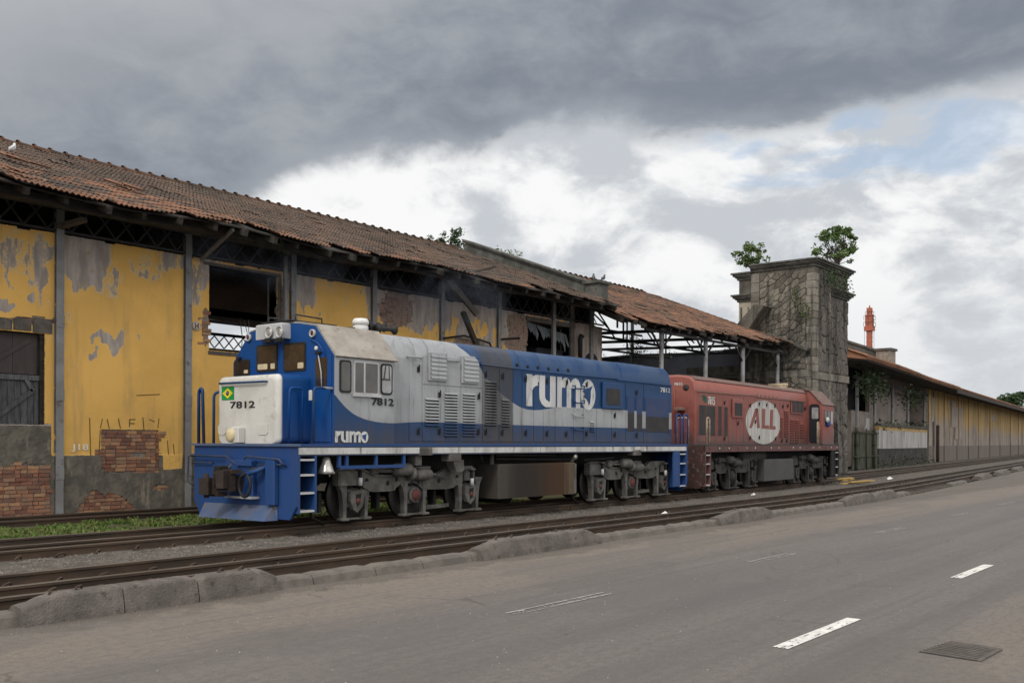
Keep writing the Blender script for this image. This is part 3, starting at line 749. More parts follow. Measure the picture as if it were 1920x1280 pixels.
for k, m_ in (('old', M_tile_old), ('new', M_tile_new)):
    me = bpy.data.meshes.new('roof_tile'); me.from_pydata(TV, [], TF); me.materials.append(m_); me.polygons.foreach_set('use_smooth', [True] * 8 + [False] * 8); tmesh[k] = me
def tile_frame(X, d, yaw=0.0, tilt=0.0, lift=0.0):
    p = roof_pt(X, d, lift); q = roof_pt(X, d + .3, lift)
    yv = (q - p).normalized(); xv = (roof_pt(X + .2, d) - roof_pt(X - .2, d)).normalized(); zv = xv.cross(yv).normalized(); xv = yv.cross(zv)
    M = Matrix((xv, yv, zv)).transposed().to_4x4(); M.translation = p
    return M @ Matrix.Rotation(yaw, 4, 'Z') @ Matrix.Rotation(tilt, 4, 'X')
rt = random.Random(21)
def tile_list(x0, x1):
    out = []; nrow = int(SL / EXP)
    for r in range(nrow + 1):
        X = x0 + TW / 2; d = r * EXP
        while X < x1:
            jj = rt.gauss(0, .012); keep = True; yaw = rt.gauss(0, .015); tilt = rt.gauss(0, .01); dd = d + jj; lift = 0
            if r == 0:
                rag = fbm(X * .9, 3.3, 2)
                if rag > .22 or rt.random() < .10: keep = False
                if rt.random() < .10: yaw += rt.uniform(-.5, .5); dd -= rt.uniform(0, .15); tilt -= .1
            if r == 1 and fbm(X * .9, 3.3, 2) > .48: keep = False
            if rt.random() < .012: yaw += rt.uniform(-.35, .35); dd -= rt.uniform(0, .12); lift = .025
            if keep: out.append((X, dd, yaw, tilt, lift))
            X += TW
    return out
def lay(parent, tiles, mat_rest, rest_name, nsingle, pick):
    tiles = sorted(tiles, key=lambda t: (lambda p: math.hypot(p.x, p.y) + (0 if proj(p.x, p.y, p.z)[0] > -12 else 60))(roof_pt(t[0], t[1])))
    off = root_loc(parent); rest = {}
    for n, (X, d, yaw, tilt, lift) in enumerate(tiles):
        M = tile_frame(X, d, yaw, tilt, lift); kind = pick(X, d)
        if n < nsingle:
            o = bpy.data.objects.new('roof_tile', tmesh[kind]); COL.objects.link(o); o.parent = parent
            o.matrix_local = Matrix.Translation(-off) @ M
        else:
            mb = rest.setdefault(kind, MB()); mb.add([M @ Vector(v) for v in TV], TF)
            for i in range(1, 9): mb.sm[-16 + i - 1] = True
    for k, mb in rest.items():
        mb.build(rest_name, M_tile_old if k == 'old' else M_tile_new, parent, recalc=False, kind='stuff')
def pick_main(X, d):
    q = .9 - .42 * (d - .2) + .35 * fbm(X * .5, d * .8, 4) - max(0, X - 12) * .06
    if X < 12 and 1.5 < d < 4: q += .35
    return 'new' if q + rt.gauss(0, .22) > .5 else 'old'
lay(wh, tile_list(1.0, 29.45), M_tile_old, 'roof_tiles', 296, pick_main)
# loose tiles lifted out of the slope
for X, d, yaw in ((9.95, 2.9, .9), (10.3, 2.6, 1.2), (9.7, 3.0, .5), (11.6, 1.9, .7), (12.0, 1.8, 1.0)):
    M = tile_frame(X, d, yaw, .12, .10); o = bpy.data.objects.new('roof_tile', tmesh['new']); COL.objects.link(o); o.parent = wh; o.matrix_local = Matrix.Translation(-root_loc(wh)) @ M
# ridge tiles
M_ridge = tile_mat('ridge_clay', (.15, .08, .052), (.085, .06, .045), (.05, .046, .038))
rv = MB(); n = 8
rsec = lambda x, r, dz: [(x, r * math.cos(math.pi * k / n), r * math.sin(math.pi * k / n) + dz) for k in range(n + 1)]
rv.loft([rsec(0, .135, .03), rsec(.05, .135, .03), rsec(.05, .115, .01), rsec(.44, .10, 0)], close=False, caps=False, smooth=True)
ridge_me = rv.mesh('ridge_tile', M_ridge, recalc=False)
x = 1.0
while x < 29.1:
    p = roof_pt(x, SL); inst('ridge_tile', ridge_me, wh, (x, RY, p.z - .02), (R.gauss(0, .05), R.gauss(-.02, .02), R.gauss(0, .02))); x += .42
def sheet(x0, x1, lift, parent, name, mat, y0=0.0, back=True):
    mb = MB(); a = []
    x = x0; xsl = []
    while x < x1: xsl.append(x); x += .5
    xsl.append(x1)
    secs = []
    for x in xsl:
        top = [tuple(roof_pt(x, d, lift)) for d in [y0 + .25 + (SL - y0 - .25) * k / 14 for k in range(15)]]; bot = [tuple(roof_pt(x, d, lift - .035)) for d in [SL - (SL - y0 - .25) * k / 14 for k in range(15)]]
        secs.append(top + bot)
    mb.loft(secs, True, True); mb.build(name, mat, parent)
sheet(1.0, 29.9, -.075, wh, 'roof_boarding', M_wood_dark)
MB().add([(1, RY, RZ - .05), (32.2, RY, RZ - .05), (32.2, 33.6, 6.5), (1, 33.6, 6.5), (1, RY, RZ - .12), (32.2, RY, RZ - .12), (32.2, 33.6, 6.43), (1, 33.6, 6.43)],
         [(0, 1, 2, 3), (7, 6, 5, 4), (0, 4, 5, 1), (2, 6, 7, 3), (1, 5, 6, 2), (0, 3, 7, 4)]).build('back_roof_slope', M_tile_old, wh)
# rafters with exposed ends, eave beam, soffit
x = 1.4
while x < 31:
    if not (20.6 < x < 22.2 and False):
        e = R.uniform(.05, .35); p = roof_pt(x, e, -.16); q = roof_pt(x, 4.2, -.16)
        MB().bar(p, q, .10, .15).build('rafter', M_wood_dark, wh)
    x += .82
for d, hh in ((.75, .16), (1.9, .14)):
    pts = [roof_pt(q, d, -.31) for q in [1 + 1.5 * i for i in range(20)]]
    for a, b in zip(pts, pts[1:]): MB().bar(a, b, .13, hh).build('eave_beam', M_wood_dark, wh)
mb = MB()
M_soffit = simple('stained_soffit', (.12, .11, .10), (.07, .065, .06), 1.2, .95, 0, .3, 25)
for a, b in ((1.0, 8.9), (8.95, 14.1), (14.15, 20.2)):
    MB().box(a, b, 20.05, 20.88, 6.74, 6.79).build('soffit_board', M_soffit, wh)
# brackets and broken timbers
def pxY(u, v, Y): X, z = onY(u, v, Y); return (X, Y, z)
MB().bar(pxY(378, 486, 20.9), pxY(437, 430, 18.9), .07).build('strut', M_post, wh)
MB().bar(pxY(112, 425, 20.9), pxY(158, 412, 19.9), .14, .10).build('bracket', M_conc, wh)
MB().bar(pxY(820, 500, 19.5), pxY(895, 590, 18.9), .13, .16).build('broken_beam', M_wood_dark, wh)
MB().bar(pxY(868, 585, 20.6), pxY(902, 668, 19.8), .16, .12).build('broken_beam', M_wood_dark, wh)
MB().bar(pxY(835, 524, 19.9), pxY(930, 500, 19.2), .06).build('broken_batten', M_wood_dark, wh)
MB().tube([pxY(832, 634, 20.85), pxY(870, 629, 20.8), pxY(900, 637, 20.8), pxY(918, 643, 20.8), pxY(926, 660, 20.8)], .035, 6).build('bent_pipe', M_darkiron, wh)
MB().bar(pxY(940, 636, 20.85), pxY(975, 634, 20.3), .07).build('bracket', M_darkiron, wh)
dp = MB(); X, _ = onY(536, 500, 20.85); dp.tube([(X, 20.85, .1), (X, 20.85, 5.3), (X - .04, 20.82, 6.0), (X - .12, 20.7, 6.6)], .062, 10)
for z in (2.0, 4.0, 4.9): dp.tube([(X, 20.85, z), (X, 20.85, z + .08)], .08, 10)
dp.build('drain_pipe', M_post, wh)
X, _ = onY(1088, 630, 20.8); dp = MB(); dp.tube([(X, 20.8, 4.8), (X, 20.8, 5.6), (X + .05, 20.75, 5.75)], [.09, .09, .12], 10); dp.build('drain_pipe', M_darkiron, wh)
# window lattice seen through the big opening, inner walls and floor
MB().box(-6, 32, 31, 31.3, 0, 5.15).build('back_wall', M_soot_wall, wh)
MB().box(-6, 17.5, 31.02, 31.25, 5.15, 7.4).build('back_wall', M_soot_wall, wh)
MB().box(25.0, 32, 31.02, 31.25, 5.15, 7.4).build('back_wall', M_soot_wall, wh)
MB().box(17.5, 25.0, 30.9, 31.2, 6.33, 6.6).build('back_beam', M_dark, wh)
x = 17.6
while x < 24.8:
    MB().bar((x, 31.0, 5.17), (x + .42, 31.0, 5.62), .04, .02, (0, 1, 0)).build('lattice_bar', M_lat, wh)
    MB().bar((x + .42, 31.02, 5.17), (x, 31.02, 5.62), .04, .02, (0, 1, 0)).build('lattice_bar', M_lat, wh); x += .42
MB().box(17.5, 25, 30.95, 31.05, 5.62, 5.72).build('back_beam', M_dark, wh)
MB().prism([(WY + .43, 0), (31.3, 0), (31.3, 7.38), (26, 9.36), (WY + .43, 7.56)], WX1 - .45, WX1 - .1, 'YZ').build('end_wall', M_soot_wall, wh)
MB().prism([(WY + .43, 0), (31.3, 0), (31.3, 7.2), (26, 9.25), (WY + .43, 7.3)], WX0, WX0 + .3, 'YZ').build('end_wall', M_soot_wall, wh)
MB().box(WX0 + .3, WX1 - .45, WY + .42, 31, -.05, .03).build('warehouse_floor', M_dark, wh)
MB().bar((14.3, 24, 5.25), (17.6, 24, 5.15), .05).build('tie_rod', M_post, wh)
for X in (15.4, 21.5): MB().bar((X, 26, 0), (X, 26, 9.2), .18).build('inner_column', M_darkiron, wh)
# second opening: hanging tattered sheets and a packing case
M_rag = simple('weathered_sheeting', (.17, .19, .20), (.10, .115, .125), 5, .8, 0, .4, 30, st=(1, 1, .3))
for i in range(13):
    X = W2[0] + .15 + i * .19; zt = 6.0 - .02 * i; l = R.uniform(.25, .75)
    mb = MB(); mb.add([(X, 21.15, zt), (X + .17, 21.15, zt), (X + .24 + R.uniform(-.1, .1), 21.05, zt - l * .6), (X + .08, 21.0, zt - l), (X + .02, 21.08, zt - l * .5)], [(0, 1, 2, 4), (4, 2, 3)])
    mb.build('tattered_strip', M_rag, wh, recalc=False)
bx0 = onY(1006, 670, 21.25); bx1 = onY(1056, 670, 21.25)
case = thing('packing_case', 'dark grey packing case standing in the second warehouse opening', 'case', ((bx0[0] + bx1[0]) / 2, 21.5, 3.2))
MB().bevbox(bx0[0], bx1[0], 21.25, 21.9, 3.2, onY(1030, 657, 21.25)[1], .03).build('case_body', M_soot_wall, case)
MB().box(bx0[0] - .03, bx1[0] + .03, 21.22, 21.93, onY(1030, 657, 21.25)[1] + .002, onY(1030, 657, 21.25)[1] + .05).build('case_lid', M_soot_wall, case)
# painted black arch on the end pier
ax, az_ = onY(1108, 690, WY); mb = MB()
arc = [(ax + .62 * math.cos(math.pi * k / 16), az_ - .25 + .85 * math.sin(math.pi * k / 16)) for k in range(17)]
mb.prism(arc, WY - .03, WY - .02, 'XZ'); pa = mb.build('painted_arch', M_soot_wall, wh)
MB().box(ax - .05, ax + .28, WY - .036, WY - .031, az_ - .18, az_ + .2).build('painted_square', simple('beige_paint', (.36, .28, .17)), wh)
# the door: upper boarded panel, lower planked leaf with braces
dd = bpy.data.objects.new('door', None); COL.objects.link(dd); dd.parent = wh; dd.location = Vector((9.2, 21.2, 2.07)) - root_loc(wh)
M_doorup = simple('smoked_door_panel', (.085, .068, .062), (.06, .05, .05), 1.5, .85, 0, .2, 30, st=(2, 2, .5))
def sub(mb, name, mat):
    o = mb.build(name, mat, dd); return o
for i in range(4):
    a = DR[0] + .06 + i * .53; sub(MB().box(a, a + .522, 21.20, 21.25, 3.16, 4.03), 'door_panel', M_doorup)
i = 0; x = DR[0] + .05
while x < DR[1] - .1:
    sub(MB().box(x, x + .128, 21.17 + R.uniform(0, .012), 21.22, 2.08, 3.06 + R.uniform(-.01, .01)), 'plank', M_wood_grey); x += .136
sub(MB().box(DR[0], DR[1] - .08, 21.12, 21.168, 3.03, 3.14), 'door_rail', M_wood_grey)
sub(MB().bar((9.15, 21.14, 2.12), (10.05, 21.14, 2.82), .10, .03, (0, 1, 0)), 'door_brace', M_wood_grey)
sub(MB().bar((8.9, 21.14, 2.12), (8.3, 21.14, 2.82), .10, .03, (0, 1, 0)), 'door_brace', M_wood_grey)
sub(MB().bar((10.05, 21.14, 2.8), (9.9, 21.14, 3.05), .08, .03, (0, 1, 0)), 'door_brace', M_wood_grey)
sub(MB().bar((9.1, 21.18, 3.3), (10.0, 21.18, 3.9), .10, .02, (0, 1, 0)), 'door_brace', M_doorup)
sub(MB().box(DR[1] - .08, DR[1], 21.08, 21.25, 2.08, 4.03), 'door_frame', M_wood_dark)
# cracked lintel stones over the door
for a, b, z0, z1 in ((8.9, 9.55, 4.06, 4.30), (9.57, 9.95, 4.07, 4.34), (9.97, 10.4, 4.05, 4.36)):
    MB().bevbox(a, b, 20.97, 21.05, z0, z1, .03).build('lintel_stone', M_conc, wh)
# lettering on the wall
M_signw = simple('white_enamel', (.62, .58, .52), (.5, .46, .4), 6, .6); M_signr = simple('maroon_letter', (.16, .03, .03)); M_chalk = simple('white_graffiti', (.85, .8, .68), (.75, .68, .52), 14, .9)
X, z = onY(367, 611, WY)
sg = thing('round_sign', 'small round white sign with a dark red letter H on the yellow wall', 'sign', (X, WY - .02, z))
MB().lathe([(.115, -.014), (.115, .014)], (X, WY - .028, z), 'Y', 24).build('sign_disc', M_signw, sg)
me = fit_text(text_mesh('letter', 'H', .2, M_signr, .006), X - .05, X + .05, z - .065, z + .065, WY - .045); me.transform(Matrix.Translation(-Vector(sg.location))); o = bpy.data.objects.new('letter', me); COL.objects.link(o); o.parent = sg
x0, z0 = onY(133, 847, WY); x1, z1 = onY(165, 832, WY)
me = fit_text(text_mesh('wall_lettering', 'J18', .2, M_chalk, .004, .002), x0, x1, z0, z1, WY - .025); me.transform(Matrix.Translation(-root_loc(wh))); o = bpy.data.objects.new('wall_lettering', me); COL.objects.link(o); o.parent = wh
# scratched strokes above the bricked square
M_scr = simple('charcoal_scratch', (.16, .11, .04))
for u, v, u2, v2 in ((168, 783, 170, 853), (192, 785, 188, 803), (201, 785, 205, 803), (222, 784, 226, 803), (243, 786, 254, 786), (243, 786, 243, 800), (243, 793, 252, 794), (268, 782, 270, 806), (280, 786, 290, 790), (298, 784, 296, 802), (256, 741, 300, 739), (314, 825, 316, 853), (300, 814, 311, 815), (325, 832, 327, 853), (188, 806, 186, 850)):
    a, b = pxY(u, v, WY - .008), pxY(u2, v2, WY - .008); MB().bar(a, b, .018, .006, (0, 1, 0)).build('scratch_mark', M_scr, wh)
# ================================================================== fire wall with coping between warehouse and open shed
fw = thing('parapet', 'mossy stepped parapet wall rising over the roof with two pigeons on its end', 'parapet', (29.7, 22, 0))
PD = max(.9, (onX(1120, 545, 29.7)[0] - EY) / sy)
def slope_box(mb, xa, xb, d0, d1, l0, l1):
    a = [roof_pt(29.7, d, l) for d in (d0, d1) for l in (l0, l1)]
    mb.add([(xa, a[0].y, a[0].z), (xb, a[0].y, a[0].z), (xb, a[1].y, a[1].z), (xa, a[1].y, a[1].z), (xa, a[2].y, a[2].z), (xb, a[2].y, a[2].z), (xb, a[3].y, a[3].z), (xa, a[3].y, a[3].z)],
           [(0, 3, 2, 1), (4, 5, 6, 7), (0, 1, 5, 4), (1, 2, 6, 5), (2, 3, 7, 6), (3, 0, 4, 7)])
    return mb
slope_box(MB(), 29.5, 29.9, PD + .2, SL, -.3, .30).build('parapet_wall', M_cornice, fw)
slope_box(MB(), 29.42, 29.98, PD, SL + .1, .30, .36).build('coping', M_cornice, fw)
slope_box(MB(), 29.36, 30.04, PD - .05, SL + .1, .363, .42).build('coping', M_cornice, fw)
p = roof_pt(29.7, PD)
MB().box(29.38, 30.02, p.y - .25, p.y + .3, p.z - .1, p.z + .42).build('end_block', M_cornice, fw)
MB().box(29.28, 30.12, p.y - .33, p.y + .38, p.z + .42, p.z + .52).build('end_cap', M_cornice, fw)
PIG = (29.7, p.y, p.z + .52); print('PD', PD, PIG, proj(*PIG))
# ================================================================== open platform shed
sh = thing('platform_shed', 'open shed with an orange tiled roof on iron posts between warehouse and stone tower', 'shed', (38, 20, 0))
SX1 = 44.9
lay(sh, tile_list(30.1, SX1), M_tile_new, 'roof_tiles', 60, lambda X, d: 'new' if rt.random() < .86 - .05 * d else 'old')
sheet(30.05, SX1 - .1, -.075, sh, 'roof_boarding', M_wood_dark, .1)
x = 30.2
while x < 43.6: p = roof_pt(x, SL); inst('ridge_tile', ridge_me, sh, (x, RY, p.z - .02), (R.gauss(0, .06), 0, R.gauss(0, .03))); x += .42
x = 30.4
while x < 45:
    MB().bar(roof_pt(x, R.uniform(.05, .3), -.16), roof_pt(x, SL - .1, -.16), .09, .14).build('rafter', M_wood_dark, sh); x += .95
for d in (.8, 3.0, 5.4):
    for k in range(10): MB().bar(roof_pt(32.3 + 1.27 * k, d, -.34), roof_pt(32.3 + 1.27 * (k + 1), d, -.34), .12, .16).build('purlin', M_darkiron, sh)
PX = [onY(u, 650, 19.0)[0] for u in (1240, 1323, 1393, 1458)]
for X in PX:
    MB().tube([(X, 19.0, 0), (X, 19.0, 6.12)], .09, 10).build('iron_post', M_iron, sh)
    MB().box(X - .2, X + .2, 18.8, 19.2, 6.0, 6.12).build('post_head', M_darkiron, sh)
    MB().bar((X, 19.0, 6.05), (X, 27.0, 6.3), .10, .12).build('tie_beam', M_darkiron, sh)
    MB().bar((X, 19.0, 6.15), (X, 25.8, 8.85), .09, .11).build('truss_chord', M_darkiron, sh)
    for q in (21, 23.0, 25.0):
        zq = 6.15 + (q - 19) * .395
        MB().bar((X, q, 6.3), (X, q, zq), .06).build('truss_strut', M_darkiron, sh)
        MB().bar((X, q - 1.6, 6.3), (X, q, zq), .055).build('truss_strut', M_darkiron, sh)
    MB().tube([(X, 27, 0), (X, 27, 9.0)], .09, 8).build('iron_post', M_darkiron, sh)
    MB().bar((X, 19, 5.3), (X + .8, 19, 6.0), .06).build('post_brace', M_darkiron, sh); MB().bar((X, 19, 5.3), (X - .8, 19, 6.0), .06).build('post_brace', M_darkiron, sh)
for Y, z in ((19.0, 6.0), (23.0, 6.25), (27.0, 6.4), (27.0, 7.4), (23, 7.5)):
    MB().bar((31.9, Y, z), (45.0, Y, z), .08, .10).build('tie_beam', M_darkiron, sh)
# sooty wall behind the shed, with plants along its top
bw = thing('back_wall', 'soot-black wall behind the open shed', 'wall', (40, 27.5, 0))
bp = [onY(u, v, 27.6) for u, v in ((1100, 676), (1180, 668), (1240, 670), (1300, 663), (1362, 658), (1420, 650))]
mb = MB()
for (a, za), (b, zb) in zip(bp, bp[1:]):
    mb.add([(a, 27.6, 0), (b, 27.6, 0), (b, 27.6, zb), (a, 27.6, za), (a, 27.9, 0), (b, 27.9, 0), (b, 27.9, zb), (a, 27.9, za)], [(0, 1, 2, 3), (7, 6, 5, 4), (3, 2, 6, 7), (0, 3, 7, 4), (1, 5, 6, 2)])
mb.build('wall_panel', M_soot_wall, bw)
for (a, za), (b, zb) in zip(bp, bp[1:]): MB().bar((a + .01, 27.75, za + .05), (b - .01, 27.75, zb + .05), .4, .08).build('wall_coping', M_darkiron, bw)
BP = bp
# ================================================================== stone tower
def clip_poly(poly, nx, ny, c):
    out = []
    for i in range(len(poly)):
        p, q = poly[i], poly[(i + 1) % len(poly)]; a = nx * p[0] + ny * p[1] - c; b = nx * q[0] + ny * q[1] - c
        if a <= 0: out.append(p)
        if a * b < 0: t = a / (a - b); out.append((p[0] + (q[0] - p[0]) * t, p[1] + (q[1] - p[1]) * t))
    return out
def rubble(a0, a1, z0, z1, size, ang, asp, seed):
    rr = random.Random(seed); ca, sa = math.cos(ang), math.sin(ang); pts = []
    tries = 0; target = int((a1 - a0) * (z1 - z0) / (size * size))
    T = lambda p: ((p[0] * ca + p[1] * sa) / asp, (-p[0] * sa + p[1] * ca) * asp)
    while len(pts) < target and tries < 20000:
        p = (rr.uniform(a0, a1), rr.uniform(z0, z1)); q = T(p); tries += 1
        if all((q[0] - w_[0]) ** 2 + (q[1] - w_[1]) ** 2 > (size * .72) ** 2 for _, w_ in pts): pts.append((p, q))
    cells = []
    for p, q in pts:
        poly = [(a0, z0), (a1, z0), (a1, z1), (a0, z1)]
        near = sorted(pts, key=lambda w_: (w_[1][0] - q[0]) ** 2 + (w_[1][1] - q[1]) ** 2)[1:22]
        for p2, q2 in near:
            # bisector in the stretched metric, pulled back to plain coordinates
            nx_, ny_ = q2[0] - q[0], q2[1] - q[1]; c = (q2[0] ** 2 + q2[1] ** 2 - q[0] ** 2 - q[1] ** 2) / 2
            n0 = nx_ * ca / asp - ny_ * sa * asp; n1 = nx_ * sa / asp + ny_ * ca * asp
            poly = clip_poly(poly, n0, n1, c)
            if len(poly) < 3: break
        if len(poly) >= 3: cells.append((p, poly))
    return cells
tw = thing('stone_tower', 'square rubble-stone tower with dressed quoins and dark cornices, shrubs growing on top', 'tower', (47, 19.5, 0))
TX0, TX1, TY0, TY1 = 45.15, 49.55, 17.65, 21.5
TZ = 10.2
MB().box(TX0, TX1, TY0, TY1, -.1, TZ).build('tower_core', M_stonej, tw)
STONES = []
def face_stones(face, a0, a1, z0, z1, size, ang, asp, seed):
    for p, poly in rubble(a0, a1, z0, z1, size, ang, asp, seed): STONES.append((face, p, poly))
face_stones('X', TY0 + .42, 20.55, .2, 5.0, .32, .4, 1.25, 1)
face_stones('X', TY0 + .42, 20.40, 5.25, 9.98, .31, -.75, 1.35, 2)
face_stones('Y', TX0 + .45, 46.9, .2, 4.75, .40, 1.2, 1.3, 3)
face_stones('Y', 47.15, TX1 - .02, .2, 4.75, .40, 1.0, 1.3, 4)
face_stones('Y', TX0 + .45, 46.9, 5.15, 9.98, .40, 1.3, 1.4, 5)
face_stones('Y', 47.15, TX1 - .02, 5.15, 8.9, .40, 1.0, 1.3, 6)
rs_ = random.Random(4); smb = MB()
def stone_mb(mb, face, p, poly, base):
    cx = sum(q[0] for q in poly) / len(poly); cy = sum(q[1] for q in poly) / len(poly)
    k1 = .90; k2 = .70; d = rs_.uniform(.03, .075); tiltx, tilty = rs_.uniform(-.06, .06), rs_.uniform(-.06, .06); n = len(poly); vs = []
    for k, dp in ((.95, 0), (k1, d * .75), (k2, d)):
        for q in poly:
            a = cx + (q[0] - cx) * k; b = cy + (q[1] - cy) * k; off = dp + (tiltx * (q[0] - cx) + tilty * (q[1] - cy)) * (1 if dp else 0)
            vs.append((base - off, a, b) if face == 'X' else (a, base - off, b))
    mb.add(vs, [(l * n + i, l * n + (i + 1) % n, (l + 1) * n + (i + 1) % n, (l + 1) * n + i) for l in (0, 1) for i in range(n)] + [tuple(range(2 * n, 3 * n))])
LOW = (45.35, 24.5)
face_stones('L', TY1 + .02, 24.5, .3, 4.6, .42, .3, 1.2, 8)
face_stones('L', 20.65, TY1, 5.3, 5.9, .4, .3, 1.2, 9)
STONES.sort(key=lambda s_: 0 if s_[0] in 'X' else 1)
for n_, (face, p, poly) in enumerate(STONES):
    base = {'X': TX0, 'Y': TY0, 'L': 45.3}[face]
    mb = MB() if n_ < 297 else smb
    stone_mb(mb, 'Y' if face == 'Y' else 'X', p, poly, base)
    if n_ < 297: mb.build('stone', M_stone if face == 'X' else M_stone_dk, tw)
if smb.f: smb.build('stones', M_stone_dk, tw, kind='stuff')
MB().box(45.3, 46.3, TY1 + .01, 24.5, -.1, 5.6).build('side_wall', M_stonej, tw)
# quoins at the corner and the pilaster on the rail side
z = .1; k = 0
while z < 9.8:
    h = .36; L = .42 if k % 2 else .36
    MB().bevbox(TX0 - .05, TX0 + .42, TY0 - .05, TY0 + L, z, z + h - .02, .015).build('quoin', M_stone_d, tw); z += h; k += 1
z = 5.0
while z < 9.7:
    MB().bevbox(TX0 - .05, TX0 + .1, 20.42, 20.85, z, z + .44, .015).build('quoin', M_stone_d, tw); z += .46
z = .1
while z < 9.6:
    MB().bevbox(46.92, 47.12, TY0 - .06, TY0 + .1, z, z + .48, .015).build('pilaster_stone', M_stone_d, tw); z += .5
# belt course and cornices
def cornice(z, prof, segs, name):
    for x0, x1, y0, y1, ax in segs:
        mb = MB()
        for (p0, h0, h1) in prof:
            if ax == 'Y': mb.box(x0 - p0 * (x0 <= TX0), x1 + p0 * (x1 >= TX1 - .01), TY0 - p0, y1, z + h0, z + h1)
            else: mb.box(TX0 - p0, x1, y0 - (p0 if y0 <= TY0 else 0), y1 + (p0 if y1 >= TY1 - .01 else 0), z + h0, z + h1)
        mb.build(name, M_cornice, tw)
PR = ((.08, 0, .10), (.15, .103, .17), (.24, .173, .27), (.32, .273, .35))
cornice(10.13, PR, [(TX0, TX1, TY0, 20.85, 'Y')], 'cornice')
cornice(9.80, PR, [(TX0, TX0 + .22, 20.86, TY1, 'X')], 'cornice')
cornice(8.72, PR, [(TX0, TX0 + .22, 20.86, TY1, 'X')], 'cornice')
cornice(8.95, PR, [(47.2, TX1, TY0, TY0 + .2, 'Y')], 'cornice')
MB().box(TX0 - .08, TX1 + .06, TY0 - .08, TY0 + .1, 4.78, 5.12).build('belt_course', M_stone_d, tw)
MB().box(TX0 - .081, TX0 + .1, TY0 + .101, TY1 + .05, 4.9, 5.24).build('belt_course', M_stone_d, tw)
MB().box(TX0 - .2, TX0 + .1, TY1 + .06, 24.5, 4.95, 5.12).build('belt_course', M_cornice, tw)
MB().box(TX0 - .28, TX0 + .1, TY1 + .06, 24.5, 5.123, 5.25).build('belt_course', M_cornice, tw)
MB().box(TX0 - .02, TX0 + .1, 20.86, TY1, 7.2, 8.7).build('plaster_panel', simple('pale_render', (.36, .32, .25), (.27, .24, .2), 1.5, .95, 0, .4, 25), tw)
for a in ((20.95, 21.02, 7.45, 8.45), (21.33, 21.40, 7.45, 8.45)): MB().box(TX0 - .06, TX0 - .021, a[0], a[1], a[2], a[3]).build('panel_trim', M_stone_d, tw)
# leaning gable stub
ga = [onX(1440, 575, TX0 - .5), onX(1422, 573, TX0 - .5), onX(1388, 612, TX0 - .5), onX(1412, 618, TX0 - .5)]
MB().prism([(q[0], q[1]) for q in ga], TX0 - 1.0, TX0 - .01, 'YZ').build('gable_stub', M_stonej, tw)
MB().bar((TX0 - .3, *onX(1440, 625, TX0 - .3)), (TX0 - .3, *onX(1515, 655, TX0 - .3)), .25, .12).build('roof_scar', M_cornice, tw)
X_, z_ = onX(1517, 660, TX0); MB().box(TX0 - .058, TX0 - .05, X_ - .08, X_ + .08, z_ - .15, z_ + .15).build('putlog_hole', M_dark, tw)  # thin black plate paints the shade inside the hole
MB().bar((TX0 - .4, *onX(1456, 680, TX0 - .4)), (TX0 - .4, *onX(1500, 678, TX0 - .4)), .10, .10).build('bracket_arm', M_darkiron, tw)
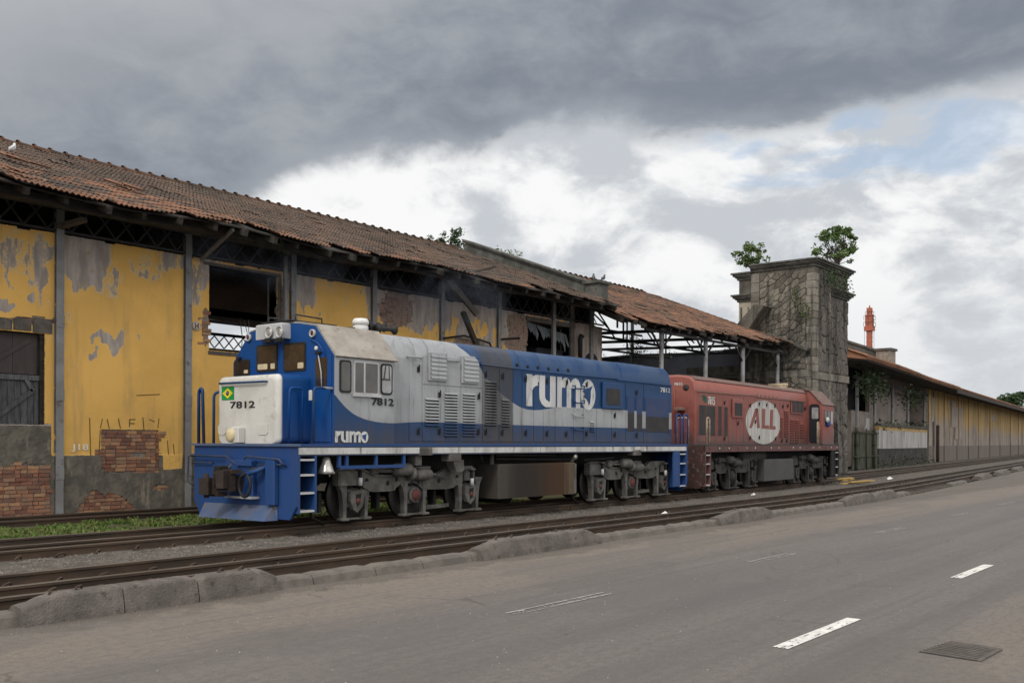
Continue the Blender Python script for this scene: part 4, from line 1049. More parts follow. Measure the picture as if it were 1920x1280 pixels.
# ================================================================== locomotives
def rrect(a0, a1, b0, b1, r, n=4):
    pts = []
    for cx, cy, s0 in ((a1 - r, b0 + r, -90), (a1 - r, b1 - r, 0), (a0 + r, b1 - r, 90), (a0 + r, b0 + r, 180)):
        for k in range(n + 1):
            t = math.radians(s0 + 90 * k / n); pts.append((cx + r * math.cos(t), cy + r * math.sin(t)))
    return pts
def loco_paint(name, kind, curves=None, L=14.2):
    m, t = new_mat(name)
    ob = t.n('ShaderNodeTexCoord').outputs['Object']; sp = t.n('ShaderNodeSeparateXYZ', {0: ob}); x, y, z = sp.outputs
    pos = ob
    n1 = t.noise(pos, 1.7, 8, .6); st = t.mapv(pos, (1, 1, .13)); n2 = t.noise(st, 7, 8, .62); n3 = t.noise(pos, 14, 6, .65); nf = t.noise(pos, 70, 3, .6)
    if kind == 'blue':
        blue = t.mix(t.ramp(n1, .3, .7), (.007, .040, .125), (.012, .046, .118))
        grey = t.mix(t.ramp(n1, .35, .7), (.30, .31, .322), (.265, .272, .28))
        x01 = t.m('DIVIDE', x, L); z01 = t.m('DIVIDE', z, 4.0)
        lo = t.curve(x01, curves[0]); hi = t.curve(x01, curves[1])
        ing = t.m('MULTIPLY', t.ramp(t.m('SUBTRACT', z01, lo), -.001, .001), t.ramp(t.m('SUBTRACT', hi, z01), -.001, .001))
        col = t.mix(ing, blue, grey)
        soot = t.m('MULTIPLY', t.ramp(x, curves[2][0] - .25, curves[2][0] + .1), t.ramp(x, curves[2][1] + .04, curves[2][1] - .04))
        col = t.mix(t.m('MULTIPLY', soot, t.ramp(n2, .2, .7, .62, .93)), col, (.042, .040, .042))
        c_g = (.05, .045, .042)
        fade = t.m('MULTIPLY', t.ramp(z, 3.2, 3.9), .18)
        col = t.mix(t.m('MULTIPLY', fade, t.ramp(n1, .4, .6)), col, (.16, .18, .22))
    elif kind == 'bluefront':
        col = t.mix(t.ramp(n1, .3, .7), (.0015, .046, .20), (.003, .050, .18)); c_g = (.03, .03, .035)
    else:
        col = t.mix(t.ramp(n1, .3, .7), (.165, .046, .038), (.215, .072, .058))
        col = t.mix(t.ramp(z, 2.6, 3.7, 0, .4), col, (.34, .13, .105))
        c_g = (.10, .04, .032)
    col = t.mix(t.m('MULTIPLY', t.ramp(n2, .52, .75), .38 if kind != 'bluefront' else .2), col, c_g)
    run = t.noise(t.mapv(pos, (1, 1, .05), (2, 1, 4)), 16, 4, .6)
    if kind != 'bluefront':
        col = t.mix(t.m('MULTIPLY', t.ramp(run, .58, .72), t.ramp(n1, .4, .6, .1, .6)), col, (.075, .058, .046))
    low = t.m('MULTIPLY', t.ramp(z, 2.35, 1.7), t.ramp(n2, .25, .7, .15, .85 if kind != 'bluefront' else .3))
    col = t.mix(low, col, (.06, .052, .048))
    col = t.mix(t.ramp(n3, .66, .74, 0, .5), col, (.14, .085, .06) if kind != 'bluefront' else (.05, .06, .09))
    finish(t, col, t.ramp(n1, .3, .7, .42, .6), 0, t.m('ADD', t.m('MULTIPLY', nf, .2), t.m('MULTIPLY', n3, .5)), .12, .006, .26)
    return m
M_blue = loco_paint('blue_cab_paint', 'bluefront')
M_red = loco_paint('faded_red_paint', 'red')
M_nose = simple('off_white_paint', (.58, .565, .53), (.50, .485, .45), 1.6, .5, 0, .1, 50, spec=.4, c3=(.40, .37, .32))
M_cabgrey = simple('light_grey_trim', (.46, .46, .46), (.38, .38, .38), 2, .55, 0, .1, 40)
M_roofb = simple('dusty_cab_roof', (.34, .31, .27), (.25, .225, .195), 2.2, .9, 0, .3, 40, c3=(.17, .15, .13))
M_roofr = simple('dusty_red_roof', (.17, .105, .088), (.13, .095, .085), 2.5, .9, 0, .3, 40, c3=(.20, .175, .16))
M_stripe = simple('dirty_white_stripe', (.50, .50, .49), (.34, .325, .31), 1.6, .7, 0, .15, 40, c3=(.11, .095, .083), st=(1.6, 1, .3), lo=.42, hi=.58)
M_bogie = simple('dusty_bogie_grey', (.125, .118, .11), (.062, .057, .053), 3.5, .85, 0, .3, 45, c3=(.045, .04, .037))
M_bogie_d = simple('sooty_bogie', (.06, .056, .054), (.04, .037, .036), 3.5, .9, 0, .3, 45)
M_under = simple('underframe_black', (.010, .010, .011), (.017, .016, .015), 3, .85, 0, .2, 40)
M_wheel = simple('oily_wheel', (.026, .024, .022), (.017, .016, .015), 5, .5, .3, .2, 40)
M_hub = simple('red_oxide_hub', (.15, .04, .036), (.09, .03, .028), 12, .75, 0, .3, 40)
M_screen = None
M_glass_b = simple('brown_tinted_glass', (.030, .020, .015), (.045, .032, .025), 3, .12, 0, 0, 10, spec=.6)
M_glass = simple('dusty_glass', (.028, .025, .022), (.06, .052, .046), 2.5, .16, 0, 0, 10, spec=.6)
M_glass_l = simple('pale_glass', (.30, .31, .31), (.20, .20, .20), 3, .15, 0, 0, 10, spec=.6)
M_rubber = simple('black_rubber', (.02, .02, .02), None, 4, .7)
M_chrome = simple('lamp_glass', (.55, .53, .5), (.35, .33, .3), 8, .2, .5, 0, 10)
M_redlens = simple('red_lens', (.10, .01, .012), None, 8, .2)
M_cream = simple('cream_paint', (.62, .52, .33), (.5, .41, .26), 6, .6)
M_bwhite = simple('antenna_white', (.68, .68, .66), (.6, .6, .58), 4, .4)
M_black = simple('black_lettering', (.02, .02, .022), None, 9, .6)
M_wletter = simple('worn_white_lettering', (.56, .56, .55), (.45, .445, .44), 3, .6, 0, .1, 40, c3=(.20, .18, .165), st=(1, 1, .2), lo=.42, hi=.6)
M_coupler = simple('rusty_coupler', (.05, .034, .028), (.03, .023, .02), 7, .8, .2, .4, 40)
M_plow = simple('scuffed_blue_plough', (.06, .10, .20), (.10, .115, .16), 2.4, .5, 0, .2, 40, c3=(.13, .10, .085))
M_flaggreen = simple('flag_green', (.01, .27, .06)); M_flagyellow = simple('flag_yellow', (.75, .62, .03)); M_flagblue = simple('flag_blue', (.01, .02, .12))
M_meshdark = simple('dark_mesh_screen', (.032, .030, .032), (.045, .04, .04), 3, .8, 0, .5, 160)
M_meshblue = simple('blue_mesh_screen', (.03, .052, .125), (.045, .06, .12), 3, .8, 0, .5, 160)
def tank_mat():
    m, t = new_mat('oil_stained_tank'); ob = t.n('ShaderNodeTexCoord').outputs['Object']
    sp = t.n('ShaderNodeSeparateXYZ', {0: ob}); st = t.noise(t.mapv(ob, (1, 1, .04)), 5, 7, .6); n = t.noise(ob, 6, 6, .6)
    xx = t.m('ADD', sp.outputs[0], t.m('MULTIPLY', t.m('SUBTRACT', st, .5), .9))
    c = t.mix(t.ramp(xx, 5.7, 6.5), (.05, .044, .038), (.022, .018, .015)); c = t.mix(t.ramp(xx, 6.7, 8.0), c, (.048, .024, .012))
    c = t.mix(t.ramp(xx, 8.2, 8.45), c, (.085, .062, .04)); c = t.mix(t.ramp(n, .55, .7, 0, .4), c, (.03, .028, .026))
    finish(t, c, .7, 0, n, .2, .01, .2); return m
M_tank = tank_mat()

class Loco:
    def __init__(s, name, label, O, ang, half, group):
        s.O = O; s.U = (math.cos(ang), math.sin(ang)); s.N = (-math.sin(ang), math.cos(ang)); s.half = half
        s.root = thing(name, label, 'locomotive', (O[0], O[1], 0), ang, group)
    def P(s, u, v, t):            # point on the plane y = t of the locomotive -> (x, z)
        p0 = (s.O[0] + s.N[0] * t, s.O[1] + s.N[1] * t); q = onV(u, v, p0, (p0[0] + s.U[0], p0[1] + s.U[1]))
        return ((q[0] - p0[0]) * s.U[0] + (q[1] - p0[1]) * s.U[1], q[2])
    def X(s, u, v, x):            # point on the plane x = const -> (y, z)
        p0 = (s.O[0] + s.U[0] * x, s.O[1] + s.U[1] * x); q = onV(u, v, p0, (p0[0] + s.N[0], p0[1] + s.N[1]))
        return ((q[0] - p0[0]) * s.N[0] + (q[1] - p0[1]) * s.N[1], q[2])
    def part(s, mb, name, mat, parent=None, **kw):
        return mb.build(name, mat, parent or s.root, local=True, **kw)
    def rect(s, u0, v0, u1, v1, t):
        x0, za = s.P(u0, (v0 + v1) / 2, t)[0], None; x1 = s.P(u1, (v0 + v1) / 2, t)[0]
        um = (u0 + u1) / 2; return (x0, x1, s.P(um, v1, t)[1], s.P(um, v0, t)[1])
    def hood(s, x0, x1, h, zb, zs, zt, mat, name='hood'):
        prof = [(-h, zb), (-h, zs - .10), (-h + .02, zs), (-h + .08, zs + .5 * (zt - zs)), (-h + .2, zs + .82 * (zt - zs)), (-h + .42, zt - .02), (-.3, zt), (.3, zt), (h - .42, zt - .02), (h - .2, zs + .82 * (zt - zs)), (h - .08, zs + .5 * (zt - zs)), (h - .02, zs), (h, zs - .1), (h, zb)]
        mb = MB(); secs = []
        for x, k in ((x0, .05), (x0 + .05, 0), (x1 - .09, 0), (x1 - .02, .04), (x1, .10)):
            secs.append([(x, p[0] * (1 - k * .6 / h), p[1] - (k if p[1] > zb + 1 else 0)) for p in prof])
        mb.loft(secs, True, True, False); o = s.part(mb, name, mat)
        for p in o.data.polygons: p.use_smooth = abs(p.normal.x) < .3 and p.normal.z > .05
        return o
    def louvre(s, x0, x1, z0, z1, t, mat, n=None):
        o = s.part(MB().box(x0, x1, t - .004, t + .01, z0, z1), 'louvre', M_under)
        n = n or int((z1 - z0) / .062); dz = (z1 - z0) / n
        w = x1 - x0
        mk = lambda zt: MB().add([(x0 + a, t + b, zt + c) for a, b, c in ((0, -.004, 0), (w, -.004, 0), (w, -.040, -dz * .62), (0, -.040, -dz * .62), (0, -.004, -.01), (w, -.004, -.01), (w, -.034, -dz * .68), (0, -.034, -dz * .68))],
                      [(0, 1, 2, 3), (7, 6, 5, 4), (3, 2, 6, 7), (0, 3, 7, 4), (1, 5, 6, 2)])
        for k in range(n): s.part(mk(z1 - k * dz), 'slat', mat, o)
        s.part(MB().box(x0 - .015, x0, t - .012, t + .01, z0, z1).box(x1, x1 + .015, t - .012, t + .01, z0, z1), 'louvre_rim', mat, o)
        return o
    def door(s, x0, x1, z0, z1, t, mat, name='hood_door', d=.014):
        return s.part(MB().bevbox(x0 + .012, x1 - .012, t - d, t + .005, z0, z1, .006), name, mat)
    def handle(s, u, v, t):
        x, z = s.P(u, v, t); s.part(MB().bevbox(x - .035, x + .035, t - .045, t - .01, z - .06, z + .05, .012).box(x - .012, x + .012, t - .06, t - .045, z - .02, z + .09), 'latch', M_under)
    def window_y(s, x0, x1, z0, z1, t, glass, r=.05, fr=.035, rim=None):
        o = s.part(MB().prism(rrect(x0, x1, z0, z1, r), t - .016, t + .01), 'window', rim or M_rubber)
        s.part(MB().prism(rrect(x0 + fr, x1 - fr, z0 + fr, z1 - fr, max(r - fr * .5, .015)), t - .022, t - .012), 'pane', glass, o); return o
    def window_x(s, y0, y1, z0, z1, x, glass, r=.05, fr=.03, rim=None):
        o = s.part(MB().prism(rrect(y0, y1, z0, z1, r), x - .016, x + .01, 'YZ'), 'window', rim or M_rubber)
        s.part(MB().prism(rrect(y0 + fr, y1 - fr, z0 + fr, z1 - fr, max(r - fr * .5, .015)), x - .022, x - .012, 'YZ'), 'pane', glass, o); return o
    def pipe(s, pts, r, name, mat, parent=None, n=7): return s.part(MB().tube(pts, r, n), name, mat, parent)
    def text(s, body, rect, t, mat, bold=.004, name='lettering', parent=None):
        x0, x1, z0, z1 = rect; me = fit_text(text_mesh(name, body, z1 - z0, mat, bold), x0, x1, z0, z1, t)
        o = bpy.data.objects.new(name, me); COL.objects.link(o); o.parent = parent or s.root; return o
    def loop(s, pts, r, name, mat):
        # handrail with rounded corners
        out = []
        pts = [Vector(p) for p in pts]
        for i, p in enumerate(pts):
            if 0 < i < len(pts) - 1:
                a, b = pts[i - 1], pts[i + 1]; ra = min(.09, (a - p).length * .45); rb_ = min(.09, (b - p).length * .45)
                q0 = p + (a - p).normalized() * ra; q1 = p + (b - p).normalized() * rb_
                for k in range(5):
                    f = k / 4; out.append(q0 * (1 - f) ** 2 + p * 2 * f * (1 - f) + q1 * f * f)
            else: out.append(p)
        return s.pipe(out, r, name, mat)
def bez(pts): return pts
def make_bogie(lo, u0, v0, hubpx, hubx):
    """truck built round its middle axle; outlines measured on the near side frame plane"""
    T = -1.40
    b = bpy.data.objects.new('bogie', None); COL.objects.link(b); b.parent = lo.root; b.location = (hubx, 0, 0)
    def c(px, py, t=T):
        x, z = lo.P(px / 5.3333 + 580, py / 5.3333 + 820, t); return (x - hubx, z)
    frame = [c(*p) for p in ((340, 330), (395, 300), (560, 300), (605, 315), (715, 382), (985, 385), (1080, 420), (1290, 400), (1390, 340), (1460, 292), (1690, 282), (1705, 300), (1700, 425), (1600, 435), (1545, 455), (1490, 495), (1420, 508), (1195, 513), (1150, 470), (1105, 455), (1000, 458), (960, 480), (915, 520), (860, 528), (700, 538), (660, 528), (600, 478), (340, 487))]
    for sgn in (1, -1):
        o = MB().prism(frame, sgn * -1.40, sgn * -1.27).build('side_frame', M_bogie, b, local=True)
    bev = o
    top = [c(*p) for p in ((590, 310), (715, 372), (985, 375), (985, 390), (715, 392), (600, 330))]
    MB().prism(top, -1.43, -1.401).build('frame_flange', M_bogie, b, local=True)
    low = [c(*p) for p in ((590, 478), (660, 520), (700, 530), (860, 522), (915, 512), (915, 528), (860, 538), (700, 546), (655, 536), (590, 495))]
    MB().prism(low, -1.43, -1.401).build('frame_flange', M_bogie, b, local=True)
    low2 = [c(*p) for p in ((1150, 462), (1195, 505), (1420, 500), (1490, 487), (1545, 447), (1545, 463), (1490, 503), (1420, 516), (1195, 521), (1145, 480))]
    MB().prism(low2, -1.43, -1.401).build('frame_flange', M_bogie, b, local=True)
    for px, py in ((638, 430), (848, 455), (937, 418), (1357, 432), (1540, 392)):
        x, z = c(px, py); MB().lathe([(.045, -.006), (.045, .004)], (x, T - .003, z), 'Y', 14).build('frame_hole', M_under, b, local=True)
    # end boxes (bolster ends) standing proud of the frame
    for (xa, xb) in ((340, 590), (1600, 1700)):
        x0, z1 = c(xa, 320); x1, z0 = c(xb, 480 if xa < 1000 else 430)
        MB().bevbox(x0, x1, -1.47, -1.401, z0 + .01, z1 - .02, .03).build('end_casting', M_bogie, b, local=True)
    for px in (575, 1690):
        x, z = c(px, 330, -1.5); MB().tube([(x, -1.5, z + .03), (x, -1.5, z - .32)], .035, 8).build('snubber', M_under, b, local=True)
        MB().bevbox(x - .09, x + .07, -1.55, -1.45, z + .01, z + .05, .01).build('snubber_bracket', M_bogie, b, local=True)
        x, z = c(px, 450, -1.5); MB().tube([(x, -1.5, z + .09), (x, -1.5, z - .06)], .042, 8).build('snubber_sleeve', M_cabgrey, b, local=True)
    ax = [c(480, 620)[0] + .06, 0.0, c(1640, 560)[0] - .02]; AZ = .69
    ax = [-1.62, 0.0, 1.66]
    for i, x in enumerate(ax):
        for sgn in (-1, 1):
            w_ = MB().lathe([(.40, -.06), (.52, -.055), (.53, -.03), (.505, -.02), (.495, .06), (.40, .06), (.36, .02), (.12, .03), (.12, -.03), (.36, -.02)], (x, sgn * .875 - .075, AZ), 'Y', 32) if sgn < 0 else \
                 MB().lathe([(.40, .06), (.52, .055), (.53, .03), (.505, .02), (.495, -.06), (.40, -.06), (.36, -.02), (.12, -.03), (.12, .03), (.36, .02)], (x, sgn * .875 - .075, AZ), 'Y', 32)
            w_.build('wheel', M_wheel, b, local=True)
        MB().cyl((x, -1.2, AZ), (x, 1.2, AZ), .085).build('axle', M_wheel, b, local=True)
        # pedestal legs
        for k in (-1, 1):
            wl = .14
            leg = [(x + k * .21, .98), (x + k * .45, .98), (x + k * .35, .80), (x + k * .315, .56), (x + k * .305, .30), (x + k * .235, .30), (x + k * .23, .55), (x + k * .225, .75)]
            MB().prism(leg, -1.41, -1.29).build('pedestal_leg', M_bogie, b, local=True)
            MB().bevbox(x + k * .285 - .09, x + k * .285 + .09, -1.46, -1.28, .26, .305, .01).build('pedestal_foot', M_bogie, b, local=True)
        MB().box(x - .30, x + .30, -1.40, -1.30, .268, .298).build('pedestal_tie', M_bogie, b, local=True)
        MB().bevbox(x - .20, x + .20, -1.36, -1.15, .50, .86, .04).build('axle_box', M_bogie, b, local=True)
        for k in (-.1, .1):
            sp_ = MB()
            for q in range(4): sp_.lathe([(.075, 0), (.085, .012), (.075, .024)], (x + k, -1.33, .865 + q * .032), 'Z', 10)
            sp_.build('spring', M_under, b, local=True)
        if i == 1:
            MB().lathe([(.15, .0), (.17, -.03), (.15, -.06), (.02, -.07)], (x, -1.36, .67), 'Y', 20).build('hub_rim', M_bogie, b, local=True)
            MB().lathe([(.115, .0), (.115, -.012), (.02, -.022)], (x, -1.43, .67), 'Y', 20).build('hub_cover', M_hub, b, local=True)
        else:
            d_ = [(x - .17, .80), (x + .12, .84), (x + .2, .80), (x + .14, .52), (x, .40), (x - .1, .46), (x - .17, .62)]
            MB().prism(d_, -1.46, -1.361).build('axle_damper', M_bogie, b, local=True)
            MB().prism([(x - .05, .74), (x + .1, .76), (x + .05, .56), (x - .02, .5)], -1.466, -1.461).build('damper_recess', M_under, b, local=True)
            MB().lathe([(.05, .0), (.05, -.012)], (x + .01, -1.466, .62), 'Y', 12).build('hub_cover', M_hub, b, local=True)
    # brake cylinders and rigging
    for (p0, p1, r) in (((905, 325), (1075, 315), .13), ((1120, 372), (1270, 366), .12)):
        a, z = c(*p0, -1.5); b_, z2 = c(*p1, -1.5)
        MB().lathe([(r * .6, a), (r * .95, a + .05), (r, a + .08), (r, b_ - .06), (r * .8, b_), (r * .25, b_ + .01)], (0, -1.5, z), 'X', 16).build('brake_cylinder', M_bogie, b, local=True)
    for (p0, p1, r) in (((720, 335), (905, 338), .035), ((1075, 300), (1270, 300), .025), ((1270, 368), (1330, 374), .04), ((720, 315), (860, 300), .03), ((1330, 372), (1420, 408), .015), ((1420, 408), (1500, 370), .015)):
        a, z = c(*p0, -1.47); b_, z2 = c(*p1, -1.47); MB().tube([(a, -1.47, z), (b_, -1.47, z2)], r, 8).build('brake_rod', M_bogie, b, local=True)
    a, z = c(700, 330, -1.45); MB().bevbox(a - .06, a + .12, -1.5, -1.38, z - .07, z + .09, .02).build('rod_bracket', M_bogie, b, local=True)
    a, z = c(1085, 360, -1.5); MB().lathe([(.14, -.04), (.14, .04)], (a, -1.5, z), 'X', 16).build('cylinder_flange', M_bogie, b, local=True)
    for x in (-2.28, -.78, .86, 2.2):
        MB().bevbox(x - .05, x + .05, -.98, -.78, .42, .80, .02).build('brake_block', M_under, b, local=True)
    MB().bar((.5, -1.2, .38), (1.2, -1.2, .40), .08).build('brake_beam', M_bogie, b, local=True)
    MB().tube([(-2.2, -1.0, .2), (-2.55, -1.05, .35), (-2.62, -1.1, .75), (-2.85, -1.1, 1.1)], .03, 6).build('sand_pipe', M_wheel, b, local=True)
    for ch in b.children:
        ys = [v.co.y for v in ch.data.vertices]
        if max(ys) < -1.05 or min(ys) > 1.05:
            for v in ch.data.vertices: v.co.y += .18 if v.co.y < 0 else -.18
    return b
def copy_bogie(src, root, x, mat=None, flip=False):
    nb_ = src.copy(); COL.objects.link(nb_); nb_.parent = root; nb_.location = (x, 0, 0)
    if flip: nb_.scale = (-1, 1, 1)
    for ch in src.children:
        d = ch.copy(); COL.objects.link(d); d.parent = nb_
        if mat and d.material_slots and d.data.materials[0] in (M_bogie, M_hub, M_cabgrey):
            d.material_slots[0].link = 'OBJECT'; d.material_slots[0].material = mat
    return nb_
# ------------------------------------------------------------------ blue locomotive
GL = 'coupled diesel locomotives'
A = Loco('locomotive', 'blue and grey diesel locomotive with white nose and large white rumo lettering', (11.06, 15.15), 0.0, 1.53, GL)
L = 14.2; HB = 1.22; HT = -HB
def hx(u): return A.P(u, 770, HT)[0]
lowc = [(u, v) for u, v in ((628, 738), (640, 752), (652, 765), (673, 780), (700, 789), (736, 793))]
lo_pts = [(0.0, .745)] + [(lambda q: (q[0] / L, q[1] / 4))(A.P(u, v, -1.53)) for u, v in lowc] + [(hx(800) / L, .538), (hx(905) / L, .535), (1.0, .532)]
hi_px = ((870, 651), (883, 665), (897, 685.5), (911, 708), (929, 728), (961, 754.6), (980, 765), (998, 768.5))
hi_pts = [(0.0, 1.0), (A.P(858, 650, HT)[0] / L, 1.0)] + [(lambda q: (q[0] / L, q[1] / 4))(A.P(u, v, HT)) for u, v in hi_px] + [(.60, .652), (1.0, .648)]
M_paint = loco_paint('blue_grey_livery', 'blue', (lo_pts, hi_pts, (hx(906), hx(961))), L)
# deck, sill, underframe
A.part(MB().box(.0, L, -1.53, 1.53, 1.655, 1.70), 'deck', M_blue)
A.part(MB().box(.03, L - .03, -1.50, 1.50, 1.49, 1.654), 'underframe', M_under)
A.part(MB().box(0.02, L - .02, -1.526, -1.501, 1.515, 1.632), 'sill_stripe', M_stripe)
A.part(MB().box(0.02, L - .02, -1.522, -1.501, 1.635, 1.653).box(.02, L - .02, -1.522, -1.501, 1.49, 1.512), 'sill_edge', M_paint)
A.part(MB().box(.6, L - .6, -.75, .75, .95, 1.49), 'centre_sill', M_under)
A.part(MB().box(.02, L - .02, 1.501, 1.526, 1.50, 1.65), 'sill_stripe', M_stripe)
# hood with its doors
hx1 = A.P(1260, 760, HT)[0]
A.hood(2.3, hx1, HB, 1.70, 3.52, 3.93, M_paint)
seams = (791, 835, 862, 904, 935, 961, 978, 1000, 1018, 1040, 1075, 1093, 1118, 1146, 1172, 1206, 1259)
A.door(hx(766), hx(790), 1.76, 3.34, HT, M_paint)
for a, b in zip(seams, seams[1:]):
    zt_ = 2.90 if b <= 904 else (2.66 if 1118 <= a < 1172 else 3.40)
    A.door(hx(a), hx(b), 1.76, zt_, HT, M_paint)
A.door(hx(791), hx(904), 2.93, 3.52, HT, M_paint, 'hood_panel')
# roof seams
for u in (764, 790, 961, 1000, 1075, 1154):
    x = A.P(u, 690, -1.0)[0]; pr = [(-HB - .006, 3.42), (-HB + .014, 3.526), (-HB + .075, 3.735), (-HB + .195, 3.862), (-HB + .42, 3.918), (-.3, 3.938), (.3, 3.938), (HB - .42, 3.918), (HB - .195, 3.862), (HB, 3.42)]
    mb = MB(); mb.loft([[(x - .015, p[0], p[1]) for p in pr], [(x + .015, p[0], p[1]) for p in pr]], False, False); A.part(mb, 'roof_seam', M_paint)
for (x0, x1, z0, z1) in [A.rect(*q, HT) for q in ((796, 746, 821, 800), (832, 736, 856, 819), (866, 737, 889, 819), (908, 714, 929, 799), (939, 748, 953, 801))]:
    A.louvre(x0, x1, z0, z1, HT - .016, M_paint)
A.louvre(*A.rect(1105, 790, 1112, 810, HT), HT - .016, M_paint, 5)
for q in ((801, 661, 835, 714), (863, 668, 895, 719)):
    x0, x1, z0, z1 = A.rect(*q, HT)
    fr = A.part(MB().bevbox(x0, x1, HT - .06, HT - .01, z0, z1, .012), 'filter_box', M_paint)
    n = 6; dz = (z1 - z0 - .06) / n
    for k in range(n): A.part(MB().add([(x0 + .05, HT - .064, z0 + .03 + k * dz + dz), (x1 - .03, HT - .064, z0 + .03 + k * dz + dz), (x1 - .03, HT - .082, z0 + .03 + k * dz + .012), (x0 + .05, HT - .082, z0 + .03 + k * dz + .012), (x0 + .05, HT - .06, z0 + .03 + k * dz + .006), (x1 - .03, HT - .06, z0 + .03 + k * dz + .006)], [(0, 1, 2, 3), (3, 2, 5, 4)]), 'slat', M_paint, fr, recalc=False)
# box with mesh window near the tail
x0, x1, z0, z1 = A.rect(1127, 717, 1165, 766, HT); A.part(MB().bevbox(x0, x1, HT - .07, HT - .01, z0, z1, .02), 'filter_box', M_paint)
x0, x1, z0, z1 = A.rect(1133, 729, 1158, 759, HT); A.part(MB().box(x0, x1, HT - .078, HT - .068, z0, z1), 'mesh_screen', M_meshdark)
for q, mid in (((1175, 742, 1188, 808), 775), ((1192, 744, 1203, 808), 777), ((1209, 747, 1253, 810), 780)):
    x0, x1, z0, z1 = A.rect(*q, HT); zm = A.P(1200, mid, HT)[1]
    A.part(MB().box(x0, x1, HT - .022, HT - .008, zm, z1), 'radiator_screen', M_meshblue); A.part(MB().box(x0, x1, HT - .022, HT - .008, z0, zm - .002), 'radiator_screen', M_meshdark)
    A.part(MB().box(x0 - .02, x0, HT - .03, HT - .008, z0, z1).box(x1, x1 + .02, HT - .03, HT - .008, z0, z1), 'screen_frame', M_paint)
for u, v in ((783, 692), (822.6, 739.4), (896, 743), (783, 809), (822, 809), (895, 810), (909, 703), (941, 706), (909, 810), (940, 811), (984, 711), (1024, 715), (1061, 717), (1098, 721), (984, 812), (1024, 813), (1060, 814), (1098, 813), (1151, 779), (1151, 815), (1192, 736), (1192, 816)):
    A.handle(u, v, HT)
for u, v in ((970, 684), (990, 687), (1009, 689), (1029, 691), (1047, 693), (1066, 694)):
    x, z = A.P(u, v, HT); A.part(MB().lathe([(.04, 0), (.04, -.03)], (x, HT + .03, z), 'Y', 10), 'roof_bolt', M_under)
def raily(pts, name='handrail', r=.018, mat=None):
    out = [(A.P(u, v, HT - .07)[0], HT - .07, A.P(u, v, HT - .07)[1]) for u, v in pts]; return A.pipe([(out[0][0], HT, out[0][2])] + out + [(out[-1][0], HT, out[-1][2])], r, name, mat or M_paint)
raily(((767, 668), (793, 671))); raily(((839, 675), (861, 677.5))); raily(((904, 683), (961, 690), (1075, 703), (1155, 710))); raily(((1160, 712), (1258, 723)))
for v in (728, 755, 781, 806):
    a = A.P(1078, v, HT - .1); b = A.P(1097, v + 3, HT - .1)
    A.pipe([(a[0], HT, a[1] + .08), (a[0], HT - .09, a[1] + .06), (a[0] + .05, HT - .1, a[1]), (b[0] - .03, HT - .1, b[1] + .03), (b[0], HT - .09, b[1] + .1), (b[0], HT, b[1] + .1)], .016, 'ladder_rung', M_paint)
for a, b in (((767, 672), (789, 676)),): pass
# lettering
def glyph(lo, polys, rect, t, mat, name='lettering'):
    """polys in unit box; each an outline already free of holes"""
    x0, x1, z0, z1 = rect; mb = MB()
    for i, pl in enumerate(polys): mb.prism([(x0 + p[0] * (x1 - x0), z0 + p[1] * (z1 - z0)) for p in pl], t - .005 - i * .0004, t + .002)
    return lo.part(mb, name, mat)
def arc_strip(cx, cy, ro, ri, a0, a1, n=14, sx=1.0):
    o = [(cx + ro * sx * math.cos(math.radians(a0 + (a1 - a0) * k / n)), cy + ro * math.sin(math.radians(a0 + (a1 - a0) * k / n))) for k in range(n + 1)]
    i_ = [(cx + ri[0] * sx * math.cos(math.radians(a1 + (a0 - a1) * k / n)), cy + ri[1] * math.sin(math.radians(a1 + (a0 - a1) * k / n))) for k in range(n + 1)]
    return o + i_
def strips(cx, cy, rox, roy, rix, riy, a0, a1, n=12):
    out = []
    for k in range(n):
        t0, t1 = math.radians(a0 + (a1 - a0) * k / n), math.radians(a0 + (a1 - a0) * (k + 1) / n)
        out.append([(cx + rox * math.cos(t0), cy + roy * math.sin(t0)), (cx + rox * math.cos(t1), cy + roy * math.sin(t1)), (cx + rix * math.cos(t1), cy + riy * math.sin(t1)), (cx + rix * math.cos(t0), cy + riy * math.sin(t0))])
    return out
def box2(a, b, c, d): return [(a, c), (b, c), (b, d), (a, d)]
def rumo(lo, rect, t, mat):
    x0, x1, z0, z1 = rect; S = lambda a, b: (x0 + (x1 - x0) * a, x0 + (x1 - x0) * b, z0, z1)
    st = .42
    g = [box2(0, .5, 0, 1)] + strips(.98, .44, .48 + .5, .56, .48, .22, 90, 165, 8) + [box2(.97, 1.06, .78, 1)]
    glyph(lo, g, S(0, .155), t, mat)
    g = [box2(0, .34, .36, 1), box2(.66, 1, .0, 1)] + strips(.47, .36, .47, .37, .13, .15, 180, 285, 10) + [box2(.55, .68, 0.0, .18)]
    glyph(lo, g, S(.175, .40), t, mat)
    g = [box2(0, .19, 0, 1), box2(.405, .595, 0, .68), box2(.81, 1, 0, .68)] + strips(.37, .66, .225, .34, .035, .14, 180, 0, 12) + strips(.775, .66, .225, .34, .035, .14, 180, 0, 12)
    glyph(lo, g, S(.425, .765), t, mat)
    g = [[(.5 + .5 * math.cos(2 * math.pi * k / 28), .48 + .52 * math.sin(2 * math.pi * k / 28)) for k in range(28)]]
    glyph(lo, g, S(.775, 1.0), t - .001, mat)
    g = [[(.10, .60), (.28, .68), (.55, .72), (.80, .80), (.66, .62), (.66, .42), (.62, .22), (.54, .12), (.48, .24), (.36, .34), (.16, .40), (.26, .50)]]
    glyph(lo, g, S(.775, 1.0), t - .008, M_paint if z1 - z0 > .4 else M_blue)
x0, z1 = A.P(986, 702, HT); xe, _ = A.P(1115, 742, HT); z0 = A.P(1000, 764, HT)[1]
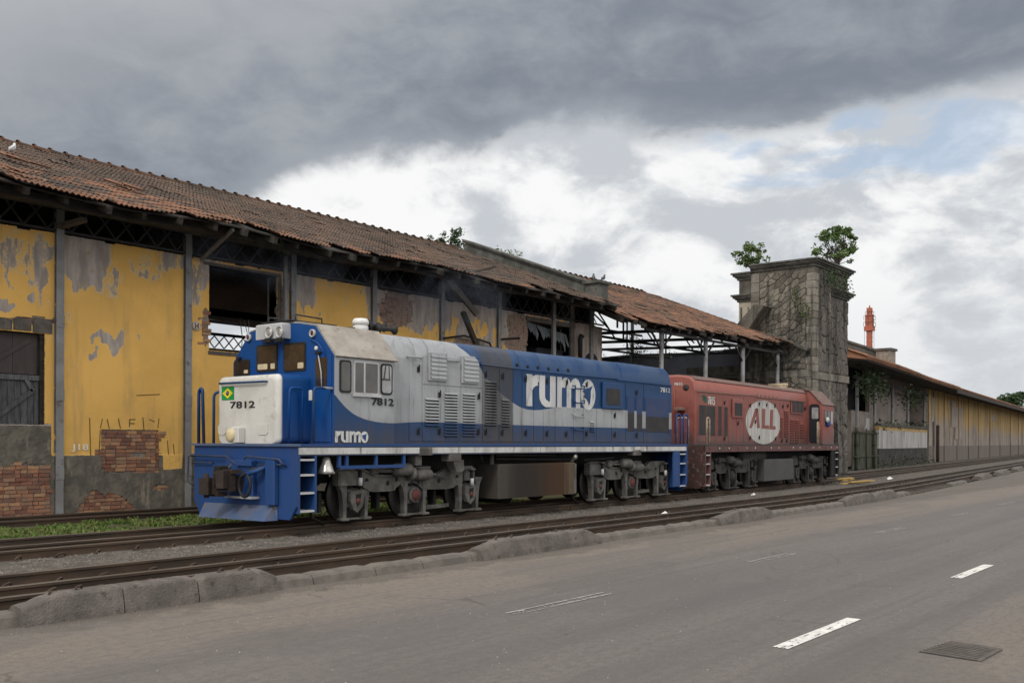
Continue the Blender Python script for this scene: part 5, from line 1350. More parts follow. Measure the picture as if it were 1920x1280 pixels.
rumo(A, (x0, xe, 2.585, 3.33), HT - .015, M_wletter)
A.text('7812', A.rect(1237, 727, 1255, 735.5, HT), HT - .02, M_wletter, .003)
rumo(A, (A.P(628, 820, -1.51)[0], A.P(690, 820, -1.51)[0], A.P(650, 829, -1.51)[1], A.P(650, 808, -1.51)[1]), -1.512, M_wletter)
A.text('7812', A.rect(697, 746, 738, 760, -1.51), -1.515, M_black, .003)
# cab
XC0, XC1 = .87, 2.42
prof = [(-1.50, 1.70), (-1.50, 3.31), (-.98, 3.885), (-.5, 3.965), (0, 3.99), (.5, 3.965), (.98, 3.885), (1.50, 3.31), (1.50, 1.70)]
cabo = MB(); cabo.loft([[(x, p[0], p[1]) for p in prof] for x in (XC0 + .02, XC1)], True, True); A.part(cabo, 'cab', M_paint)
cabf = MB(); cabf.prism([(p[0] * 1.003, p[1] + (.006 if p[1] > 3 else 0)) for p in prof], XC0, XC0 + .019, 'YZ'); A.part(cabf, 'cab_front', M_blue)
rp = [(-1.555, 3.29), (-1.0, 3.905), (-.5, 3.985), (0, 4.01), (.5, 3.985), (1.0, 3.905), (1.555, 3.29), (1.52, 3.27), (.98, 3.87), (.5, 3.95), (0, 3.975), (-.5, 3.95), (-.98, 3.87), (-1.52, 3.27)]
cr = MB(); cr.loft([[(x, p[0], p[1] + .02) for p in rp] for x in (XC0 + .03, XC1 + .06)], True, True); A.part(cr, 'cab_roof', M_roofb)
T0 = -1.50
for q, gl, r in (((636, 675, 658, 736), M_glass, .06), ((713, 682, 735, 740), M_glass_l, .07)):
    A.window_y(*A.rect(*q, T0), T0, gl, r)
x0, x1, z0, z1 = A.rect(663, 678, 709, 739, T0); A.window_y(x0, x1, z0, z1, T0, M_glass, .01, .03, M_cabgrey)
xm = (x0 + x1) / 2 - .06; A.part(MB().box(xm - .02, xm + .02, T0 - .03, T0 - .016, z0 + .02, z1 - .02), 'window_mullion', M_cabgrey)
A.part(MB().box(x0 - .04, x1 + .04, T0 - .045, T0 - .012, z0 - .05, z0), 'window_sill', M_cabgrey)
x_, z_ = A.P(716, 711, T0); A.part(MB().box(x_ - .02, x_ + .2, T0 - .03, T0 - .022, z_ - .012, z_ + .012).bar((x_ + .03, T0 - .028, z_), (x_ + .08, T0 - .028, z_ + .28), .012).bar((x_ + .18, T0 - .028, z_ + .02), (x_ + .16, T0 - .028, z_ + .3), .01), 'wiper', M_rubber)
def fx(u0, v0, u1, v1, x=XC0):
    vm, um = (v0 + v1) / 2, (u0 + u1) / 2; return (A.X(u1, vm, x)[0], A.X(u0, vm, x)[0], A.X(um, v1, x)[1], A.X(um, v0, x)[1])
for q in ((482, 646, 521, 697), (533, 642, 574, 696), (440, 674, 469, 705), (591, 667, 617, 728)):
    wdw = A.window_x(*fx(*q), XC0, M_glass_b, .05)
    y0, y1, z0, z1 = fx(*q)
    if q[0] != 591:
        for k, (a, b) in enumerate(((.08, .34),) if q[0] != 482 else ((.45, .92), (.1, .3))):
            A.part(MB().box(y0 + (y1 - y0) * 0 + 0, y0, XC0, XC0, 0, 0) if False else MB().prism(rrect(y0 + (y1 - y0) * a, y0 + (y1 - y0) * b, z0 + .05, z0 + .05 + (z1 - z0) * .2, .02), XC0 - .0245, XC0 - .0225, 'YZ'), 'seat_back', M_cream, wdw)
# cab front door, visor, lamps
y0, y1, z0, z1 = fx(588, 662, 622, 829); A.part(MB().bevbox(XC0 - .02, XC0 - .002, y0, y1, 1.74, z1, .008), 'cab_door', M_blue)
y0, y1, z0, z1 = fx(496, 612, 545, 637)
A.part(MB().bevbox(XC0 - .22, XC0 + .02, y0, y1, z0, z1 + .03, .02), 'headlight_housing', M_cabgrey)
for u, v in ((507, 623), (527, 622)):
    y, z = A.X(u, v, XC0 - .22); lamp = A.part(MB().lathe([(.02, .02), (.085, .0), (.105, -.03), (.115, -.06), (.095, -.06), (.085, -.02), (.02, -.01)], (XC0 - .22, y, z), 'X', 18), 'headlight', M_cabgrey)
    A.part(MB().lathe([(.085, -.03), (.06, -.045), (.01, -.05)], (XC0 - .22, y, z), 'X', 18), 'lamp_lens', M_chrome, lamp)
    A.part(MB().bevbox(XC0 - .33, XC0 - .2, y - .09, y + .09, z - .2, z - .12, .02), 'lamp_bracket', M_under, lamp)
for u, v in ((468, 633), (588, 625)):
    y, z = A.X(u, v, XC0); lm = A.part(MB().lathe([(.075, 0), (.075, -.05), (.055, -.055), (.05, -.03), (.0, -.03)], (XC0, y, z), 'X', 16), 'marker_light', M_cabgrey)
    A.part(MB().lathe([(.05, -.03), (.03, -.05), (.005, -.055)], (XC0, y, z), 'X', 14), 'lens', M_redlens, lm)
y, z = A.X(594, 653, XC0); A.part(MB().lathe([(.045, 0), (.04, -.03), (.01, -.04)], (XC0, y, z), 'X', 12), 'spot_lamp', M_bwhite)
y, z = A.X(600, 661, XC0); A.part(MB().bevbox(XC0 - .09, XC0, y - .06, y + .06, z - .03, z + .02, .01), 'wiper_motor', M_under)
A.pipe([(XC0 - .05, y, z), (XC0 - .05, *A.X(606, 698, XC0)), (XC0 - .05, *A.X(607, 725, XC0))], .012, 'wiper', M_cabgrey)
y, z = A.X(451, 672, XC0); A.part(MB().bevbox(XC0 - .08, XC0, y - .05, y + .05, z - .02, z + .03, .01), 'wiper_motor', M_under)
A.loop([(XC0 - .01, *A.X(584, 635, XC0)), (XC0 - .06, *A.X(586, 635, XC0)), (XC0 - .06, *A.X(603, 645, XC0)), (XC0 - .02, *A.X(613, 668, XC0))], .015, 'grab_rail', M_blue)
# roof fittings
def roofp(u, v, y): return A.P(u, v, y)
x, z = A.P(676, 620, -.25); gps = A.part(MB().lathe([(.17, 3.98), (.19, 4.06), (.19, 4.10), (.17, 4.16), (.20, 4.165), (.20, 4.24), (.16, 4.30), (.02, 4.32)], (x, -.25, .0), 'Z', 20), 'antenna_dome', M_bwhite)
for v_ in gps.data.vertices: v_.co.x = x + (v_.co.x - x) * .85; v_.co.y = -.25 + (v_.co.y + .25) * .85; v_.co.z = 3.98 + (v_.co.z - 3.98) * .85
A.pipe([(x - .15, -.25, 4.05), (x - .35, -.25, 4.04), (x - .6, -.2, 4.0)], .016, 'antenna_cable', M_rubber)
hn = A.part(MB().tube([(x + .35, -.3, 3.98), (x + .35, -.3, 4.10)], .05, 8), 'horn', M_darkiron)
for q, a0, a1 in ((4.13, x + .18, x + .62), (4.08, x + .30, x + .78)):
    A.part(MB().lathe([(.12, a0), (.05, a0 + .1), (.04, a1 - .1), (.10, a1)], (0, -.3 if q > 4.1 else -.45, q), 'X', 14), 'horn_trumpet', M_darkiron, hn)
A.part(MB().box(XC0 - .05, XC0 + 1.1, -.35, .55, 4.03, 4.05), 'roof_hatch', M_darkiron)
for yy in (-.3, .5): A.pipe([(XC0 + .1, yy, 4.04), (XC0 + .1, yy, 4.16), (XC0 + .75, yy, 4.14), (XC0 + .75, yy, 4.03)], .016, 'roof_rail', M_darkiron)
for (xa, xb) in ((5.9, 6.9), (9.6, 10.6), (12.0, 13.5)): A.part(MB().box(xa, xb, -.5, .5, 3.935, 3.975), 'roof_hatch', M_paint)
# nose
NH = .92
def nose_sec(x, ins): return [(x, p[0] + .04, p[1]) for p in rrect(-NH + ins, NH - ins, 1.70, 2.97 - ins, .11)]
mb = MB(); mb.loft([nose_sec(.21, 0), nose_sec(XC0, 0)], True, False); o = A.part(mb, 'nose', M_blue)
mb = MB(); mb.loft([nose_sec(x, i) for x, i in ((.21, .0), (.17, .01), (.138, .03), (.118, .06), (.11, .095))], True, True, True); A.part(mb, 'nose_front', M_nose)
XN = .108
y1, z0 = A.X(432, 765.5, XN); y0, z1 = A.X(478, 751, XN)
me = text_mesh('lettering', '7812', .2, M_black, .003); fit_text(me, 0, y1 - y0, 0, z1 - z0, 0); me.transform(Matrix.Translation((XN - .004, y1, z0)) @ Matrix.Rotation(-math.pi / 2, 4, 'Z')); o = bpy.data.objects.new('lettering', me); COL.objects.link(o); o.parent = A.root
yb, zb = A.X(416, 750, XN); ya, za = A.X(439, 724, XN); fl = A.part(MB().box(XN - .006, XN, ya, yb, zb, za), 'flag', M_flaggreen)
ym, zm = (ya + yb) / 2, (za + zb) / 2; hw, hh = (yb - ya) / 2, (za - zb) / 2
A.part(MB().prism([(ym - hw * .85, zm), (ym, zm - hh * .8), (ym + hw * .85, zm), (ym, zm + hh * .8)], XN - .009, XN - .0065, 'YZ'), 'flag_diamond', M_flagyellow, fl)
A.part(MB().lathe([(.0, -.012), (hh * .36, -.012), (hh * .36, -.0095)], (XN, ym, zm), 'X', 18), 'flag_disc', M_flagblue, fl)
A.part(MB().bar((XN - .0135, ym - hh * .33, zm - .01), (XN - .0135, ym + hh * .33, zm + .03), .02, .002), 'flag_band', M_wletter, fl)
for (u0, u1, v0, v1) in ((410, 424, 797, 815), (483, 503, 795, 815)):
    ya, yb = sorted((A.X(u0, 806, XN)[0], A.X(u1, 806, XN)[0])); zb, za = A.X(u0, v1, XN)[1], A.X(u0, v0, XN)[1]
    A.part(MB().prism([(ya, zb + .05), (ya + .05, zb), (yb - .05, zb), (yb, zb + .05), (yb, za), (ya, za)], XN - .012, XN + .01, 'YZ'), 'cover_plate', M_nose)
y, z = A.X(450, 816, XN - .05)
A.part(MB().bevbox(XN - .16, XN + .01, y - .09, y + .16, z - .13, z + .16, .02), 'lamp_bracket', M_nose)
A.part(MB().lathe([(.13, .0), (.13, -.16), (.10, -.19), (.02, -.20)], (XN - .02, y + .13, z - .0), 'X', 16), 'front_lamp', M_cream)
a = A.X(412, 719, XN - .05); b = A.X(497, 717, XN - .05)
A.pipe([(XN + .02, a[0], a[1]), (XN - .06, a[0], a[1]), (XN - .06, b[0], b[1] + .02), (XN + .02, b[0], b[1] + .02)], .02, 'grab_rail', M_paint)
# front pilot, plough, coupler
pl = [(-1.53, 1.654), (-1.53, .60), (-1.36, .36), (1.36, .36), (1.53, .60), (1.53, 1.654)]
A.part(MB().prism(pl, 0, .05, 'YZ'), 'pilot', M_blue)
A.part(MB().box(-.05, .06, -1.58, 1.58, 1.657, 1.703), 'deck_edge', M_plow)
pw = [(-.02, .70), (-.30, .29)]
q1, q2, q3, q4 = A.X(384, 941, -.02), A.X(514, 948, -.02), A.X(494, 977, -.30), A.X(371, 968, -.30)
mb = MB(); mb.add([(-.02, *q2), (-.02, *q1), (-.30, *q4), (-.30, *q3), (.0, q2[0] - .06, q2[1] - .02), (-.02, q2[0] - .10, q3[1])], [(0, 1, 2, 3), (0, 3, 5, 4)])
mb.add([(.02, *q2), (.02, *q1), (-.27, *q4), (-.27, *q3)], [(3, 2, 1, 0)]); A.part(mb, 'snow_plough', M_plow, recalc=False)
cp = A.part(MB().bevbox(-.30, .1, -.16, .16, .86, 1.12, .03), 'coupler', M_coupler)
jaw = [(.16, 0), (.20, .25), (.34, .42), (.30, .52), (.18, .50), (.10, .36), (-.06, .34), (-.12, .46), (-.28, .50), (-.32, .34), (-.22, .12), (-.16, 0)]
A.part(MB().bevbox(-.46, -.26, -.20, .30, .84, 1.20, .04), 'coupler_head', M_coupler, cp)
A.part(MB().prism([(-.44, .30), (-.62, .34), (-.74, .28), (-.76, .16), (-.66, .10), (-.56, .14), (-.44, .08)], .78, 1.08, 'XY'), 'coupler_knuckle', M_coupler, cp)
A.part(MB().prism([(-.44, -.20), (-.60, -.26), (-.70, -.20), (-.66, -.12), (-.52, -.10), (-.44, -.02)], .90, 1.22, 'XY'), 'guard_arm', M_coupler, cp)
A.part(MB().cyl((-.62, .22, .72), (-.62, .22, 1.16), .05, None, 10), 'knuckle_pin', M_coupler, cp)
A.part(MB().bevbox(-.50, -.28, .02, .18, 1.20, 1.30, .02).cyl((-.47, -.12, .94), (-.465, .1, .94), .07, None, 10), 'lock_lifter', M_under, cp)
A.part(MB().box(-.42, -.2, -.26, .3, 1.16, 1.23).box(-.5, -.3, .05, .36, .74, .82), 'coupler_flange', M_coupler, cp)
A.part(MB().bevbox(-.10, 0, -.42, .40, .72, 1.40, .02).bevbox(-.16, -.1, -.45, .0, 1.30, 1.40, .01), 'coupler_pocket', M_blue)
A.part(MB().box(-.16, 0, -.5, .32, .70, .74), 'pocket_step', M_cabgrey)
hc = A.X(457, 908, -.3); ring = [(-.28, hc[0] + .17 * math.cos(t_), hc[1] - .02 + .20 * math.sin(t_)) for t_ in [math.radians(80 - 25 * k) for k in range(14)]]
A.pipe([(-.05, hc[0] - .25, hc[1] + .33), (-.18, hc[0] - .12, hc[1] + .28)] + ring, .028, 'air_hose', M_rubber)
A.pipe([(0, hc[0] - .35, hc[1] + .35), (-.15, hc[0] - .2, hc[1] + .25), (-.25, hc[0] - .02, hc[1] + .19)], .045, 'hose_valve', M_blue)
A.part(MB().bevbox(-.12, 0, hc[0] - .62, hc[0] - .36, hc[1] - .35, hc[1] + .45, .02), 'hose_box', M_blue)
A.pipe([(-.02, 1.52, 1.45), (-.10, 1.50, 1.47), (-.10, .35, 1.46), (-.10, .1, 1.33), (-.10, -.05, 1.33), (-.10, -.25, 1.47), (-.10, -1.2, 1.42), (-.10, -1.26, 1.36), (-.02, -1.28, 1.30)], .018, 'uncoupling_lever', M_paint)
A.pipe([(-.08, .2, 1.32), (-.14, .3, 1.2), (-.16, .3, 1.16)], .03, 'lever_chain', M_paint)
for yy in (1.2, -.9): A.pipe([(0, yy + .3, 1.33), (-.06, yy + .3, 1.33), (-.06, yy - .3, 1.33), (0, yy - .3, 1.33)], .014, 'grab_rail', M_paint)
A.pipe([(.02, 1.53, 1.5), (-.05, 1.66, 1.45), (-.05, 1.68, .95), (0, 1.56, .88)], .018, 'grab_rail', M_paint)
# step wells at both ends
def steps(lo, xa, xb, mat, tread, bot=.47):
    lo.part(MB().box(xa, xa + .045, -1.525, -1.15, bot, 1.49), 'step_plate', mat); lo.part(MB().box(xb - .045, xb, -1.525, -1.15, bot, 1.49), 'step_plate', mat)
    lo.part(MB().box(xa + .046, xb - .046, -1.17, -1.15, bot, 1.489), 'step_back', M_under)
    for z in (bot + .04, bot + .36, bot + .68, bot + .95): lo.part(MB().box(xa + .047, xb - .047, -1.52, -1.18, z - .02, z + .015), 'step_tread', tread)
steps(A, .052, .47, M_blue, M_cabgrey); steps(A, L - .47, L - .04, M_blue, M_cabgrey)
A.part(MB().box(L - .80, L - .47, -1.52, -1.48, .5, 1.49), 'step_apron', M_blue)
A.part(MB().prism(pl, L - .035, L, 'YZ'), 'pilot', M_blue)
# handrails
A.loop([(.05, 1.47, 1.70), (.05, 1.47, 2.72), (.05, 1.35, 2.78), (.05, 1.30, 1.70)], .032, 'handrail', M_paint)
A.loop([(.08, 1.02, 1.70), (.08, 1.02, 2.66), (.18, .90, 2.70)], .028, 'handrail', M_paint)
a = A.P(590, 640, -1.0)
A.loop([(.30, -NH - .03, 1.72), (.30, -NH - .05, 2.72), (.60, -NH - .05, 2.72), (.60, -NH - .03, 1.72)], .022, 'handrail', M_blue)
q = A.P(587, 828, -1.45); q2 = A.P(627, 728, -1.5)
A.loop([(q[0], -1.46, 1.70), (q[0], -1.46, q2[1]), (XC0, -1.48, q2[1])], .024, 'handrail', M_paint)
A.part(MB().bevbox(q[0] - .07, q[0] - .03, -1.47, -1.40, 2.48, 2.66, .01), 'junction_box', M_cabgrey)
for u in (1267, 1281):
    a = A.P(u, 830, -1.45)[0]; b = A.P(u + 8, 830, -1.45)[0]
    A.loop([(a, -1.46, 1.70), (a, -1.46, 2.55), (b, -1.46, 2.55), (b, -1.46, 1.70)], .022, 'handrail', M_blue)
# under-deck fittings
x, z = A.P(613, 862, -1.4); A.part(MB().lathe([(.17, 1.16), (.14, 1.22), (.09, 1.36), (.07, 1.44), (.02, 1.47)], (x, -1.38, 0), 'Z', 18), 'bell', M_chrome)
A.pipe([(x + .08, -1.38, 1.10), (x + .08, -1.38, 1.15)], .02, 'bell_clapper', M_chrome)
fxs = [A.P(u, 858, -1.48)[0] for u in (636, 650, 705, 757)]
for xa in fxs: A.part(MB().box(xa - .03, xa + .03, -1.50, -1.44, 1.27, 1.488), 'battery_frame', M_blue)
A.part(MB().box(fxs[0], fxs[3] + .03, -1.505, -1.44, 1.24, 1.30), 'battery_frame', M_blue)
for u0, u1, v0, v1, tt in ((787, 812, 838, 853, -1.54), (780, 792, 850, 872, -1.45), (843, 866, 849, 864, -1.53), (1190, 1203, 843, 853, -1.56)):
    x0, x1, z0, z1 = A.rect(u0, v0, u1, v1, tt); A.part(MB().bevbox(x0, x1, tt, tt + .25, z0, z1, .02), 'sand_box', M_bogie)
x0, x1, z0, z1 = A.rect(848, 862, 868, 884, -1.5); A.part(MB().prism([(x0, z1), (x1, z1), (x1 + .02, z0 + .05), (x1 - .05, z0), (x0 + .12, z0)], -1.52, -1.3), 'sand_hopper', M_bogie)
x0, x1, z0, z1 = A.rect(935, 868, 1080, 930, -1.45)
A.part(MB().bevbox(x0, x1, -1.45, 1.45, z0, z1, .03), 'fuel_tank', M_tank)
A.part(MB().box(x1 - .09, x1, -1.462, -1.452, z0 + .02, z1 - .03), 'tank_strap', M_bogie)
x, z = A.P(1075, 859, -1.4); A.pipe([(x, -1.3, z1 - .02), (x, -1.42, z + .02)], .045, 'filler_pipe', M_bogie); A.part(MB().lathe([(.06, -.03), (.06, .03)], (x, -1.45, z + .04), 'Y', 12), 'filler_cap', M_chrome)
for (ua, va, ub, vb, r) in ((922, 850, 922, 932, .05), (930, 860, 1075, 861, .022), (930, 853, 1040, 853, .03), (1095, 862, 1150, 858, .025), (900, 850, 905, 866, .02)):
    p_, q_ = A.P(ua, va, -1.2), A.P(ub, vb, -1.2); A.pipe([(p_[0], -1.2, p_[1]), (q_[0], -1.2, q_[1])], r, 'air_pipe', M_bogie if ua == 922 else M_darkiron)
A.part(MB().cyl((7.3, -.4, .55), (7.3, .5, .55), .28), 'air_reservoir', M_under)
bog = make_bogie(A, 640, 870, (780, 930), A.P(780, 930, -1.25)[0])
copy_bogie(bog, A.root, A.P(1186, 903, -1.25)[0])
# ------------------------------------------------------------------ red locomotive
ANG = .050
Bq = Loco('locomotive', 'faded red diesel locomotive with a white oval ALL emblem coupled behind the blue one', (26.60, 15.32), ANG, 1.53, GL)
LR = Bq.P(1573, 839, -1.53)[0]; RB = .93; RT = -RB
def C3(x, y): return (1240 + x / 4.922, 680 + y / 4.922)
def rr3(x0, y0, x1, y1, t): return Bq.rect(*C3(x0, y0), *C3(x1, y1), t)
Bq.part(MB().box(0, LR, -1.53, 1.53, 1.655, 1.70), 'deck', M_bogie_d); Bq.part(MB().box(.03, LR - .03, -1.50, 1.50, 1.49, 1.654), 'underframe', M_under)
M_redsill = simple('grimy_red_sill', (.13, .06, .055), (.08, .05, .047), 2.5, .8, 0, .2, 40)
Bq.part(MB().box(.0, LR, -1.526, -1.501, 1.46, 1.654), 'sill', M_redsill)
for k in range(18):
    x = .35 + k * (LR - .6) / 17; Bq.part(MB().lathe([(.03, 0), (.03, -.01)], (x, -1.527, 1.57), 'Y', 10), 'sill_reflector', M_wletter if k % 3 else M_hub)
Bq.part(MB().box(.6, LR - .6, -.75, .75, .95, 1.49), 'centre_sill', M_under)
rh0 = Bq.P(*C3(315, 400), RT)[0]; rh1 = Bq.P(*C3(1358, 500), RT)[0]
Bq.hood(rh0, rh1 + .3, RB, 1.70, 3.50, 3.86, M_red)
Bq.part(MB().loft([[(x, p[0], p[1]) for p in ((-RB + .07, 3.72), (-RB + .22, 3.845), (-.3, 3.885), (.3, 3.885), (RB - .22, 3.845), (RB - .07, 3.72), (0, 3.7))] for x in (rh0 + .15, rh1 + .25)], True, True), 'hood_roof', M_roofr)
rx_ = lambda x: Bq.P(*C3(x, 560), RT)[0]
sm = (328, 505, 560, 615, 690, 757, 800, 860, 935, 1010, 1085, 1125, 1172, 1225, 1272, 1318)
for a, b in zip(sm, sm[1:]):
    Bq.door(rx_(a), rx_(b), 1.76, 2.72 if (615 <= a < 757 or a >= 1172) else 3.36, RT, M_red)
for q in ((340, 390, 403, 665), (405, 398, 492, 672), (517, 400, 550, 672), (572, 408, 605, 675)):
    x0, x1, z0, z1 = rr3(*q, RT); Bq.part(MB().box(x0, x1, RT - .022, RT - .008, z0, z1), 'radiator_screen', M_meshdark)
    Bq.part(MB().box(x0 - .02, x0, RT - .03, RT - .008, z0, z1).box(x1, x1 + .02, RT - .03, RT - .008, z0, z1), 'screen_frame', M_red)
x0, x1, z0, z1 = rr3(645, 335, 745, 505, RT); Bq.part(MB().bevbox(x0, x1, RT - .07, RT - .01, z0, z1, .02), 'filter_box', M_red)
x0, x1, z0, z1 = rr3(660, 372, 728, 488, RT); Bq.part(MB().box(x0, x1, RT - .078, RT - .068, z0, z1), 'mesh_screen', M_meshdark)
for q in ((1090, 500, 1115, 690), (1128, 440, 1165, 690), (1183, 520, 1222, 745), (1230, 525, 1265, 745), (1275, 560, 1308, 695)):
    Bq.louvre(*rr3(*q, RT), RT - .016, M_red)
x0, x1, z0, z1 = rr3(1190, 345, 1300, 470, RT); Bq.part(MB().bevbox(x0, x1, RT - .06, RT - .01, z0, z1, .02), 'filter_box', M_red)
for k in range(3):
    w_ = (x1 - x0) / 3; Bq.part(MB().box(x0 + k * w_ + .03, x0 + (k + 1) * w_ - .02, RT - .066, RT - .058, z0 + .05, z1 - .05), 'mesh_screen', M_meshdark)
for p_ in ((575, 370), (700, 560), (812, 395), (895, 380), (965, 390), (1040, 400), (860, 545), (895, 690), (1045, 700), (812, 695), (1160, 400), (1115, 405), (575, 700), (1320, 425), (1105, 720), (1150, 720)): Bq.handle(*C3(*p_), RT)
for p_ in ((885, 300), (920, 305), (960, 310), (995, 315), (1030, 320), (1068, 325)):
    x, z = Bq.P(*C3(*p_), RT); Bq.part(MB().lathe([(.04, 0), (.04, -.03)], (x, RT + .03, z), 'Y', 10), 'roof_bolt', M_under)
hr = [(Bq.P(*C3(*p_), RT - .07)[0], RT - .07, Bq.P(*C3(*p_), RT - .07)[1]) for p_ in ((330, 262), (750, 298), (850, 300), (900, 318), (1345, 362))]
Bq.pipe(hr, .018, 'handrail', M_roofr)
M_emblem = simple('grimy_white_emblem', (.47, .46, .44), (.35, .33, .31), 2.2, .7, 0, .1, 40, c3=(.12, .10, .09), st=(3.2, 3.2, .22), lo=.42, hi=.58)
# oval emblem: white disc parts cut round red strokes
oc = rr3(775, 345, 1095, 750, RT); ocx, ocz, orx, orz = (oc[0] + oc[1]) / 2, (oc[2] + oc[3]) / 2, (oc[1] - oc[0]) / 2, (oc[3] - oc[2]) / 2
em = Bq.part(MB().prism([(ocx + orx * math.cos(2 * math.pi * k / 40), ocz + orz * math.sin(2 * math.pi * k / 40)) for k in range(40)], RT - .019, RT - .015), 'emblem', M_emblem)
def st3(pts): Bq.part(MB().prism([Bq.P(*C3(*p_), RT) for p_ in pts], RT - .024, RT - .0195), 'emblem_stroke', M_red, em)
st3(((805, 600), (830, 600), (882, 450), (890, 420), (862, 420))); st3(((862, 420), (888, 420), (905, 600), (880, 602)))
st3(((922, 420), (955, 425), (950, 575), (990, 578), (988, 608), (920, 605)))
st3(((1000, 430), (1028, 433), (1022, 582), (1050, 585), (1048, 615), (992, 612)))
Bq.text('7815', rr3(424, 312, 488, 388, RT), RT - .02, M_wletter, .004)
x0, x1, z0, z1 = rr3(370, 300, 412, 372, RT); Bq.part(MB().prism([(x0, z1), (x0 + .3 * (x1 - x0), z0 + .3 * (z1 - z0)), (x1, z0), (x1, z0 + .7 * (z1 - z0)), (x0 + .6 * (x1 - x0), z1)], RT - .02, RT - .016), 'green_mark', simple('faded_green', (.02, .10, .06)))
# hood end details
ye, ze = Bq.X(*C3(120, 195), rh0); 
me = text_mesh('lettering', '7815', .2, M_wletter, .004); ya, za = Bq.X(*C3(118, 210), rh0); yb, zb = Bq.X(*C3(195, 182), rh0); fit_text(me, 0, ya - yb, 0, zb - za, 0); me.transform(Matrix.Translation((rh0 - .006, ya, za)) @ Matrix.Rotation(-math.pi / 2, 4, 'Z')); o = bpy.data.objects.new('lettering', me); COL.objects.link(o); o.parent = Bq.root
y, z = Bq.X(*C3(228, 228), rh0); Bq.part(MB().lathe([(.10, .05), (.10, -.012), (.0, -.012)], (rh0, y, z), 'X', 16), 'marker_light', M_meshdark)
y, z = Bq.X(*C3(188, 425), rh0); Bq.part(MB().bevbox(rh0 - .3, rh0 + .05, y - .13, y + .13, z - .05, z + .04, .02), 'lamp_bracket', M_roofr)
y, z = Bq.X(*C3(130, 400), rh0); Bq.pipe([(rh0, y, z + .5), (rh0 - .05, y, z + .48), (rh0 - .05, y, z - .8), (rh0, y, z - .82)], .015, 'grab_rail', M_red)
Bq.part(MB().prism(pl, 0, .05, 'YZ'), 'pilot', simple('chipped_maroon', (.065, .028, .025), (.04, .025, .022), 3, .7, 0, .2, 40, c3=(.30, .27, .25)))
steps(Bq, .052, .45, M_redsill, M_cabgrey, .42); steps(Bq, LR - .47, LR - .02, M_under, M_cabgrey, .42)
Bq.part(MB().box(LR - .9, LR - .47, -1.51, -1.45, .42, 1.48), 'step_apron', M_under)
Bq.part(MB().prism(pl, LR - .02, LR + .02, 'YZ'), 'pilot', M_under)
def px3(p_, y): q_ = Bq.P(*C3(*p_), y); return q_[0]
M_railw = simple('chipped_cream_rail', (.40, .34, .26), (.25, .16, .12), 8, .7)
Bq.loop([(.06, -.55, 1.70), (.06, -.55, 2.5), (.06, -.95, 2.5), (.06, -.95, 1.7)], .028, 'handrail', M_railw)
Bq.loop([(.25, -1.47, 1.70), (.25, -1.47, 2.5), (.45, -1.47, 2.5), (.45, -1.47, 1.7)], .028, 'handrail', M_railw)
# cab at the far end, rear doorway drawn as plates on a closed wall
rc0, rc1 = Bq.P(*C3(1492, 600), -1.5)[0], Bq.P(*C3(1588, 600), -1.5)[0]
pr_r = [(-1.50, 1.70), (-1.50, 3.22), (-.98, 3.80), (-.5, 3.88), (0, 3.90), (.5, 3.88), (.98, 3.80), (1.50, 3.22), (1.50, 1.70)]
mb = MB(); mb.loft([[(x, p_[0], p_[1]) for p_ in pr_r] for x in (rc0, rc1)], True, True); Bq.part(mb, 'cab', M_red)
rr_ = [(p_[0] * 1.03, p_[1] + .03) for p_ in pr_r[1:-1]] + [(p_[0], p_[1] - .004 + .012) for p_ in reversed(pr_r[1:-1])]
mb = MB(); mb.loft([[(x, p_[0], p_[1]) for p_ in rr_] for x in (rc0 - .08, rc1 + .06)], True, True); Bq.part(mb, 'cab_roof', M_roofr)
dy0, dy1 = -1.36, -RB - .02
dp_ = rrect(dy0, dy1, 1.74, 3.28, .12); Bq.part(MB().prism(dp_, rc0 - .012, rc0 - .002, 'YZ'), 'doorway', M_dark)  # black plate paints the dark cab inside behind the doorway
Bq.part(MB().prism(rrect(dy0 + .04, dy0 + .30, 2.70, 3.15, .04), rc0 - .018, rc0 - .013, 'YZ'), 'far_window_sky', M_glass_l)  # pale plate paints the sky seen through the far side window
Bq.part(MB().bevbox(rc0 - .05, rc0 - .002, dy0 - .14, dy0 - .02, 1.72, 3.35, .01), 'door_frame', M_red)
x0, x1, z0, z1 = rr3(1503, 440, 1580, 570, -1.5)
for a, b, gl in ((0, .28, M_glass), (.34, .66, M_glass), (.72, 1, M_glass_l)):
    Bq.window_y(x0 + (x1 - x0) * a, x0 + (x1 - x0) * b, z0, z1, -1.5, gl, .02, .03, M_roofr)
hx_ = Bq.P(*C3(1440, 600), -1.46)[0]; Bq.loop([(hx_, -1.46, 1.7), (hx_, -1.46, 2.55), (hx_ + .16, -1.46, 2.55), (hx_ + .16, -1.46, 1.7)], .03, 'handrail', M_railw)
Bq.loop([(LR - .30, -1.46, 1.7), (LR - .30, -1.46, 2.5), (LR - .02, -1.46, 2.5), (LR - .02, -1.46, 1.7)], .026, 'handrail', M_under)
Bq.loop([(rc1, -1.46, 2.55), (LR - .02, -1.46, 2.55), (LR - .02, -1.46, 1.7)], .024, 'handrail', M_under)
Bq.part(MB().bevbox(rc1, rc1 + .75, -.85, .85, 1.7, 2.85, .1), 'nose', M_red)
x0, x1, z0, z1 = rr3(955, 885, 1222, 1080, -1.45); Bq.part(MB().bevbox(x0, x1, -1.45, 1.45, z0, z1, .03), 'fuel_tank', simple('dark_grey_tank', (.06, .055, .054), (.045, .042, .04), 1.5, .55, 0, .1, 30))
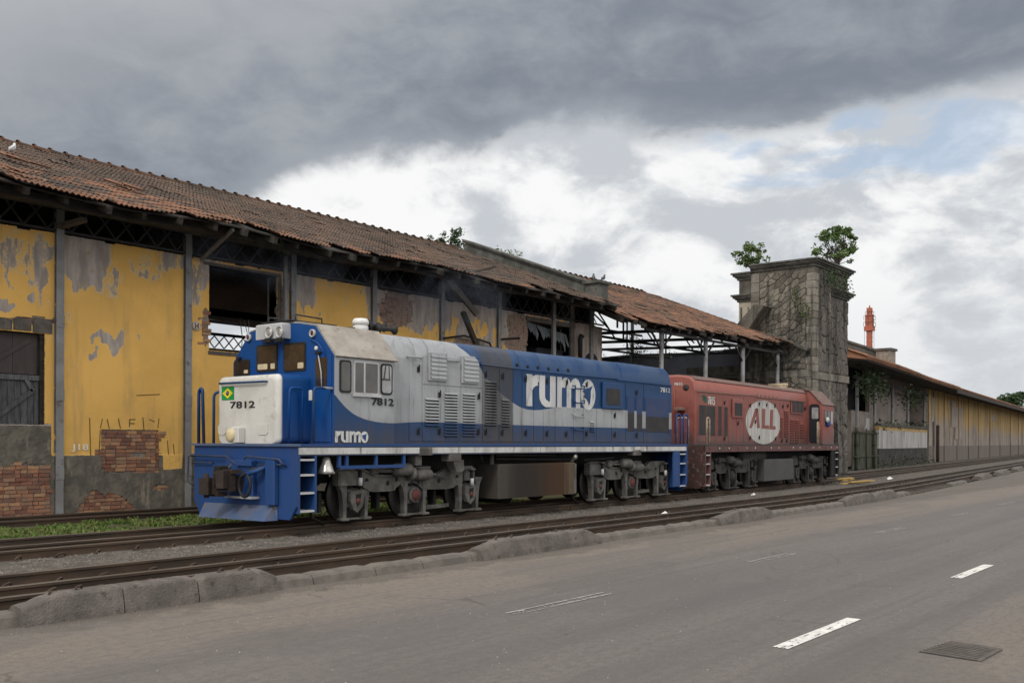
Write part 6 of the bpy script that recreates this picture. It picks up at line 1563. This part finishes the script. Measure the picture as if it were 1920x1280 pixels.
x0, x1, z0, z1 = rr3(765, 835, 970, 880, -1.2); Bq.part(MB().cyl((x0, -1.0, 1.3), (x1, -1.0, 1.3), .2), 'air_reservoir', M_bogie_d)
copy_bogie(bog, Bq.root, Bq.P(*C3(665, 1060), -1.25)[0], M_bogie_d); copy_bogie(bog, Bq.root, Bq.P(*C3(1385, 1030), -1.25)[0], M_bogie_d)
# coupling between the two
Bq.part(MB().bevbox(-.62, .1, -.16, .16, .86, 1.12, .03), 'coupler', M_coupler); A.part(MB().bevbox(L - .1, L + .62, -.2, .2, .82, 1.16, .03), 'coupler', M_coupler)
for yy in (-.5, .6): A.pipe([(L, yy, 1.2), (L + .3, yy, .75), (L + .7, yy + .02, .62), (L + 1.05, yy, .8), (L + 1.3, yy, 1.2)], .03, 'air_hose', M_rubber)
xq, zq = Bq.P(1552, 791, -1.56)
ck = thing('cloth_bundle', 'small blue and white cloth hanging from the red locomotive cab window', 'cloth', (0, 0, 0))
wq = (Bq.O[0] + Bq.U[0] * xq - Bq.N[0] * 1.58, Bq.O[1] + Bq.U[1] * xq - Bq.N[1] * 1.58, zq); ck.location = wq
mc = simple('blue_cloth', (.03, .05, .25), (.04, .06, .2), 9, .9); mw = simple('pale_cloth', (.5, .55, .5))
def blob(mb, c, r, seed):
    vs = []; fs = []; n = 8
    for i in range(5):
        for k in range(n):
            t_, p_ = math.pi * (i + .5) / 5, 2 * math.pi * k / n; q = r * (1 + .3 * nz(i * 1.3, k * 1.1, seed)); vs.append((c[0] + q * math.sin(t_) * math.cos(p_), c[1] + .6 * q * math.sin(t_) * math.sin(p_), c[2] + q * math.cos(t_)))
    for i in range(4):
        for k in range(n): fs.append((i * n + k, i * n + (k + 1) % n, (i + 1) * n + (k + 1) % n, (i + 1) * n + k))
    fs.append(tuple(range(n))); fs.append(tuple(range(4 * n, 5 * n))); return mb.add(vs, fs, True)
blob(MB(), (wq[0], wq[1], wq[2] - .05), .14, 1).build('cloth_body', mc, ck); blob(MB(), (wq[0] - .14, wq[1] - .02, wq[2] + .08), .11, 2).build('cloth_end', mw, ck)
# ================================================================== far warehouse (follows the bend of the track)
fwh = thing('far_warehouse', 'long low warehouse with streaked yellow wall and dark overhanging roof receding beyond the tower', 'warehouse', (90, 26, 0))
FA, FB, FC, FD = (55.0, 20.9), (90.3, 25.0), (172.0, 33.4), (330.0, 50.5)
def fplane(u, v, back=0.0):
    """point on the far wall line, optionally set back"""
    for a, b in ((FA, FB), (FB, FC), (FC, FD)):
        q = onV(u, v, (a[0], a[1] + back), (b[0], b[1] + back))
        if q[0] <= b[0] + 1e-3: return q
    return q
M_farwall = None
def farwall_mat():
    m, t = new_mat('streaked_yellow_wall'); pos = t.n('ShaderNodeNewGeometry').outputs['Position']; sp = t.n('ShaderNodeSeparateXYZ', {0: pos})
    st = t.mapv(pos, (1, 1, .10)); n = t.noise(st, 1.1, 8, .62); n2 = t.noise(st, .33, 6, .6, ); n3 = t.noise(pos, 3, 6, .6); n4 = t.noise(t.mapv(pos, (1, 1, .06), (4, 0, 0)), 2.4, 7, .6)
    yel = t.mix(n3, (.44, .30, .12), (.36, .255, .125)); gry = t.mix(n3, (.38, .325, .275), (.22, .19, .17))
    e = t.m('ADD', t.m('ADD', t.m('MULTIPLY', n, .6), t.m('MULTIPLY', n2, .5)), t.ramp(sp.outputs[2], 4.6, 1.6, -.14, .17, False))
    c = t.mix(t.ramp(e, .49, .585), yel, gry); c = t.mix(t.ramp(n4, .48, .62, 0, .88), c, (.085, .072, .065))
    c = t.mix(t.ramp(t.m('ADD', sp.outputs[2], t.m('MULTIPLY', n3, .3)), 1.75, 1.6), c, t.mix(n, (.22, .185, .16), (.12, .105, .095)))
    finish(t, c, .95, 0, n3, .4, .04, .2); return m
M_farwall = farwall_mat()
M_fargrey = simple('pale_stained_wall', (.34, .29, .26), (.25, .215, .20), .8, .95, 0, .3, 12, c3=(.30, .23, .12))
M_fargate = simple('mossy_gate', (.075, .08, .052), (.05, .052, .04), 1.5, .9, 0, .3, 14)
def wallseg(a, b, z0, z1, th=.4, back=0.0, mat=None, name='wall', parent=None):
    mb = MB(); n = 1
    vs = [(a[0], a[1] + back, z0), (b[0], b[1] + back, z0), (b[0], b[1] + back, z1[1]), (a[0], a[1] + back, z1[0]), (a[0], a[1] + back + th, z0), (b[0], b[1] + back + th, z0), (b[0], b[1] + back + th, z1[1]), (a[0], a[1] + back + th, z1[0])]
    mb.add(vs, [(0, 1, 2, 3), (7, 6, 5, 4), (3, 2, 6, 7), (0, 3, 7, 4), (1, 5, 6, 2)]); return mb.build(name, mat or M_farwall, parent or fwh)
zt = 6.66
wallseg(FB, FC, -.2, (zt, zt)); wallseg(FC, FD, -.2, (zt, zt))
# set-back bay of the open front
wallseg((FA[0], FA[1] + .02), (61.0, FA[1] + .72), -.2, (4.0, 4.0), .3, 1.5, M_fargrey)
def wl(t): return (FA[0] + (FB[0] - FA[0]) * t, FA[1] + (FB[1] - FA[1]) * t)
tu = lambda u: (fplane(u, 800, 1.5)[0] - FA[0]) / (FB[0] - FA[0])
for a, b, z0, z1 in ((tu(1596), tu(1630), -.2, 4.05), (tu(1630), 1.0, -.2, 7.3)):
    wallseg(wl(a), wl(b), z0, (z1, z1), .3, 1.5, M_fargrey)
wallseg(wl(tu(1572)), wl(tu(1668)), 4.06, (7.5, 7.5), .3, 2.6, M_dark, 'opening_shade')  # black panel paints the shade inside the opening
MB().box(FB[0] - .4, FB[0] - .005, FB[1] + .02, FB[1] + 1.9, 0, 6.9).build('return_wall', M_fargrey, fwh)
for u in (1607, 1640, 1673, 1702, 1733):
    q = fplane(u, 760); MB().tube([(q[0], q[1], 0), (q[0], q[1], 6.0)], .11, 8).build('iron_post', M_post, fwh)
    MB().bar((q[0] - 1, q[1], 5.2), (q[0], q[1], 6.0), .08).build('post_brace', M_darkiron, fwh)
a, b = fplane(1600, 700), fplane(1740, 730); MB().bar((a[0], a[1], 5.95), (b[0], b[1], 5.95), .12, .22).build('lintel_beam', M_darkiron, fwh)
# eave and roof: lofted slab following the wall line
def fdir(i): return ((FB, FA), (FC, FB), (FD, FC))[i]
EVu = [(1588, 677), (1640, 706), (1700, 727), (1760, 745), (1830, 765), (1920, 789)]
def froof(p, e): return (p[0] + .13 * 0, p[1] - e)
rp_ = [FA, wl(.33), wl(.66), FB, (117, 27.8), (145, 30.6), FC, (250, 41.8), FD]
top = []; mbr = MB(); secs = []
for (x, y) in rp_:
    sag = .10 * nz(x * .07, 3)
    secs.append([(x + .25, y - 2.4, 6.60 + sag), (x, y + 4.9, 9.35), (x, y + 5.0, 9.2), (x, y + .1, 6.75 + sag), (x + .25, y - 2.3, 6.45 + sag)])
mbr.loft(secs, True, True); mbr.build('roof', M_tile_far, fwh)
mbs = MB(); secs = [[(x, y - 2.3, 6.42), (x, y + .3, 6.62), (x, y + .3, 6.60), (x, y - 2.3, 6.38)] for (x, y) in rp_]; mbs.loft(secs, True, True); mbs.build('eave_soffit', M_wood_dark, fwh)
mbs = MB(); secs = [[(x, y - 2.42, 6.42 + .10 * nz(x * .07, 3)), (x, y - 2.46, 6.42), (x, y - 2.46, 6.12), (x, y - 2.3, 6.10)] for (x, y) in rp_[3:]]; mbs.loft(secs, True, True); mbs.build('fascia', M_wood_dark, fwh)
x_, y_ = rp_[0]
# tile rows on the near stretch of the far roof
def fr_pt(X, d):
    for (xa, ya), (xb, yb) in zip(rp_, rp_[1:]):
        if xa <= X <= xb: y = ya + (yb - ya) * (X - xa) / (xb - xa); break
    sag = .10 * nz(X * .07, 3); f = d / 7.8
    return Vector((X, y - 2.42 + 7.3 * f, 6.62 + sag * (1 - f) + (9.36 - 6.60) * f))
ft = MB(); rf = random.Random(8)
for r in range(19):
    X = 55.3
    while X < 92:
        d = r * .41; p = fr_pt(X, d); q = fr_pt(X, min(d + .43, 7.8)); w_ = .22
        if rf.random() > .03:
            l = .03 + rf.uniform(0, .015)
            ft.add([(p.x - w_, p.y, p.z + l), (p.x, p.y, p.z + l + .05), (p.x + w_, p.y, p.z + l), (q.x - w_, q.y, q.z + .01), (q.x, q.y, q.z + .05), (q.x + w_, q.y, q.z + .01), (p.x - w_, p.y, p.z - .01), (p.x + w_, p.y, p.z - .01)], [(0, 1, 4, 3), (1, 2, 5, 4), (6, 7, 2, 1, 0)])
        X += .44
ft.build('roof_tiles', M_tile_far, fwh, recalc=False, kind='stuff')
# gable parapet with end block on the far roof
pa_ = thing('parapet', 'low parapet with a brick end block on the far warehouse roof below the orange mast', 'parapet', (70, 24, 7))
def fq(X, d, l): p = fr_pt(X, d); return (p.x, p.y, p.z + l)
mb = MB(); PXa, PXb = 64.6, 65.2
c8 = [fq(PXa, 1.2, -.2), fq(PXb, 1.2, -.2), fq(PXb, 1.2, .5), fq(PXa, 1.2, .5), fq(PXa, 7.8, -.2), fq(PXb, 7.8, -.2), fq(PXb, 7.8, .5), fq(PXa, 7.8, .5)]
mb.add(c8, [(0, 3, 2, 1), (4, 5, 6, 7), (0, 1, 5, 4), (1, 2, 6, 5), (2, 3, 7, 6), (3, 0, 4, 7)]); mb.build('parapet_wall', M_cornice, pa_)
mb = MB(); c8 = [fq(PXa - .12, 1.0, .502), fq(PXb + .12, 1.0, .502), fq(PXb + .12, 1.0, .64), fq(PXa - .12, 1.0, .64), fq(PXa - .12, 7.9, .502), fq(PXb + .12, 7.9, .502), fq(PXb + .12, 7.9, .64), fq(PXa - .12, 7.9, .64)]
mb.add(c8, [(0, 3, 2, 1), (4, 5, 6, 7), (0, 1, 5, 4), (1, 2, 6, 5), (2, 3, 7, 6), (3, 0, 4, 7)]); mb.build('coping', M_cornice, pa_)
e_ = fq(64.9, .9, 0); MB().box(e_[0] - .5, e_[0] + .6, e_[1] - .3, e_[1] + .6, e_[2] - .4, e_[2] + .75).build('end_block', M_mortar, pa_); MB().box(e_[0] - .6, e_[0] + .7, e_[1] - .4, e_[1] + .7, e_[2] + .752, e_[2] + .9).build('end_cap', M_cornice, pa_)
# wall pilasters, blocked windows and down pipes of the far wall
for u in (1742, 1752, 1772, 1796, 1817, 1836, 1857, 1876, 1895, 1910):
    q = fplane(u, 800, -.05); MB().box(q[0] - .22 - .3 * R.random(), q[0] + .22 + .3 * R.random(), q[1] - .08, q[1] + .2, 0, 6.5).build('pilaster', M_farwall, fwh)
for u0, u1, v0, v1 in ((1744, 1751, 745, 790), (1770, 1775, 772, 800), (1790, 1803, 765, 823), (1857, 1866, 780, 788), (1783, 1790, 752, 800)):
    a, b = fplane(u0, v1, -.03), fplane(u1, v0, -.03); MB().add([(a[0], a[1] - .06, a[2]), (b[0], b[1] - .06, a[2]), (b[0], b[1] - .06, b[2]), (a[0], a[1] - .06, b[2]), (a[0], a[1] + .1, a[2]), (b[0], b[1] + .1, a[2]), (b[0], b[1] + .1, b[2]), (a[0], a[1] + .1, b[2])], [(0, 1, 2, 3), (0, 3, 7, 4), (1, 5, 6, 2), (3, 2, 6, 7), (0, 4, 5, 1)]).build('blocked_window', M_fargrey, fwh)
q = fplane(1758, 840, -.2); MB().tube([(q[0], q[1], 0), (q[0], q[1], 3.4)], .16, 8).build('drain_pipe', simple('rusty_pipe', (.08, .045, .035)), fwh)
# low yard wall with white-washed upper half in front
yw = thing('yard_wall', 'low yard wall whitewashed above and blackened below in front of the far warehouse', 'wall', (75, 22, 0))
YA, YB = fplane(1648, 800, -.35), fplane(1738, 800, -.35)
def yseg(z0, z1, mat, name, d=0.0): MB().add([(YA[0], YA[1] - d, z0), (YB[0], YB[1] - d, z0), (YB[0], YB[1] - d, z1), (YA[0], YA[1] - d, z1), (YA[0], YA[1] + .3, z0), (YB[0], YB[1] + .3, z0), (YB[0], YB[1] + .3, z1), (YA[0], YA[1] + .3, z1)], [(0, 1, 2, 3), (7, 6, 5, 4), (3, 2, 6, 7), (0, 3, 7, 4), (1, 5, 6, 2)]).build(name, mat, yw)
zm_ = fplane(1690, 840, -.35)[2]; zu = fplane(1690, 801, -.35)[2]; zw = fplane(1690, 808, -.35)[2]
yseg(-.2, zm_, simple('blackened_render', (.035, .032, .03), (.06, .055, .05), 1.2, .95, 0, .4, 12, c3=(.16, .15, .14)), 'wall_base')
yseg(zm_ + .002, zw, simple('stained_whitewash', (.46, .44, .42), (.30, .28, .27), 1.0, .95, 0, .4, 12, st=(1, 1, .25), c3=(.12, .11, .10)), 'wall_panel', .02)
yseg(zw + .002, zu, simple('ochre_band', (.48, .33, .14)), 'wall_band', .03); yseg(zu + .002, zu + .18, M_cornice, 'wall_coping', .15)
gt = thing('yard_gate', 'tall mossy green metal gate between the stone tower and the yard wall', 'gate', (63, 21.5, 0))
ga_, gb_ = fplane(1598, 850, -.35), fplane(1645, 850, -.35)
for k in range(4):
    f0, f1 = k / 4, (k + 1) / 4; pa2 = (ga_[0] + (gb_[0] - ga_[0]) * f0, ga_[1] + (gb_[1] - ga_[1]) * f0); pb2 = (ga_[0] + (gb_[0] - ga_[0]) * (f1 - .02), ga_[1] + (gb_[1] - ga_[1]) * (f1 - .02))
    MB().bar((*pa2, 1.25), (*pb2, 1.25), .06, 2.3).build('gate_panel', M_fargate, gt)
for z in (.9, 2.42): MB().bar((ga_[0], ga_[1] - .08, z), (gb_[0], gb_[1] - .08, z), .08, .07).build('gate_rail', M_fargate, gt)
for u in (1606, 1625, 1639):
    q = fplane(u, 850, -.5); mb = MB(); mb.tube([(q[0], q[1], 0), (q[0], q[1], 2.7)], .10 if u != 1625 else .04, 8)
    if u != 1625:
        for z in (.8, 1.6, 2.4): mb.tube([(q[0], q[1], z), (q[0], q[1], z + .14)], .15, 8)
    mb.build('gate_post', M_fargate, gt)
cb = [fplane(1622 + 5 * k, 815, -.1) for k in (0, 5)]
MB().bar((cb[0][0], cb[0][1], 3.0), (cb[0][0] + 1.0, cb[0][1] + .1, 3.0), .1, .8).build('notice_board', simple('pale_board', (.4, .39, .37)), gt)
q = onZ(1603, 905, .1)
pk = thing('plank_pile', 'yellow timber planks lying beside the track at the foot of the stone tower', 'planks', (q[0], q[1], 0))
M_plank = simple('yellow_plank', (.42, .28, .09), (.33, .22, .08), 3, .8)
for k, (a, b, z) in enumerate((((-1.3, .2), (1.0, -.35), .12), ((-1.0, -.1), (1.3, -.5), .2), ((-.8, .35), (1.1, .5), .26), ((-1.2, .5), (.3, .3), .34))):
    MB().bar((q[0] + a[0] * .8, q[1] + a[1] * .8, z * .8), (q[0] + b[0] * .8, q[1] + b[1] * .8, z * .8 + .03), .16, .05).build('plank', M_plank, pk)
# stacked log ends on the wall beside the tower
lg = thing('log_stack', 'small stack of pale cut logs showing above the red locomotive roof', 'logs', (44, 17.9, 3.5))
M_log = simple('cut_log_end', (.42, .34, .23), (.30, .24, .16), 6, .9)
lx, lz = onY(1470, 732, 18.2)
MB().bevbox(lx - 1.4, lx + 1.3, 18.0, 18.9, 0, lz - .26, .04).build('log_stand', M_darkiron, lg)
for i, (dx_, dz_, r) in enumerate(((-.62, -.22, .2), (-.2, -.24, .19), (.2, -.25, .2), (.62, -.26, .18), (-.42, .12, .19), (0, .1, .2), (.42, .05, .17), (-.15, .40, .16))):
    MB().cyl((lx + dx_ * .6, 17.95 + .05 * (i % 3), lz + dz_ * .6), (lx + dx_ * .6, 18.9, lz + dz_ * .6), r * .6, None, 10).build('log', M_log, lg)
# ================================================================== orange mast beyond the roofs
bx_ = onY(1630, 700, 60.0)
mst = thing('crane_mast', 'orange steel crane mast rising behind the far warehouse roof', 'crane mast', (bx_[0], 60, 0))
mz = lambda v: onY(1630, v, 60.0)[1]
mx = bx_[0]; sc_ = (onY(1640, 700, 60)[0] - onY(1620, 700, 60)[0]) / 20
pxm = F / (mx * _c + 60 * _s); W_ = lambda px: px / pxm / 1.26 / 2
MB().bevbox(mx - W_(11), mx + W_(11), 60 - W_(11), 60 + W_(11), 0, mz(618), .04).build('mast_column', M_orange, mst)
MB().bevbox(mx - W_(20), mx + W_(20), 60 - W_(20), 60 + W_(20), mz(620), mz(612), .04).build('platform', M_orange, mst)
MB().bevbox(mx - W_(16), mx + W_(16), 60 - W_(16), 60 + W_(16), mz(612), mz(590), .04).build('mast_head', M_orange, mst)
MB().bevbox(mx - W_(11), mx + W_(11), 60 - W_(11), 60 + W_(11), mz(590), mz(577), .04).build('mast_cap', M_orange, mst)
MB().cyl((mx, 60, mz(578)), (mx, 60, mz(572)), .15, .1, 6).build('mast_tip', M_orange, mst)
for v0, v1, wd in ((612, 604, 21), (600, 592, 20), (590, 584, 15)):
    for k in (-1, 1):
        for f in (0, .5, 1): MB().bar((mx + k * W_(wd), 60 + (f * 2 - 1) * W_(wd), mz(v0)), (mx + k * W_(wd), 60 + (f * 2 - 1) * W_(wd), mz(v1)), .05).build('guard_post', M_darkiron, mst)
        MB().bar((mx + k * W_(wd), 60 - W_(wd), mz(v1)), (mx + k * W_(wd), 60 + W_(wd), mz(v1)), .05).build('guard_rail', M_darkiron, mst)
    MB().bar((mx - W_(wd), 60 - W_(wd), mz(v1)), (mx + W_(wd), 60 - W_(wd), mz(v1)), .05).build('guard_rail', M_darkiron, mst); MB().bar((mx - W_(wd), 60 - W_(wd), mz(v0)), (mx + W_(wd), 60 - W_(wd), mz(v0)), .08).build('guard_deck', M_orange, mst)
M_cable = simple('pale_cable', (.30, .36, .45))
for k in (-9, 8.5): MB().tube([(mx + k / pxm * _s, 60 - k / pxm * _c, 0), (mx + k / pxm * _s, 60 - k / pxm * _c, mz(616))], .05, 5).build('hoist_cable', M_cable, mst)
for v in range(622, 690, 9): MB().box(mx - W_(11.6), mx + W_(11.6), 60 - W_(11.6), 60 + W_(11.6), mz(v + 2), mz(v)).build('mast_band', M_orange, mst)
# ================================================================== vegetation
def leaf_quads(mb, c, n, rad, size, rr, flat=1.0):
    for _ in range(n):
        while True:
            d = Vector((rr.uniform(-1, 1), rr.uniform(-1, 1), rr.uniform(-1, 1)))
            if .05 < d.length < 1: break
        p = Vector(c) + Vector((d.x * rad, d.y * rad, d.z * rad * flat)); a = Vector((rr.gauss(0, 1), rr.gauss(0, 1), rr.gauss(0, .6))).normalized(); b = a.cross(Vector((rr.gauss(0, 1), rr.gauss(0, 1), rr.gauss(0, 1)))).normalized()
        s_ = size * rr.uniform(.45, 1.35); mb.add([p - a * s_, p + b * s_ * .45, p + a * s_, p - b * s_ * .45], [(0, 1, 2, 3)])
def shrub(name, label, base, h, w, nb, seed, mat, leaf=.09, per=38, lean=(0, 0), cat='shrub', crown0=.35, group=None):
    rr = random.Random(seed); t = thing(name, label, cat, base, 0, group); tr = MB(); fo = MB(); b = Vector(base)
    trunk_top = b + Vector((lean[0] * .5, lean[1] * .5, h * crown0)); tr.tube([b - Vector((0, 0, .15)), b + (trunk_top - b) * .5 + Vector((rr.uniform(-.05, .05) * h, 0, 0)), trunk_top], [h * .022, h * .017, h * .013], 6)
    for k in range(nb):
        a = rr.random() * 6.28; r = w * math.sqrt(rr.random()); zz = h * (crown0 + (1 - crown0) * rr.random() ** .8)
        lim = math.sqrt(max(.05, 1 - ((zz / h - .62) / .45) ** 2)); e = b + Vector((lean[0] + r * lim * math.cos(a), lean[1] + r * lim * math.sin(a), zz))
        m_ = trunk_top.lerp(e, .5) + Vector((rr.uniform(-.1, .1) * w, rr.uniform(-.1, .1) * w, -.03 * h)); tr.tube([b.lerp(trunk_top, rr.uniform(.5, 1)), m_, e], [h * .009, h * .006, h * .003], 4, False)
        leaf_quads(fo, e, int(per * rr.uniform(.9, 2.2)), w * rr.uniform(.13, .28), leaf * rr.uniform(.6, 1.15), rr, .8)
    tr.build('trunk', M_bark, t); fo.build('crown', mat, t, recalc=False); return t
tq = lambda u, v, y: (onY(u, v, y)[0], y, onY(u, v, y)[1])
s1 = tq(1570, 506, 18.4); shrub('shrub', 'bushy green shrub growing from the right corner of the tower top', (s1[0], 18.4, 10.4), 2.35, 1.15, 42, 3, M_leaf, .10, 40)
s2 = onX(1408, 505, 45.6); shrub('shrub', 'smaller green shrub growing from the left rear of the tower top', (45.6, s2[0], 10.25), 1.35, .85, 30, 4, M_leaf, .09, 36, crown0=.2)
s3 = tq(838, 455, 27.2); shrub('shrub', 'leafy shrub growing behind the ridge of the yellow warehouse roof', (s3[0], 27.2, 8.9), 1.5, .9, 26, 5, M_leafd, .08, 26, crown0=.3)
q = onV(1912, 790, (190, 50), (300, 62)); shrub('tree', 'dark green tree rising behind the far end of the long warehouse', (q[0], q[1], 0), 17, 7.5, 110, 6, M_leafd, .55, 60, cat='tree', crown0=.3)
q = onV(1980, 790, (190, 50), (300, 62)); shrub('tree', 'dark broad tree at the right edge, beyond the far warehouse', (q[0], q[1], 0), 17, 9, 90, 16, M_leafd, .55, 60, cat='tree', crown0=.3)
def hanging(name, label, pts, seed, mat, n=60, rad=.2, leaf=.05, drop=.5):
    rr = random.Random(seed); t = thing(name, label, 'plant', pts[0]); fo = MB(); st_ = MB()
    for p in pts:
        p = Vector(p); q = p + Vector((rr.uniform(-.15, .15), rr.uniform(-.1, .05), -drop * rr.uniform(.5, 1.3))); st_.tube([p, p.lerp(q, .5) + Vector((.05, 0, 0)), q], .012, 4, False)
        for f in (.1, .45, .8): leaf_quads(fo, p.lerp(q, f), n // 3, rad, leaf, rr, 1.1)
    st_.build('stem', M_bark, t); fo.build('foliage', mat, t, recalc=False)
hanging('climbing_plant', 'green plant tuft rooted in the tower face below the cornice', [(45.05, onX(1494, 545, 45)[0], onX(1494, 540, 45)[1]), (45.05, onX(1502, 575, 45)[0], onX(1502, 572, 45)[1]), (45.05, onX(1515, 578, 45)[0], onX(1515, 574, 45)[1])], 1, M_leaf, 60, .22, .06, .5)
hanging('climbing_plant', 'ivy hanging from the tower cornice below the larger shrub', [(x, 17.3, 9.9) for x in (45.9, 46.4, 46.9, 47.4, 47.9, 48.4)], 2, M_leafd, 80, .3, .07, .8)
hanging('climbing_plant', 'green plant hanging from the drain pipe top at the warehouse eave', [tq(527, 438, 19.2), tq(530, 452, 19.4)], 3, M_leaf, 70, .13, .035, .45)
hanging('climbing_plant', 'ragged vine hanging in the open shed beside the warehouse end', [tq(u, v, 23) for u, v in ((1180, 625), (1188, 632), (1194, 628), (1200, 640), (1186, 645))], 4, M_leafd, 55, .3, .06, 1.2)
hanging('climbing_plant', 'weeds growing along the top of the sooty wall behind the shed', [(a + .4 * k, 27.7, za + .25) for (a, za) in BP for k in (0, 2, 4, 7)], 5, M_leafd, 36, .3, .07, .2)
hanging('climbing_plant', 'thick creeper hanging from the far warehouse eave near the tower', [fplane(u, v, -1.2) for u, v in ((1618, 695), (1628, 700), (1636, 702), (1645, 708), (1652, 712), (1700, 728), (1712, 734), (1722, 735), (1640, 690))], 6, M_leafd, 110, .65, .12, 1.3)
hanging('climbing_plant', 'weeds growing on top of the yard wall', [fplane(u, 797, -.2) for u in (1652, 1665, 1680, 1700, 1712, 1718, 1730)], 7, M_leafd, 60, .45, .10, .1)
hanging('climbing_plant', 'dry grass tufts on the warehouse ridge beside the parapet', [(30.2 + .3 * k, 25.6 - .2 * k, 9.45) for k in range(5)], 8, M_grass, 40, .25, .07, .1)
hanging('climbing_plant', 'low weeds at the foot of the yard wall and gate', [(FA[0] + (FB[0] - FA[0]) * f, FA[1] + (FB[1] - FA[1]) * f - .7, .35) for f in (.3, .35, .42, .5, .58, .66, .74, .82, .9)], 9, M_leafd, 40, .5, .1, .2)
hanging('climbing_plant', 'dry roots dangling in the big warehouse window', [tq(u, 600, 21.4) for u in (450, 458, 466)], 10, M_bark, 12, .15, .03, .9)
# ================================================================== pigeons
M_pig = simple('pigeon_grey', (.055, .06, .07), (.09, .095, .10), 6, .7); M_pigw = simple('pigeon_white', (.6, .6, .6))
def pigeon(label, loc, rz, sc, mat, bend_=0.0):
    t = thing('pigeon', label, 'pigeon', loc, rz, 'pigeons on the roofs'); o = Vector(loc); M = Matrix.Rotation(rz, 4, 'Z')
    secs = [(-.20, .02, .012, .03), (-.12, .05, .035, .04), (-.04, .085, .06, .065), (.05, .12, .07, .08), (.11, .16, .055, .065), (.135, .215, .036, .04), (.15, .25, .036, .036), (.175, .262, .028, .028), (.20, .258, .008, .008), (.225, .25, .003, .003)]
    mb = MB(); n = 10; vs = []
    for x, z, ry_, rz_ in secs: vs.append([tuple(M @ Vector((x * sc, ry_ * sc * math.cos(2 * math.pi * k / n), (z + .06 + rz_ * math.sin(2 * math.pi * k / n)) * sc)) + o) for k in range(n)])
    mb.loft(vs, True, True, True); mb.build('body', mat, t)
    for s_ in (-1, 1):
        p_ = M @ Vector((.0, s_ * .025 * sc, .05 * sc)) + o; q_ = M @ Vector((.01 * sc, s_ * .025 * sc, 0)) + o
        MB().tube([p_, q_, q_ + M @ Vector((.035 * sc, 0, .004))], .008 * sc, 5).build('leg', M_hub, t)
        w_ = [tuple(M @ Vector((x * sc, s_ * y * sc, z * sc)) + o) for x, y, z in ((.10, .055, .20), (.03, .078, .17), (-.10, .05, .11), (-.2, .02, .09), (-.05, .062, .19), (.05, .06, .22))]
        MB().add(w_, [(0, 1, 2, 3, 4, 5)]).build('wing', mat, t)
pigeon('left pigeon of the pair on the parapet end, leaning forward', (29.6, PIG[1] + .1, PIG[2]), .3, .95, M_pig)
pigeon('right pigeon of the pair on the parapet end', (29.9, PIG[1] - .12, PIG[2]), .1, .9, M_pig)
for dq in [SL - .05 * k for k in range(140)]:
    r0 = roof_pt(onY(22, 290, EY + dq * sy)[0], dq, .05)
    if onY(22, 290, r0.y)[1] >= r0.z: break
pigeon('white pigeon resting on the tiled roof at the upper left', tuple(r0), .4, .9, M_pigw)
# ================================================================== exhaust smoke drifting under the eave
def smoke(label, c, rad, dens, seed):
    m = bpy.data.materials.new('exhaust_smoke'); m.use_nodes = True; m.node_tree.nodes.clear(); t = NT(m.node_tree)
    g_ = t.n('ShaderNodeTexCoord').outputs['Object']
    r = t.n('ShaderNodeVectorMath', {0: t.mapv(g_, (1 / rad[0], 1 / rad[1], 1 / rad[2]))}, operation='LENGTH').outputs['Value']
    d = t.m('MULTIPLY', t.ramp(r, 1.0, .15), t.ramp(t.noise(t.mapv(g_, (1, 1, 1), (seed, 0, 0)), 1.1, 4, .6, .6), .42, .66))
    v = t.n('ShaderNodeVolumePrincipled', {'Color': (.55, .62, .78, 1), 'Density': t.m('MULTIPLY', d, dens), 'Anisotropy': .1})
    t.n('ShaderNodeOutputMaterial', {1: v.outputs[0]})
    mb = MB(); prof = [(max(.01, math.sin(math.pi * k / 10)), -math.cos(math.pi * k / 10)) for k in range(11)]; mb.lathe(prof, (0, 0, 0), 'Z', 20)
    mb.v = [(a * rad[0], b * rad[1], c_ * rad[2]) for a, b, c_ in mb.v]
    o = bpy.data.objects.new('smoke', mb.mesh('smoke', m)); COL.objects.link(o); o.location = c; o['kind'] = 'stuff'
smoke('', (21.2, 19.4, 6.0), (3.6, 1.5, 1.2), .26, 1)
smoke('', (15.5, 19.6, 6.1), (4.5, 1.3, .9), .16, 5)
